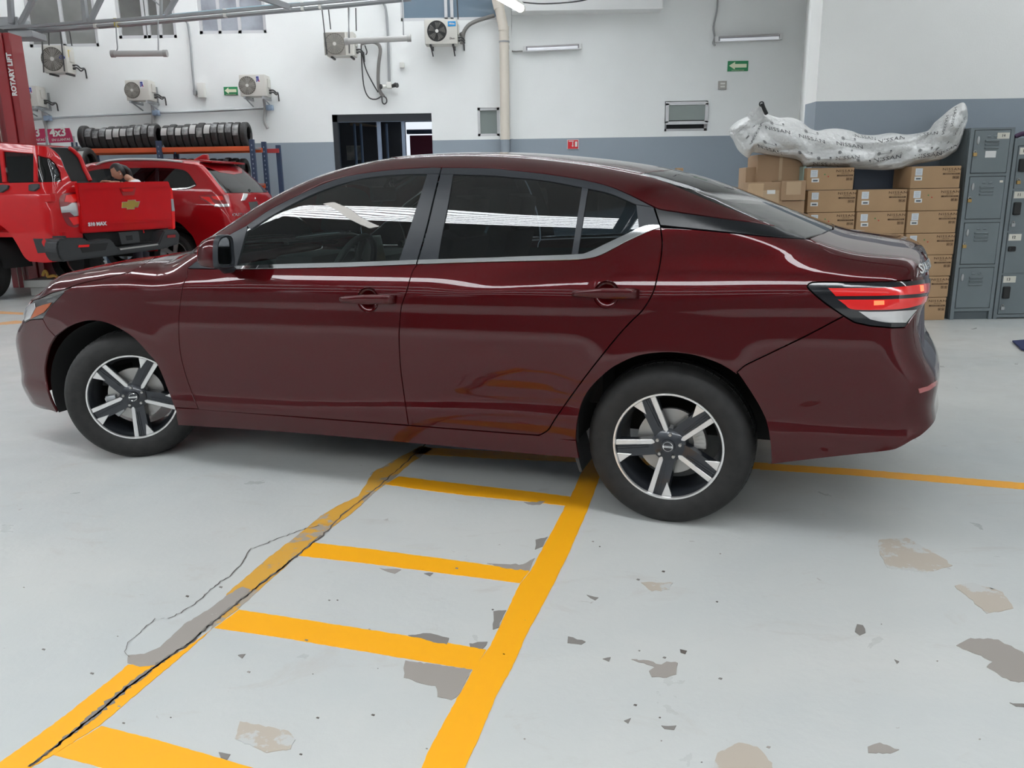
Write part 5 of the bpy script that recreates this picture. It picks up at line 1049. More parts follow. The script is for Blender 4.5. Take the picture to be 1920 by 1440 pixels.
# ------------------------------------------------------------------ lockers, cartons and the printed wrapping by the right wall
lk = mat('locker_grey', (.17, .20, .215), .42, .1, .15, noise=(3, .06)); lkd = mat('locker_gap', (.03, .035, .04), .6); brass = mat('brass', (.45, .30, .12), .4, .8); labelm = mat('paper_label', (.68, .66, .58), .7)
YK = 7.85
def padlock(p, par, m=None):
    m = m or brass
    l = obj('padlock', Box(p, (.035, .018, .032), .004), m, par); bm = bmesh.new(); tube(bm, [Vector(p)+Vector((.012*math.cos(a), 0, .016+.02*math.sin(a))) for a in np.linspace(0, math.pi, 9)], .003, 6); obj('padlock_shackle', bm, steel, par, 50)
def locker(x0, x1, ztop, doors, label, kind):
    w = x1-x0; t = empty('locker', ((x0+x1)/2, YK+.23, 0), 0, label, 'locker'); dp = .45
    bm = bmesh.new(); th = .02
    box(bm, (0, .01, ztop/2), (w, dp-.02, ztop)); obj('carcass', bm, lk, t)
    y = -dp/2
    for x in (-w/2+.018, w/2-.018): obj('frame_upright', Box((x, y-.004, ztop/2), (.036, .03, ztop), .002), lk, t)
    rails = [ztop-.012]+[(a[0]+b_[1])/2 for a, b_ in zip(doors[1:], doors[:-1])] if 0 else []
    z_prev = ztop
    for a, b_ in doors: obj('frame_rail', Box((0, y-.004, (z_prev+b_)/2), (w-.07, .03, max(.02, z_prev-b_)), .002), lk, t); z_prev = a
    obj('frame_rail', Box((0, y-.004, z_prev-.015), (w-.07, .03, .03), .002), lk, t)
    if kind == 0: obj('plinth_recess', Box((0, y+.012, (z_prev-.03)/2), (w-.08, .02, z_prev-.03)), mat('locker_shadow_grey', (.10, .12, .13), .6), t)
    for i, (a, b_) in enumerate(doors):
        dw = w-.082; d = obj('door', Box((0, y-.012, (a+b_)/2), (dw, .022, b_-a-.010), .003), lk, t)
        obj('door_gap', Box((0, y-.002, (a+b_)/2), (dw+.008, .01, b_-a-.002)), lkd, t)
        H = b_-a
        if kind == 0:
            for k in range(3):
                bm = Box((0, y-.028, a+H*(.58+.085*k)), (dw*.40, .016, .018), .007, Matrix.Rotation(.5, 4, 'X')); obj('louvre', bm, lk, d, 40)
            for k in (-1, 1):
                bm = bmesh.new(); bmesh.ops.create_uvsphere(bm, u_segments=10, v_segments=6, radius=.018, matrix=Matrix.Translation((k*.03, y-.022, a+H*.85)) @ Matrix.Diagonal((1.2, .3, .6, 1))); obj('louvre_dimple', bm, lk, d, 60)
            bm = bmesh.new(); bmesh.ops.create_uvsphere(bm, u_segments=12, v_segments=8, radius=.02, matrix=Matrix.Translation((-dw*.40, y-.028, a+H*.76)) @ Matrix.Diagonal((.7, .5, 1.9, 1))); obj('handle_dimple', bm, galv, d, 60)
            if i < 3: padlock((-dw/2+.012, y-.035, a+H*.44), d)
            if i == 0: obj('label', Box((dw*.30, y-.0245, b_-.055), (dw*.34, .003, .055)), labelm, d); obj('label', Box((0, y-.0245, a+H*.44), (dw*.30, .003, .06)), mat('note_paper', (.75, .75, .74), .7), d); text_on('label_print', '14', (dw*.30, y-.027, b_-.055), (1, 0, 0), (0, 0, 1), .035, darkf, d)
            if i == 1: obj('label', Box((dw*.40, y-.0245, b_-.05), (.03, .003, .02)), labelm, d)
        else:
            obj('label', Box((-dw*.30, y-.0245, b_-.05), (dw*.34, .003, .062)), labelm, d); text_on('label_print', '1%d' % (i if i else 5), (-dw*.34, y-.027, b_-.05), (1, 0, 0), (0, 0, 1), .04, darkf, d)
            obj('latch', Box((-dw*.36, y-.032, a+H*(.55 if i != 2 else .60)), (.068, .03, .12 if i != 2 else .05), .012), blackm, d)
            if i != 2: padlock((-dw/2+.03, y-.035, a+H*.16), d, galv if i else brass)
    return t
def zy(u, v): return at(u, v, YK).z
xa, xb = at(1819.6, 239.4, YK).x, at(1902.5, 239.4, YK).x
d1_ = [(zy(1825, 325.5), zy(1825, 244)), (zy(1812, 411.5), zy(1814, 331)), (zy(1802, 496), zy(1803, 417.5)), (zy(1790, 578), zy(1792, 501.5))]
locker(xa, xb, zy(1860, 239.4), d1_, 'four-door grey steel locker with louvred doors beside the carton stack', 0)
xc = at(1905, 262, YK).x; d2_ = [(zy(1910, 355), zy(1910, 273)), (zy(1900, 434), zy(1900, 355.5)), (zy(1895, 513), zy(1895, 435)), (zy(1880, 589), zy(1880, 514))]
locker(xb+.012, xb+.012+(xb-xa)*1.05, zy(1910, 259), d2_, 'shorter grey steel locker with black latches at the right edge', 1)
bm = bmesh.new(); p = at(1912, 257, YK+.05); tube(bm, crom([p+Vector((-.05, 0, .0)), p+Vector((.03, .01, .03)), p+Vector((.1, 0, .015)), p+Vector((.25, .02, .03))], 5), .022, 8); tag(obj('folded_cloth', bm, mat('purple_cloth', (.05, .02, .06), .8), None, 60), 'dark purple cloth lying on top of the shorter locker', 'cloth')
# cartons
kraft = mat('kraft_cardboard', (.43, .275, .15), .75, noise=(2.5, .07), bump=(90, .1, .004)); kraft2 = mat('brown_cardboard', (.36, .235, .14), .8, noise=(2.5, .10)); inkm = mat('carton_ink', (.10, .055, .03), .8); tape = mat('packing_tape', (.47, .33, .20), .35); stw = mat('carton_sticker', (.66, .70, .74), .5); flapm = mat('kraft_flap', (.52, .36, .22), .8)
YB_ = 7.82; BD = .36
def carton(x0, x1, z0, z1, label, n, prints=True, y=YB_):
    w, h = x1-x0, z1-z0; t = empty('carton', ((x0+x1)/2, y+BD/2, z0), 0, label, 'carton', 'printed spare-part cartons stacked by the lockers'); yy = -BD/2
    obj('box', Box((0, 0, h/2), (w-.012, BD, h-.004), .006), kraft, t, 40)
    r_ = random.Random(n)
    text_on('brand_print', 'NISSAN', (w*.30, yy-.0015, h*.84), (1, 0, 0), (0, 0, 1), .030, inkm, t, bold=.0003, sx=1.5, space=1.2, extrude=.0004)
    text_on('small_print', 'GROUP', (w*.30, yy-.0015, h*.74), (1, 0, 0), (0, 0, 1), .014, inkm, t, sx=1.5, extrude=.0004)
    obj('printed_bar', Box((w*.30, yy-.001, h*.64), (w*.33, .003, h*.07)), inkm, t); text_on('bar_lettering', 'GENUINE PARTS', (w*.30, yy-.0032, h*.64), (1, 0, 0), (0, 0, 1), .013, kraft, t, extrude=.0003, sx=1.3)
    for k in (0, 1):
        bm = bmesh.new(); cx, cz, q = w*(.36+.07*k), h*.48, .011
        for dx, dz, sx, sz in ((0, q, q*2, .003), (0, -q, q*2, .003), (-q, 0, .003, q*2), (q, 0, .003, q*2)): box(bm, (cx+dx, yy-.001, cz+dz), (sx, .003, sz))
        box(bm, (cx, yy-.001, cz), (q*.8, .003, q*1.0)); obj('handling_symbol', bm, inkm, t)
    if prints:
        obj('sticker', Box((-w*.34, yy-.001, h*.74), (.066, .003, .066)), stw, t)
        bm = bmesh.new()
        for k in range(4): box(bm, (-w*.34, yy-.003, h*.74+.02-k*.012), (.045-.008*(k % 2), .0012, .003))
        obj('sticker_print', bm, mat('pale_ink', (.35, .38, .42), .7), t)
    sx_ = -w*(.30+.05*r_.random()); sz_ = h*(.36+.12*r_.random()); obj('shipping_label', Box((sx_, yy-.001, sz_), (.07, .003, .036)), mat('shipping_white', (.72, .72, .70), .6), t); obj('label_print', Box((sx_, yy-.003, sz_-.002), (.045, .0012, .014)), mat('label_ink', (.10, .12, .14), .7), t)
    if n % 2:
        for k in range(1+n % 2):
            bm = bmesh.new(); cyl(bm, (-w*.12+k*.035, yy-.0005, h*.70-k*.02), (-w*.12+k*.035, yy-.003, h*.70-k*.02), .006, n=10); obj('dot_sticker', bm, [mat('dot_green', (.05, .25, .08), .6), mat('dot_red', (.6, .05, .03), .6)][k], t)
def xz(u, v): p = at(u, v, YB_); return p.x, p.z
zr = [at(1755, v, YB_).z for v in (311, 353.2, 395, 437, 478, 518, 557.6)]+[0.]
names = ['topmost', 'second from the top', 'third from the top', 'fourth from the top', 'fifth from the top', 'second from the floor', 'bottom']
for i in range(7):
    v = [311, 353, 395, 437, 478, 518, 558][i]+20; x1 = at([1803.7, 1800.7, 1796, 1792, 1786.5, 1781, 1775.5][i]-1.5, v, YB_).x
    x0 = at([1707, 1703.4, 1699.5, 1696.5, 1692, 1688, 1684][i], v, YB_).x
    carton(x0, x1, zr[i+1], zr[i], 'brown printed carton, %s in the tall stack beside the lockers' % names[i], i)
for i, (u0, u1) in enumerate(((1606.5, 1702), (1604.6, 1699), (1603, 1695), (1601, 1691), (1600, 1688), (1598, 1684))):
    v = [354, 395, 437, 478, 518, 558][i]+20; carton(at(u0, v, YB_).x, at(u1, v, YB_).x-.004, zr[i+2], zr[i+1], 'brown printed carton, %s in the lower middle stack' % (['topmost', 'second from the top', 'third from the top', 'fourth from the top', 'second from the floor', 'bottom'][i]), i+10)
for i, (u0, u1) in enumerate(((1511.6, 1603), (1513, 1606.5), (1512, 1604), (1510, 1602), (1509, 1600), (1508, 1599), (1507, 1598))):
    v = [312, 354, 395, 437, 478, 518, 558][i]+20; carton(at(u0, v, YB_).x, at(u1, v, YB_).x-.004, zr[i+1], zr[i], 'brown printed carton, %s in the left stack above the car boot' % names[i], i+21)
def plain_box(px, dep, y, label, m=kraft2, name='carton', z0=None):
    a = at(px[0], px[1], y); b_ = at(px[2], px[3], y); zz = b_.z if z0 is None else z0
    t = empty(name, ((a.x+b_.x)/2, y+dep/2, zz), 0, label, 'carton'); w, h = b_.x-a.x, a.z-zz
    obj('box', Box((0, 0, h/2), (w, dep, h), .006), m, t, 40); return t, w, h, -dep/2
t, w, h, yy = plain_box((1421.6, 290, 1500, 420), .34, 8.0, 'tall plain brown carton standing behind the open box under the wrapping', z0=.0)
obj('tape_strip', Box((0, yy-.001, h/2), (.03, .002, h)), tape, t)
t, w, h, yy = plain_box((1399, 314, 1414, 420), .25, 8.05, 'narrow brown carton at the far left of the boxes', z0=0.)
t, w, h, yy = plain_box((1404, 342, 1464, 420), .30, 7.7, 'open brown box with its pale flap raised, in front of the tall carton', z0=0.)
bm = bmesh.new(); prism(bm, [(-w/2, yy-.004, h-.01), (-w*.06, yy-.004, h-.01), (-w*.10, yy-.02, h-.22), (-w*.60, yy-.03, h-.20)], (0, .004, 0)); obj('flap', bm, flapm, t, label='paler raised flap')
obj('tape_strip', Box((w*.15, yy-.001, h-.16), (w*.5, .002, .17)), tape, t); obj('shipping_label', Box((w*.16, yy-.003, h-.09), (.075, .003, .036)), MATS['shipping_white'], t)
t, w, h, yy = plain_box((1466, 339, 1508, 397), .30, 7.68, 'small upright taped carton left of the printed stacks', z0=at(1480, 376, 7.68).z)
obj('tape_strip', Box((0, yy-.001, h*.62), (w*.6, .002, h*.65)), tape, t)
t, w, h, yy = plain_box((1466, 377, 1506, 420), .30, 7.70, 'brown carton under the small taped carton', z0=0.)
a = at(1269, 315, 16); b_ = at(1281, 330, 16); tag(obj('carton', Box(((a.x+b_.x)/2, 16.1, a.z/2), (b_.x-a.x, .2, a.z), .01), kraft), 'tall narrow carton far back whose top edge shows above the car roof', 'carton')
t, w, h, yy = plain_box((1603.5, 317, 1706, 420), .04, 8.24, 'dark blue-grey panel standing behind the lower middle stack', mat('slate_panel', (.055, .07, .10), .6), 'panel', z0=0.)
t['category'] = 'panel'
gp = at(1506, 312, 7.95); tag(obj('glass_strip', Box((gp.x, 8.0, gp.z/2), (.03, .2, gp.z), .004), mat('greenish_glass_edge', (.30, .42, .38), .2, 0, .5)), 'narrow greenish glass pane on edge between the tall carton and the left stack', 'glass pane')
# the long crumpled sheet of printed wrapping lying on the stacks
def sheet():
    top = [(1366, 246), (1372, 236), (1385, 226), (1400, 219), (1415, 216), (1430, 213), (1445, 216), (1462, 221), (1480, 220), (1500, 226), (1518, 240), (1533, 245), (1550, 242), (1570, 241), (1595, 245), (1615, 252), (1642, 253), (1670, 249), (1700, 252), (1730, 248), (1742, 243), (1752, 230), (1765, 219), (1780, 206), (1795, 196), (1806, 192), (1812, 199), (1815, 215)]
    bot = [(1368, 254), (1374, 262), (1383, 280), (1394, 291), (1404, 296), (1411, 286), (1425, 288), (1445, 291), (1465, 294), (1485, 297), (1500, 302), (1509, 313), (1530, 312), (1555, 313), (1580, 314), (1605, 317), (1630, 318), (1655, 319), (1685, 317), (1706, 312), (1730, 306), (1752, 302), (1770, 297), (1785, 288), (1795, 280), (1803, 262), (1808, 245), (1814, 226)]
    n = 150; m_ = 34; T = crom([(a, b_, 0) for a, b_ in top], 6); Bq = crom([(a, b_, 0) for a, b_ in bot], 6)
    def samp(P, t): f = t*(len(P)-1); i = min(int(f), len(P)-2); return P[i].lerp(P[i+1], f-i)
    rr = np.random.RandomState(4); W_ = [(rr.uniform(8, 46), rr.uniform(-9, 9), rr.uniform(0, 6.3)) for _ in range(26)]
    bm = bmesh.new(); G = []
    for side in (0, 1):
        rows = []
        for i in range(n+1):
            t = i/n; a = samp(T, t); b_ = samp(Bq, t); row = []
            for j in range(m_+1):
                s_ = j/m_; p = a.lerp(b_, s_); bulge = math.sin(math.pi*min(1, max(0, s_)))**.6*min(1, math.sin(math.pi*t)*4)
                wr = sum(math.cos(k*t+q*s_+ph)*.16/(1+k*.06) for k, q, ph in W_)
                fold = abs(math.sin(7.5*t+2.6*s_+.8*math.sin(9*t)))*.075+abs(math.sin(17*t-4.4*s_+1.4))*.045+abs(math.sin(31*t+5*s_+2*math.sin(7*s_)))*.018+abs(math.sin(4.2*s_+6*t+1.1))*.05
                Y = 7.99-(.075*bulge+(.035*wr+fold)*min(1, bulge*1.3)) if side == 0 else 8.0+.16*bulge
                row.append(bm.verts.new(at(p.x, p.y, Y)))
            rows.append(row)
        G.append(rows)
        for i in range(n):
            for j in range(m_):
                q = (rows[i][j], rows[i+1][j], rows[i+1][j+1], rows[i][j+1]); bm.faces.new(q if side == 0 else q[::-1])
    bmesh.ops.remove_doubles(bm, verts=bm.verts, dist=.0008)
    fl_ = [(1398, 216), (1411, 205), (1424, 198), (1429, 206), (1432, 216), (1440, 222), (1426, 226), (1408, 226)]
    A = [bm.verts.new(at(u, v, 7.86+.03*math.sin(i*2.2))) for i, (u, v) in enumerate(fl_)]; f = bm.faces.new(A); bmesh.ops.triangulate(bm, faces=[f])
    film = mat('printed_film', (.70, .70, .69), .30, 0, .3, bump=(7, 1.0, .07)); return bm, film
bm, film = sheet(); wrap = obj('wrapping_sheet', bm, film, None, 75, 'long crumpled white film printed with logos lying across the carton stacks', 'plastic wrapping')
from mathutils.bvhtree import BVHTree
me = wrap.data; bvh = BVHTree.FromPolygons([v.co for v in me.vertices], [tuple(p.vertices) for p in me.polygons]); ink = mat('film_print', (.085, .085, .09), .5)
def project(nm, V, Fc, u0, v0, rot, k, asx=1.):
    ca, sa = math.cos(rot), math.sin(rot); out = []
    for v in V:
        x, y = v.x*asx*k, v.y*k; u = u0+x*ca-y*sa*-1*0+y*sa; w_ = v0+x*sa*-1*-1-y*ca if 0 else v0-(x*sa*-1*-1 if 0 else x*math.sin(-rot)*-1*-1)-y*ca
        u = u0+x*ca-y*math.sin(-rot)*-1; w_ = v0+x*sa-y*ca
        d = Vector(ray((u, w_))); h_ = bvh.ray_cast(Vector(CP), d)
        if h_[0] is None: return None
        out.append(h_[0]-d*(.003+(.001 if v.z > 0 else 0)))
    b_ = bmesh.new(); vs = [b_.verts.new(p) for p in out]
    for f in Fc:
        try: b_.faces.new([vs[i] for i in f])
        except ValueError: pass
    obj(nm, b_, ink, wrap); return True
Vn, Fn = text_verts('NISSAN', size=1, extrude=.01, sx=1.5, space=1.02)
def ringmark():
    V = []; F_ = []; n = 16
    for i in range(n):
        for r_ in (.5, .36, .24, .05):
            a = 2*math.pi*i/n; V.append(Vector((r_*math.cos(a), r_*math.sin(a), 0)))
    for i in range(n): j = (i+1) % n; F_ += [(i*4, j*4, j*4+1, i*4+1), (i*4+2, j*4+2, j*4+3, i*4+3)]
    V += [Vector(p) for p in ((.5, -.15, 0), (3.6, -.15, 0), (3.6, -.22, 0), (.5, -.22, 0))]; b0 = len(V)-4; F_.append((b0, b0+1, b0+2, b0+3))
    k = len(V); V += [Vector(p) for p in ((3.2, 0, 0), (3.7, 0, 0), (3.7, .55, 0), (3.2, .55, 0), (3.3, .1, 0), (3.6, .1, 0), (3.6, .25, 0), (3.3, .25, 0))]; F_ += [(k, k+1, k+5, k+4), (k+1, k+2, k+6, k+5), (k+2, k+3, k+7, k+6), (k+3, k, k+4, k+7)]
    return V, F_
Vr, Fr = ringmark(); names = []
for (x, y, deg, k) in [(258, 232, -62, 9), (392, 212, 12, 9.5), (604, 266, 14, 10), (838, 306, 9, 10), (344, 334, 18, 9.5), (570, 394, 8, 10), (1072, 388, -9, 10.5), (1096, 270, -10, 10.5), (1325, 368, -8, 10.5), (1440, 338, -28, 9.5), (690, 426, 3, 9.5), (932, 441, 8, 9), (760, 216, 0, 8), (935, 256, 9, 8), (826, 383, -4, 9), (1320, 236, -6, 8), (1520, 188, -60, 8), (1484, 128, -78, 7.5), (1430, 178, -76, 7.5), (1180, 432, -4, 8), (160, 212, -40, 7), (505, 150, 14, 7.5)]:
    u, v = 1340+x/3.31, 180+y/3.31; r_ = math.radians(deg); project('film_lettering', Vn, Fn, u, v, r_, k, 1.)
    if k >= 9: project('film_emblem', Vr, Fr, u-14*math.cos(r_)+11*math.sin(r_), v-14*math.sin(r_)-11*math.cos(r_), r_, 6.5)
p = at(1431, 200, 7.8); bm = bmesh.new(); tube(bm, crom([at(1429, 194, 7.8), at(1431, 200, 7.8), at(1434, 207, 7.8), at(1437, 213, 7.82)], 4), .018, 8); tube(bm, [at(1428, 195, 7.8)+Vector((.02*math.cos(a), 0, .02*math.sin(a))) for a in np.linspace(0, 6.28, 10, endpoint=False)], .006, 6, closed=True); tag(obj('black_clip', bm, blackm, None, 60), 'small black clip sticking up from the left end of the wrapping', 'clip')
# ------------------------------------------------------------------ the burgundy sedan
YAW = 0.34405071
_ca, _sa = math.cos(YAW), math.sin(YAW)
_cx, _cy = .444529719, -3.03326731
def car_world(x, y): dx, dy = x-_cx, y-_cy; return (dx*_ca+dy*_sa, -dx*_sa+dy*_ca)
sedan = empty('sedan', (*car_world(0, 0), 0), -YAW, 'dark burgundy four-door sedan parked across the yellow floor markings', 'car')
YC = .87
B = Shell(sedan_f(), sedan, YC, -3.05, .52, (2.0, 7.5))
def C2(x0, x1): return [('P', [])]
SEND = B.xr+.9*math.pi/2+.003; FEND = B.xf-.9*math.pi/2-.003
def L(*p, **k): return B.line(list(p), **k)
def build_sedan():
    D = sedan
    # seams that several panels share (3D curves on the shell)
    hoodgap = L((120, 545), (150, 532), (206, 519.5), (244, 509.5), (264, 499.5), (290, 482.5))
    bump_f = L((80, 598), (90, 616), (103.5, 630.5))
    archF = L((103.5, 630.5), (127.5, 613.5), (150, 604.5), (170, 601.5), (197, 605), (225, 617), (253, 636), (277, 662), (293, 681), (304, 704), (311, 722), (319, 743), (327, 764), (329.5, 771))
    doorF = L((351.5, 503), (350.5, 519), (343, 536), (337.5, 572), (335, 610), (337.5, 657), (346, 696), (358, 732), (368, 757), (372, 767))
    belt1 = L((351.5, 503), (400, 504), (440, 504.3), (540, 503), (660, 500), (782.5, 495.3))
    gap12 = L((782.5, 495.3), (773, 510), (762, 547), (752.5, 575), (749, 610), (748.3, 640), (751, 690), (757.5, 740), (766, 797.5))
    bot1 = L((372, 767), (378, 769), (560, 782), (766, 797.5))
    belt2 = L((782.5, 495.3), (860, 492.5), (960, 490), (1050, 488), (1093, 485.8), (1126.7, 478), (1176.7, 451.7), (1218, 433), (1238.5, 426.5))
    gap2 = L((1238.5, 426.5), (1241.5, 455), (1238.5, 488), (1232.5, 518), (1224.5, 548), (1206, 580), (1180, 606), (1150, 640), (1100, 703), (1055, 765), (1038, 790), (1028, 806), (1014, 815))
    bot2 = L((766, 797.5), (900, 808), (1000, 815.5), (1014, 815))
    finB = L((1238.5, 426.5), (1295, 429.5), (1389, 438.5), (1464, 445), (1511, 447.5))
    trunkS = L((1519, 447.7), (1544, 465), (1570, 479), (1602, 486.5), (1646, 493), (1694, 499.5), (1704, 506), (1711, 521.5))
    tailT = L((1523, 529.5), (1544, 528.7), (1631, 528.7), (1704, 525.7), (1711, 524.5))
    tailL = L((1523, 529.5), (1516, 533), (1516, 541), (1544, 566), (1582, 592.5))
    tailB = L((1582, 592.5), (1602, 604.5), (1631, 611), (1672, 614.7), (1697, 614), smooth=False)
    tailR = L((1697, 614), (1721.5, 579), (1737, 566), smooth=False)
    seamR = L((1582, 592.5), (1540, 615), (1500, 635.6), (1422, 673), (1398, 685), (1382, 698))
    archR = L((1382, 703), (1362, 690), (1342.5, 680), (1305, 667.5), (1267, 662), (1230, 662.5), (1192.5, 669), (1155, 686), (1130, 705), (1105, 731), (1092.5, 753), (1085, 778), (1081, 805), (1080, 826))
    archRb = L((1382, 698), (1405, 732), (1425, 765), (1437.5, 795), (1444, 835), (1446, 871))
    # --- painted panels
    wind_side = L((362, 474), (390, 447), (440, 414), (490, 382.5), (540, 355.5), (590, 334.5), (631, 319), (660, 312), (717, 300.5), (767, 294), (833, 290))
    ditch = L((833, 290), (900, 290), (993, 295), (1060, 301), (1126, 311), (1200, 326))
    bl_side = L((1200, 326), (1240, 338), (1285.6, 356.6), (1351, 383.8), (1407.5, 406), (1454, 423.3))
    bl_side2 = L((1454, 423.3), (1484, 435), (1510, 446.3))
    cowl = L((290, 482.5), (330, 476), (362, 474))
    fender = B.patch('front_fender', [doorF, L((372, 767), (330, 764.5), smooth=False), archF[::-1], bump_f[::-1], L((80, 598), (92, 578), (107, 562), (120, 548.5)), hoodgap, cowl, L((362, 474), (376, 474), (372, 487), (351.5, 503), smooth=False)], 'side', paint, D)
    def cupring(um, v, rr):
        c0 = B.hit([(um, v+1)])[0]; R = np.linalg.norm(B.hit([(um, v+rr)])[0]-c0)*.95
        return np.array([(c0[0]+R*.98*math.cos(2*math.pi*i/36), c0[2]+R*math.sin(2*math.pi*i/36)) for i in range(36)])
    d1 = B.patch('front_door', [belt1, gap12, bot1[::-1], doorF[::-1]], 'side', paint, D, holes=[cupring(690, 561, 25)])
    d2 = B.patch('rear_door', [belt2, gap2, bot2[::-1], gap12[::-1]], 'side', paint, D, holes=[cupring(1137, 551.5, 27.5)])
    B.patch('quarter_panel', [finB, L((1511, 447.5), (1519, 447.7), smooth=False), trunkS, tailT[::-1], tailL, seamR, archR, L((1080, 826), (1014, 822), (1014, 815), smooth=False), gap2[::-1]], 'side', paint, D)
    B.patch('sill', [L((372, 767), (560, 782), (766, 798), (1000, 816), (1014, 817.5), (1080, 826)), L((1082, 840), (1086, 860), smooth=False), L((1086, 860), (940, 847), (800, 834), (550, 812), (334, 797.5)), L((331, 785), (329.5, 771), (330, 764.5), smooth=False)], 'side', paint, D)
    B.patch('roof_side_rail', [wind_side, ditch, bl_side, L((1454, 423.5), (1412, 416.5), (1370, 411.5), (1295, 401), (1241, 393.3), (1228, 389)), L((1228, 389), (1185, 367.5), (1143, 349.5), (1093, 336.8), (1026.7, 326.5), (960, 319), (920, 315.6), (827.5, 314), (800, 314), (750, 317), (700, 322), (650, 330.3), (600, 345.3), (556.7, 367), (506.7, 392.5), (463, 422.5), (429, 440.5), (395, 462), (376, 474))], 'top', paint, D, sp_=(.035, .012))
    # roof, hood and trunk lid are symmetrical about the centre plane
    w = B.par(wind_side, 'top'); dt = B.par(ditch, 'top'); bl = B.par(np.concatenate([bl_side, bl_side2]), 'top'); hg = B.par(hoodgap, 'top'); cw = B.par(cowl, 'top'); ts = B.par(trunkS, 'top')
    i0 = -8
    roof = [('P', [(w[i0][0]-.10, 0)]), ('P', [(w[i0][0]-.075, .35)]), ('P', w[i0:]), ('P', dt), ('P', [(dt[-1][0]+.06, .3), (dt[-1][0]+.075, 0)])]
    B.patch('roof_panel', roof, 'top', paint, D, sym=True, sp_=(.04, .04))
    B.patch('windscreen', [('P', [(-2.53, 0), (-2.50, .4)]), ('P', w[:i0+1]), ('P', [(w[i0][0]-.075, .35), (w[i0][0]-.10, 0)])], 'top', screen, D, sym=True, level=-.003, sp_=(.05, .05))
    B.patch('rear_screen', [('P', [(dt[-1][0]+.075, 0), (dt[-1][0]+.06, .3)]), ('P', bl), ('P', [(.515, .55), (.56, .3), (.57, 0)])], 'top', backglass, D, sym=True, level=-.002, sp_=(.05, .05))
    lt = B.par(L((50, 567), (62, 561), (80, 558.5), (96, 555), (120, 545)), 'top'); hood = [('P', [(lt[0][0]-.09, 0), (lt[0][0]-.08, .25)]), ('P', lt), ('P', hg), ('P', cw[:3]), ('P', [(-2.62, .45), (-2.60, 0)])]
    B.patch('hood', hood, 'top', paint, D, sym=True, sp_=(.04, .03))
    B.patch('cowl_panel', [('P', [(-2.615, 0), (-2.635, .45)]), ('P', cw[2:]), ('P', [(-2.50, .4), (-2.53, 0)])], 'top', plastic, D, sym=True, sp_=(.05, .05), level=-.004)
    xe = .90
    # trunk lid: top, and the upright panel with the badge
    tsx = ts[ts[:, 0] < xe-.02]
    B.patch('trunk_lid', [('P', [(.575, 0), (.565, .3), (.52, .55)]), ('P', tsx), ('P', [(xe-.015, tsx[-1][1]-.01), (xe, .5), (xe+.015, 0)])], 'top', paint, D, sym=True, sp_=(.03, .03), gap=.001)
    P3 = B.pt(np.array([(xe-.015, tsx[-1][1]-.01), (xe, .5), (xe+.015, .02)]), 'top'); q = B.par(P3, 'side')
    lid_top = [('P', q)]
    e1 = B.par(L((1711, 521.5)), 'side')[0]; e0 = B.par(L((1704, 506)), 'side')[0]
    tf = [('P', [e1, e0]), ('P', q[:-1]), ('P', [(SEND, q[-1][1]), (SEND, .70), (SEND-.45, .71), (e1[0]+.30, .80), (e1[0]+.16, .985)])]
    B.patch('trunk_face', tf, 'side', paint, D, sp_=(.025, .014), join=True)
    # bumpers run round to the centre plane
    tb = B.par(np.concatenate([tailB, tailR]), 'side'); e2 = tb[-1]
    B.patch('rear_bumper', [seamR[::-1], ('P', tb), ('P', [(e2[0]+.05, e2[1]-.02), (e1[0]+.30, .79), (SEND-.45, .70), (SEND, .69), (SEND, .46)]), ('P', [(SEND-.35, .44)]),
        L((1757, 771), (1751, 793), (1729, 815.6), (1709, 827), (1689, 838.5), (1667, 845.5), (1600, 853), (1520, 862), (1446, 871))[2:], archRb[::-1]], 'side', paint, D, sp_=(.03, .02), join=True)
    obj('diffuser', Box((.80, YC, .465), (.13, .8, .09), .03), plastic, D)
    hb = B.par(L((80, 598), (56, 600), (44, 607), smooth=False), 'side')
    fb = B.par(L((107, 774), (96, 770), (75, 766), (52, 757)), 'side')
    fr = B.par(L((107, 774), (97, 755), (88, 730), (84.5, 707), (84, 685), (92, 651), (103.5, 630.5)), 'side')
    B.patch('front_bumper', [bump_f[::-1], ('P', hb), ('P', [(hb[-1][0]-.18, .70), (FEND+.35, .70), (FEND+.32, .40), (FEND, .40), (FEND, .24), (FEND+.5, .235)]), ('P', fb[::-1]), ('P', fr)], 'side', paint, D, sp_=(.03, .02), join=True)
    B.patch('radiator_grille', [('P', [(FEND, .78), (FEND+.36, .78), (FEND+.35, .41), (FEND, .41)])], 'side', blackgloss, D, sp_=(.04, .03), join=True, level=-.015)
    # --- lamps
    tl = B.patch('tail_lamp', [tailT, L((1711, 524.5), (1728, 523), (1744, 520.8)), tailR[::-1], tailB[::-1], tailL[::-1]], 'side', blackgloss, D, level=.001, sp_=(.02, .01))
    B.patch('red_lens', [L((1552, 539.5), (1630, 539), (1690, 536.5), (1741, 529.5)), L((1741, 529.5), (1741, 545), smooth=False), L((1741, 548), (1716, 551.5), (1660, 554.5), (1567, 555.5))], 'side', redlens, tl, level=.004, gap=.001, sp_=(.02, .01), flange=.006, label='red upper lens')
    B.patch('red_lens', [L((1570, 561), (1660, 560.5), (1716, 557.5), (1739, 554)), L((1739, 554), (1737, 564), smooth=False), L((1737, 564), (1722, 572), (1682, 580), (1602, 580.5), (1582, 570))], 'side', redlens, tl, level=.004, gap=.001, sp_=(.02, .01), flange=.006, label='red lower lens')
    B.patch('lit_reflector', [L((1638, 563.5), (1657, 563), (1657, 571), (1638, 572), smooth=False)], 'side', redglow, tl, level=.0055, gap=0, sp_=(.02, .01), flange=.003)
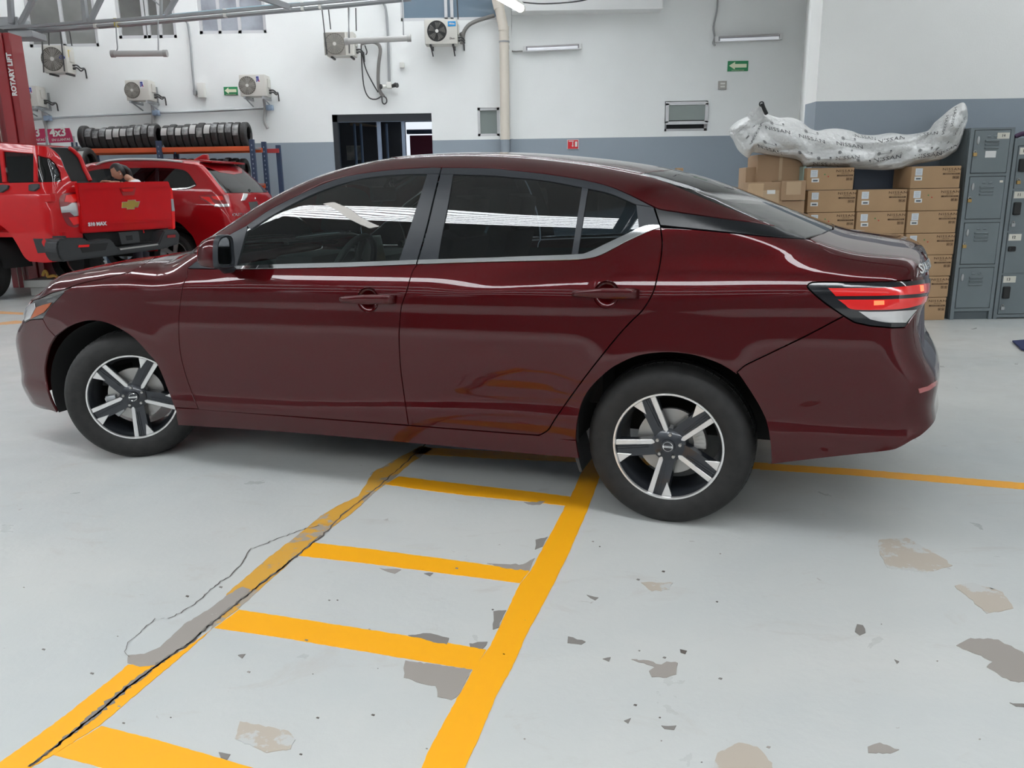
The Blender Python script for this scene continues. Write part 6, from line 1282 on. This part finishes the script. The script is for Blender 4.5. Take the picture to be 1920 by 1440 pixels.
    B.patch('lit_reflector', [L((1723, 534), (1729, 534), (1730, 545), (1725, 546), smooth=False)], 'side', redglow, tl, level=.0055, gap=0, sp_=(.02, .01), flange=.003)
    B.patch('reversing_lens', [L((1609, 583.5), (1660, 583.5), (1718, 580.5)), L((1718, 580.5), (1698, 605), smooth=False), L((1698, 605), (1660, 604.5), (1631, 599))], 'side', clearlens, tl, level=.004, gap=.001, sp_=(.02, .01), flange=.006, label='clear lower lens')
    hl = B.patch('head_lamp', [L((120, 548.5), (107, 562), (92, 578), (80, 598)), ('P', hb), ('P', [(hb[-1][0]-.06, .735)]), B.line([(60, 566), (64, 562), (80, 559.5), (96, 556), (120, 547)])], 'side', mat('lamp_shell', (.05, .05, .05), .1, .3, 1.), D, level=-.002, sp_=(.02, .015))
    B.patch('amber_lens', [L((97, 567.5), (80, 572), (69, 576), (63, 588), (57.5, 598), (68, 593), (82, 586), (92, 575), smooth=False)], 'side', amber, hl, level=.003, gap=0, sp_=(.02, .015), flange=.003)
    B.patch('clear_lens', [L((67, 577), (57, 597), (47, 602), (47, 582), (56, 570), (66, 568), smooth=False)], 'side', clearlens, hl, level=.003, gap=0, sp_=(.02, .015), flange=.003)
    B.patch('rear_reflector', [L((1722, 729), (1740, 724), (1756, 713), (1757.5, 719), (1742, 731), (1724, 737), smooth=False)], 'side', mat('reflector', (.35, .09, .09), .2, 0, .8), D, level=.003, gap=0, flange=.01)
    # --- side window line: frames, glass, chrome
    top_out = [(463, 422.5), (506.7, 393), (556.7, 367.5), (606.7, 345), (650, 330.8), (700, 322.5), (750, 317.5), (800, 314.7), (827, 314.5)]
    top_in = [(470, 430), (506.7, 406), (556.7, 378), (606.7, 355.5), (660, 338.5), (700, 331), (750, 326.3), (801, 325.3)]
    satinm = satin
    B.patch('window_frame', [L(*top_out), L((827, 314.5), (823.5, 325.5), (801, 325.5), smooth=False), L(*top_in[::-1]), L((470, 430), (463, 422.5), smooth=False)], 'side', satinm, d1, level=.001, gap=.0005, sp_=(.04, .01))
    B.patch('corner_trim', [L((376, 474), (395, 462), (429, 440.5), (463, 422.5), (462, 431), (443, 498), (440, 504), (351.5, 502.5), (372, 487), smooth=False)], 'side', blackgloss if 0 else satinm, d1, level=-.002, gap=.0005, label='satin black triangular mirror corner')
    B.patch('pillar_trim', [L((801, 326.5), (823, 326.5), smooth=False), L((823, 326.5), (811, 377), (798, 431), (782, 487.3)), L((782, 487.3), (748.5, 488.2), smooth=False), L((748.5, 488.2), (773, 414), (801, 326.5))], 'side', satinm, d1, level=.001, gap=.0006, flange=.006)
    rt_out = [(829, 314.5), (920, 315.8), (960, 319.5), (1026.7, 327), (1093, 337.5), (1143, 350), (1185, 368), (1225, 388.5)]
    rt_in = [(851, 326), (920, 328), (960, 331.5), (1026.7, 338.5), (1100, 352.5), (1143, 362), (1193, 383)]
    B.patch('window_frame', [L(*rt_out), L((1225, 388.5), (1193, 383), smooth=False), L(*rt_in[::-1]), L((851, 326), (826, 326), (829, 314.5), smooth=False)], 'side', satinm, d2, level=.001, gap=.0005, sp_=(.04, .01))
    B.patch('pillar_trim', [L((826, 326.7), (850, 326.7), smooth=False), L((850, 326.7), (840, 385), (829, 440), (821.5, 485.5)), L((821.5, 485.5), (785, 487.3), smooth=False), L((785, 487.3), (801, 431), (814, 377), (826, 326.7))], 'side', satinm, d2, level=.001, gap=.0006, flange=.006)
    B.patch('pillar_trim', [L((1193, 384), (1225, 389), (1236, 421), (1218, 422), (1198, 428.5), smooth=False)], 'side', satinm, d2, level=.001, gap=.0006, flange=.006)
    B.patch('quarter_window_bar', [L((1091.5, 351), (1103, 353.5), smooth=False), L((1103, 353.5), (1093, 415), (1084, 475.5), smooth=False), L((1084, 475.5), (1072, 476.5), (1091.5, 351), smooth=False)], 'side', satinm, d2, level=.002, gap=.0004, flange=.008)
    B.patch('window_glass', [L(*top_in), L((801, 325.3), (773, 414), (749, 488)), L((749, 488.5), (660, 491.5), (540, 494.3), (445, 498)), L((445, 498), (450, 475), (462, 431), (470, 430), smooth=False)], 'side', tint_f, d1, level=-.005, gap=-.004, flange=0, sp_=(.025, .014))
    B.patch('window_glass', [L(*rt_in[:5]), L((1098, 352), (1078, 477)), L((1078, 477), (1000, 479.5), (900, 483), (821.5, 485.5)), L((821.5, 485.5), (840, 385), (851, 326))], 'side', tint_r, d2, level=-.005, gap=-.004, flange=0, sp_=(.025, .014))
    B.patch('quarter_window', [L((1098, 352), (1143, 362), (1193, 383)), L((1193, 383), (1198, 428), smooth=False), L((1198, 428), (1135, 457), (1110, 468), (1078, 476))], 'side', tint_r, d2, level=-.005, gap=-.004, flange=0, sp_=(.025, .014))
    B.patch('chrome_strip', [L((441, 498.3), (540, 494.3), (660, 491.3), (782, 486.7)), L((782, 486.7), (780, 494.8), smooth=False), L((780, 494.8), (660, 499.6), (540, 502.5), (440, 504))], 'side', chrome, d1, level=.004, gap=.0005, flange=.008, sp_=(.05, .004))
    B.patch('chrome_strip', [L((785, 486.6), (920, 482.5), (960, 480.8), (1076.7, 476.5), (1101.7, 472.5), (1135, 457), (1170, 440.5), (1197.5, 427.5), (1218, 421.5), (1236, 421.5)), L((1236, 421.5), (1237.5, 426), smooth=False), L((1237.5, 426), (1218, 432.5), (1176.7, 451), (1126.7, 477.5), (1093, 485.3), (1050, 487.4), (960, 489.4), (860, 492), (783, 494.6))], 'side', chrome, d2, level=.004, gap=.0005, flange=.008, sp_=(.05, .004))
    B.patch('pillar_finisher', [L((1228.5, 389.5), (1241, 393.8), (1295, 401.8), (1370, 412.2), (1412, 417.2), (1454, 424)), L((1454, 424), (1484, 435), (1509.5, 446)), L((1509.5, 446), (1464, 443.5), (1389, 437), (1295, 427.5), (1238.5, 421.5)), L((1238.5, 421.5), (1228.5, 389.5), smooth=False)], 'side', mat('piano_black', (.004, .005, .007), .22, 0, 0, spec=.35), D, level=.001, gap=.0006)
    # badge on the trunk face
    V, Fc = text_verts('SENTRA', size=.048, extrude=.0015, bold=.001, sx=1.5, align='LEFT', space=1.05)
    a0 = B.par(L((1722, 507)), 'side')[0]
    Q = np.array([(a0[0]+v.x, a0[1]+.002+v.y*.9) for v in V]); P = B.pt(Q, 'side', .001); N = B.grad(P); P = P+N*np.array([[v.z+.0015] for v in V])
    raw('badge_lettering', P, Fc, chrome, D)
    # --- door handles with their finger cups
    for d, (u0, u1, um), vy, rr in ((d1, (638, 742, 690), (561, 561), 25), (d2, (1073, 1199, 1137), (551.5, 551.5), 27.5)):
        c0 = B.hit([(um, vy[0]+1)])[0]; a = B.hit([(u0, vy[0])])[0]; e = B.hit([(u1, vy[1])])[0]; n = B.grad(c0[None])[0]
        R = np.linalg.norm(B.hit([(um, vy[0]+rr)])[0]-c0)
        for side in (0, 1):
            sg = -1 if side else 1; my = lambda p: (p[0], p[1] if sg > 0 else 2*YC-p[1], p[2])
            # cup: a shallow dark dish rim and bowl
            bm = bmesh.new(); prof = [(1.0, .001), (.975, .003), (.94, -.001), (.85, -.009), (.65, -.016), (.4, -.020), (.0, -.021)]
            rings = []
            for rr_, off in prof:
                ring = []
                for i in range(40):
                    t = 2*math.pi*i/40; x, z = c0[0]+R*rr_*math.cos(t)*.98, c0[2]+R*rr_*math.sin(t)
                    ring.append((x, z, off))
                rings.append(ring)
            for ring in rings[:]:
                Qp = np.array([(x, z) for x, z, _ in ring]); Pp = B.pt(Qp, 'side', ring[0][2]); ring[:] = [bm.verts.new(my(p)) for p in Pp]
            for A_, B_ in zip(rings[:-1], rings[1:]):
                for i in range(40):
                    j = (i+1) % 40
                    try: bm.faces.new((A_[i], A_[j], B_[j], B_[i]) if sg < 0 else (A_[j], A_[i], B_[i], B_[j]))
                    except ValueError: pass
            bmesh.ops.remove_doubles(bm, verts=bm.verts, dist=1e-5)
            obj('handle_cup', bm, paint, d[side], 60)
            bm = bmesh.new(); pts = []; n_ = 22
            for i in range(n_+1):
                t = i/n_; p = a+(e-a)*t; out = .030*min(1, (min(t, 1-t)/.12))**.5+.004
                pts.append((p, n*out, t))
            rings = []
            for p, o_, t in pts:
                hgt = .0195*min(1., .45+.55*min(1, t/.5))*(1 if t < .97 else .85)+.001; th = .008; ring = []
                for k in range(12):
                    an = 2*math.pi*k/12; q = p+o_+n*th*math.cos(an)+np.array([0, 0, 1])*hgt*np.sign(math.sin(an))*abs(math.sin(an))**.7
                    ring.append(bm.verts.new(my(q)))
                rings.append(ring)
            for A_, B_ in zip(rings[:-1], rings[1:]):
                for k in range(12):
                    j = (k+1) % 12; bm.faces.new((A_[k], A_[j], B_[j], B_[k]))
            bm.faces.new(rings[0]); bm.faces.new(rings[-1][::-1]); bmesh.ops.recalc_face_normals(bm, faces=bm.faces)
            obj('door_handle', bm, paint, d[side], 50)
    return d1, d2
doors = build_sedan()
# --- wheels -------------------------------------------------------
def spoke_shapes():
    """flat outlines (x, z) of one fifth of the rim face, spoke pointing up: machined blade, machined wedge and dark spoke body"""
    R = .205
    def pr(r, deg): t = math.radians(deg); return (r*math.sin(t), r*math.cos(t))
    blade = [(-.006, .052), (-.021, .060), (-.036, .196), (-.017, .2035), (-.004, .070)]
    return blade
def make_wheel(parent, x, y, steer, phase, side=1, clr=False):
    t = bpy.data.objects.new('wheel', None); t.empty_display_size = .1; link(t, parent); t.location = (x, y, .322); t.rotation_euler = (0, 0, steer + (0 if side > 0 else math.pi))
    # local: outer face towards -y
    bm = bmesh.new(); R = .325
    prof = [(.205, .022), (.214, .004), (.222, -.004), (.245, -.011), (.275, -.013), (.300, -.004), (.315, .012), (.322, .030), (.325, .055)]
    nseg = 120
    pr2 = prof+[(.3265, .075), (.3265, .15)]+[(r, .225-a) for r, a in prof[::-1]]
    lathe(bm, pr2, nseg, 'Y')
    bm.faces.ensure_lookup_table()
    obj('tyre', bm, rubber, t, 50)
    # tread blocks on both shoulders, cut by cross grooves
    bm = bmesh.new(); nb = 64
    for i in range(nb):
        a0 = 2*math.pi*i/nb; a1 = a0+2*math.pi/nb*.86
        for lo, hi in ((.016, .055), (.17, .209)):
            vs = []
            for a in (a0, (a0+a1)/2, a1):
                for rr, yy in ((.3155 if lo < .1 else .3285, lo), (.3285 if lo < .1 else .3155, hi)):
                    vs.append(bm.verts.new((rr*math.cos(a), yy, rr*math.sin(a))))
            bm.faces.new((vs[0], vs[1], vs[3], vs[2])); bm.faces.new((vs[2], vs[3], vs[5], vs[4]))
        for lo, hi in ((.062, .105), (.113, .16)):
            vs = [bm.verts.new((.3295*math.cos(a), yy, .3295*math.sin(a))) for a in (a0, a1) for yy in (lo, hi)]; bm.faces.new((vs[0], vs[1], vs[3], vs[2]))
    bmesh.ops.recalc_face_normals(bm, faces=bm.faces)
    r_ = bmesh.ops.extrude_face_region(bm, geom=list(bm.faces)); 
    for v in [g for g in r_['geom'] if isinstance(g, bmesh.types.BMVert)]:
        q = Vector((v.co.x, 0, v.co.z)); v.co -= q.normalized()*.006
    o = obj('tread_blocks', bm, rubber, t, kind='stuff')
    # rim: barrel, lip, disc back
    bm = bmesh.new(); lathe(bm, [(.2185, .006), (.2165, -.003), (.2095, -.003), (.2065, .006)], 90, 'Y'); obj('rim_lip', bm, machined, t, 40)
    bm = bmesh.new(); lathe(bm, [(.2065, .005), (.200, .02), (.190, .055), (.186, .19), (.205, .21)], 72, 'Y'); obj('rim_barrel', bm, darkalloy, t, 40)
    hub = bmesh.new(); lathe(hub, [(.0, .010), (.026, .010), (.028, .016), (.052, .022), (.068, .032), (.072, .075)], 40, 'Y')
    for k in range(5):
        a = phase+2*math.pi*k/5; rot = Matrix.Rotation(a, 4, 'Y')
        sp1 = [(-.048, .045), (-.052, .196), (.022, .2065), (.036, .205), (.040, .20), (.022, .19), (.019, .060), (.02, .03)]
        sp1 = [(-.036, .03), (-.036, .204), (.002, .2075), (.036, .204), (.03, .165), (.026, .12), (.026, .03)]
        y0 = [.030, .012, .011, .012, .018, .022, .034]
        A = [hub.verts.new(rot @ Vector((px_, y0[i], pz))) for i, (px_, pz) in enumerate(sp1)]
        Bv = [hub.verts.new(rot @ Vector((px_*1.15, y0[i]+.035, pz))) for i, (px_, pz) in enumerate(sp1)]
        n = len(A); hub.faces.new(A); 
        for i in range(n): hub.faces.new((A[i], A[(i+1) % n], Bv[(i+1) % n], Bv[i]))
        # fine grooves along the dark part
        for gx in (-.006, .003, .012):
            P_ = [rot @ Vector((gx, .0215, .08)), rot @ Vector((gx, .0075, .2025)), rot @ Vector((gx+.003, .0075, .2025)), rot @ Vector((gx+.003, .0215, .08))]
            prism(hub, P_, (0, .006, 0))
    bmesh.ops.recalc_face_normals(hub, faces=hub.faces)
    obj('spoke_disc', hub, darkalloy, t, 35)
    for k in range(5):
        a = phase+2*math.pi*k/5; rot = Matrix.Rotation(a, 4, 'Y')
        def flat(pts, name):
            bm = bmesh.new(); prism(bm, [rot @ Vector((px_, .024-.135*max(0, pz-.06)*.92+.0, pz)) for px_, pz in pts], (0, .012, 0))
            bmesh.ops.bevel(bm, geom=list(bm.edges), offset=.0012, segments=1, affect='EDGES')
            obj(name, bm, machined, t)
        flat([(-.020, .058), (-.010, .050), (-.003, .055), (-.016, .206), (-.037, .204)][::-1] if 0 else [(.014, .050), (.008, .066), (.017, .2065), (.038, .203), (.026, .060)], 'machined_blade')
        flat([(-.018, .2065), (-.027, .148), (-.058, .199)], 'machined_wedge')
        bm = bmesh.new(); q = rot @ Matrix.Rotation(math.radians(34), 4, 'Y') @ Vector((0, 0, .047)); cyl(bm, (q.x, .024, q.z), (q.x, .008, q.z), .0075, .0065, 6); obj('lug_nut', bm, steel, t)
    bm = bmesh.new(); cyl(bm, (0, .012, 0), (0, .004, 0), .0275, .026, 32); obj('hub_cap', bm, darkalloy, t)
    bm = bmesh.new(); lathe(bm, [(.021, .0045), (.019, .0028), (.017, .0045)], 32, 'Y', closed=False)
    box(bm, (0, .0034, 0), (.040, .002, .008)); obj('cap_emblem', bm, chrome, t)
    text_on('cap_emblem_lettering', 'NISSAN', (0, .0022, -.0002), (1, 0, 0), (0, 0, 1), .0085, darkalloy, t, extrude=.0004)
    # brake disc and caliper seen through the spokes
    bm = bmesh.new(); lathe(bm, [(.05, .085), (.135, .085), (.135, .105), (.05, .105)], 48, 'Y'); cyl(bm, (0, .07, 0), (0, .11, 0), .06); obj('brake_disc', bm, steel, t, 30)
    bm = bmesh.new(); ca = math.radians(205 if clr else 20)
    for i in range(6):
        a = ca+(i-2.5)*.13; box(bm, (.118*math.cos(a), .078, .118*math.sin(a)), (.05, .05, .035), .008, Matrix.Rotation(-a, 4, 'Y'))
    obj('brake_caliper', bm, galv if clr else steel, t, 40)
    return t
make_wheel(sedan, 0, 0, 0, math.radians(-25.7), 1)
_st = math.radians(32); make_wheel(sedan, -2.745+.11*math.sin(_st), .125-.11*math.cos(_st), _st, math.radians(30), 1, True)
make_wheel(sedan, 0, 2*YC, 0, .3, -1)
make_wheel(sedan, -2.712-.11*math.sin(_st), 2*YC-.125+.11*math.cos(_st), _st, .8, -1)
# --- wheel housings, underbody, cabin ------------------------------
def arch_liner(x, R, y0, y1, a1=186):
    bm = bmesh.new(); n = 30; A = []; Bq = []; a0, a1 = math.radians(-6), math.radians(a1)
    for i in range(n+1):
        a = a0+(a1-a0)*i/n; A.append(bm.verts.new((x+R*math.cos(a), y0, .33+.385*math.sin(a)))); Bq.append(bm.verts.new((x+R*math.cos(a), y1, .33+.385*math.sin(a))))
    for i in range(n): bm.faces.new((A[i], A[i+1], Bq[i+1], Bq[i]))
    bm.faces.new(Bq)
    return bm
for x in (0, -2.712):
    for y0, y1 in ((.028, .44), (2*YC-.028, 2*YC-.44)):
        obj('wheel_housing', arch_liner(x+(.01 if x > -1 else -.03), .395 if x > -1 else  .48, y0, y1, 186 if x > -1 else 199), linerm, sedan, 40)
bm = bmesh.new()
box(bm, (-1.36, YC, .26), (1.85, 1.62, .06)); box(bm, (.62, YC, .42), (.3, 1.0, .08)); box(bm, (-3.2, YC, .35), (.25, 1.2, .1)); box(bm, (-1.36, YC, .30), (4.3, .85, .10))
obj('underbody', bm, linerm, sedan)
bm = bmesh.new(); cyl(bm, (.47, .42, .36), (.47, 1.3, .36), .10, n=20); obj('silencer', bm, galv, sedan, 40)
for s_ in (1, -1):
    q = lambda y: y if s_ > 0 else 2*YC-y
    bm = bmesh.new(); prism(bm, [(-.405, q(.03), .30), (-.385, q(.03), .30), (-.352, q(.03), .175), (-.362, q(.03), .17)], (0, .19*s_, 0)); obj('mud_flap', bm, plastic, sedan)
    bm = bmesh.new(); prism(bm, [(-3.02, q(.1), .235), (-2.97, q(.1), .235), (-2.97, q(.1), .18), (-3.0, q(.1), .18)], (0, .3*s_, 0)); obj('air_deflector', bm, plastic, sedan)
def inner_shell():
    """dark inner skins behind the panel gaps, below the windows"""
    for name, (s0, s1, z0, z1), lv in (('door_inner_panel', (-2.42, -.36, .30, .97), -.045), ('inner_panel', (.44, 1.0, .47, .93), -.05)):
        B.patch(name, [('P', [(s0, z0), (s1, z0), (s1, z1), (s0, z1)])], 'side', linerm, sedan, level=lv, flange=0, sp_=(.12, .06))
    B.patch('parcel_shelf', [('P', [(-.02, 0), (-.02, .62), (.40, .60), (.5, .5), (.5, 0)])], 'top', interior, sedan, level=-.1, sym=True, flange=0, sp_=(.1, .1)) if 0 else None
    bm = Box((.2, YC, .96), (.5, 1.25, .03)); obj('parcel_shelf', bm, interior, sedan)
    B.patch('headlining', [('P', [(-1.55, 0), (-1.5, .46), (-.9, .50), (-.2, .46), (.0, 0)])], 'top', liningm, sedan, level=-.035, sym=True, flange=0, sp_=(.1, .1))
inner_shell()
def seat(x, y, w=.50, rear=False):
    s_ = bpy.data.objects.new('seat', None); link(s_, sedan); s_.location = (x, y, 0)
    bm = Box((-.05, 0, .50), (.52, w, .20), .05); obj('cushion', bm, interior, s_, 50)
    bm = Box((.27, 0, .84), (.14, w-.02, .60), .05, Matrix.Rotation(math.radians(18 if not rear else 22), 4, 'Y')); obj('backrest', bm, interior, s_, 50)
    n = [0] if not rear else [-.42, 0, .42]
    for k in n:
        bm = Box((.40 if not rear else .38, k, 1.195 if not rear else 1.13), (.10, .27, .19), .04, Matrix.Rotation(math.radians(12), 4, 'Y'))
        for d in (-.05, .05): cyl(bm, (.36, k+d, 1.04), (.39, k+d, 1.14), .007, n=8)
        obj('headrest', bm, interior, s_, 50)
seat(-1.42, YC-.36); seat(-1.42, YC+.36); seat(-.52, YC, 1.25, True)
bm = Box((-2.02, YC, .86), (.50, 1.44, .22), .06); box(bm, (-1.86, YC-.36, .985), (.22, .42, .07), .03); obj('dashboard', bm, interior, sedan, 50)
bm = Box((-1.76, YC+.0, 1.00), (.03, .27, .16), .01, Matrix.Rotation(math.radians(-10), 4, 'Y')); obj('centre_screen', bm, blackgloss, sedan)
bm = Box((-1.5, YC, .5), (.9, .24, .30), .04); obj('centre_console', bm, interior, sedan, 50)
bm = bmesh.new(); tl_ = Matrix.Translation((-1.66, YC-.36, .93)) @ Matrix.Rotation(math.radians(-66), 4, 'Y')
ring = [tl_ @ Vector((.185*math.cos(2*math.pi*i/36), .185*math.sin(2*math.pi*i/36), 0)) for i in range(36)]
tube(bm, ring, .016, 8, closed=True)
for a in (0, math.pi, math.pi/2*3): tube(bm, [tl_ @ Vector((0, 0, -.01)), tl_ @ Vector((.18*math.cos(a+math.pi/2), .18*math.sin(a+math.pi/2), 0))], .018, 8)
cyl(bm, tl_ @ Vector((0, 0, -.04)), tl_ @ Vector((0, 0, .01)), .065); cyl(bm, tl_ @ Vector((0, 0, -.3)), tl_ @ Vector((0, 0, -.03)), .03)
obj('steering_wheel', bm, blackm, sedan, 50)
bm = Box((-1.66, YC, 1.30), (.03, .25, .075), .012); cyl(bm, (-1.66, YC, 1.32), (-1.60, YC, 1.41), .01); obj('rear_view_mirror', bm, blackm, sedan, 40)
# --- door mirrors
def door_mirror(side):
    sg = 1 if side == 0 else -1; my = lambda p: Vector((p[0], p[1] if sg > 0 else 2*YC-p[1], p[2]))
    XM = -1.935
    def hx_(u, v, x=XM):
        d = ray((u, v)) @ B.R.T; return np.array(B.o + d*((x-B.o[0])/d[0]))
    face = crom([tuple(hx_(u, v)) for u, v in [(403, 455), (410, 444), (422, 440.5), (431, 446), (434, 470), (436, 493), (430, 501.5), (410, 502), (403, 496), (401.5, 475)]], 3, closed=True)
    ctr = sum(face, Vector())/len(face); bm = bmesh.new(); rings = []
    for dx, sc, dz in ((.004, .93, 0), (.0, 1.0, 0), (-.02, 1.02, 0), (-.05, .98, -.002), (-.085, .84, -.006), (-.108, .60, -.010), (-.118, .28, -.012)):
        rings.append([bm.verts.new(my((ctr.x+dx, ctr.y+(p.y-ctr.y)*sc-.004*(dx < -.01), ctr.z+(p.z-ctr.z)*sc+dz))) for p in face])
    n = len(face)
    for A_, B_ in zip(rings[:-1], rings[1:]):
        for i in range(n): bm.faces.new((A_[i], A_[(i+1) % n], B_[(i+1) % n], B_[i]))
    bm.faces.new(rings[-1]); bmesh.ops.recalc_face_normals(bm, faces=bm.faces)
    m_ = obj('door_mirror', bm, paint, sedan, 60)
    bm = bmesh.new(); rr_ = [[bm.verts.new(my((ctr.x+dx, ctr.y+(p.y-ctr.y)*sc, ctr.z+(p.z-ctr.z)*sc))) for p in face] for dx, sc in ((-.022, 1.03), (.010, 1.03), (.016, .97), (.014, .86), (.004, .84))]
    for A_, B_ in zip(rr_[:-1], rr_[1:]):
        for i in range(n): bm.faces.new((A_[i], A_[(i+1) % n], B_[(i+1) % n], B_[i]))
    bmesh.ops.recalc_face_normals(bm, faces=bm.faces); obj('mirror_surround', bm, satin, m_, 50)
    bm = bmesh.new(); bm.faces.new([bm.verts.new(my((ctr.x+.006, ctr.y+(p.y-ctr.y)*.87, ctr.z+(p.z-ctr.z)*.87))) for p in face]); r_ = bmesh.ops.extrude_face_region(bm, geom=list(bm.faces)); bmesh.ops.translate(bm, verts=[g for g in r_['geom'] if isinstance(g, bmesh.types.BMVert)], vec=(-.004, 0, 0)); bmesh.ops.recalc_face_normals(bm, faces=bm.faces)
    obj('mirror_glass', bm, mat('mirror_glass', (.16, .17, .18), .05, 1.), m_)
    a = Vector((XM-.04, ctr.y+.02, ctr.z-.055)); b_ = Vector((XM-.06, -.0, ctr.z-.085))
    bm = bmesh.new(); tube(bm, [my(a), my((a+b_)/2+Vector((0, 0, -.012))), my(b_+Vector((0, .06, 0)))], .020, 10); obj('mirror_stalk', bm, satin, m_, 50)
door_mirror(0); door_mirror(1)
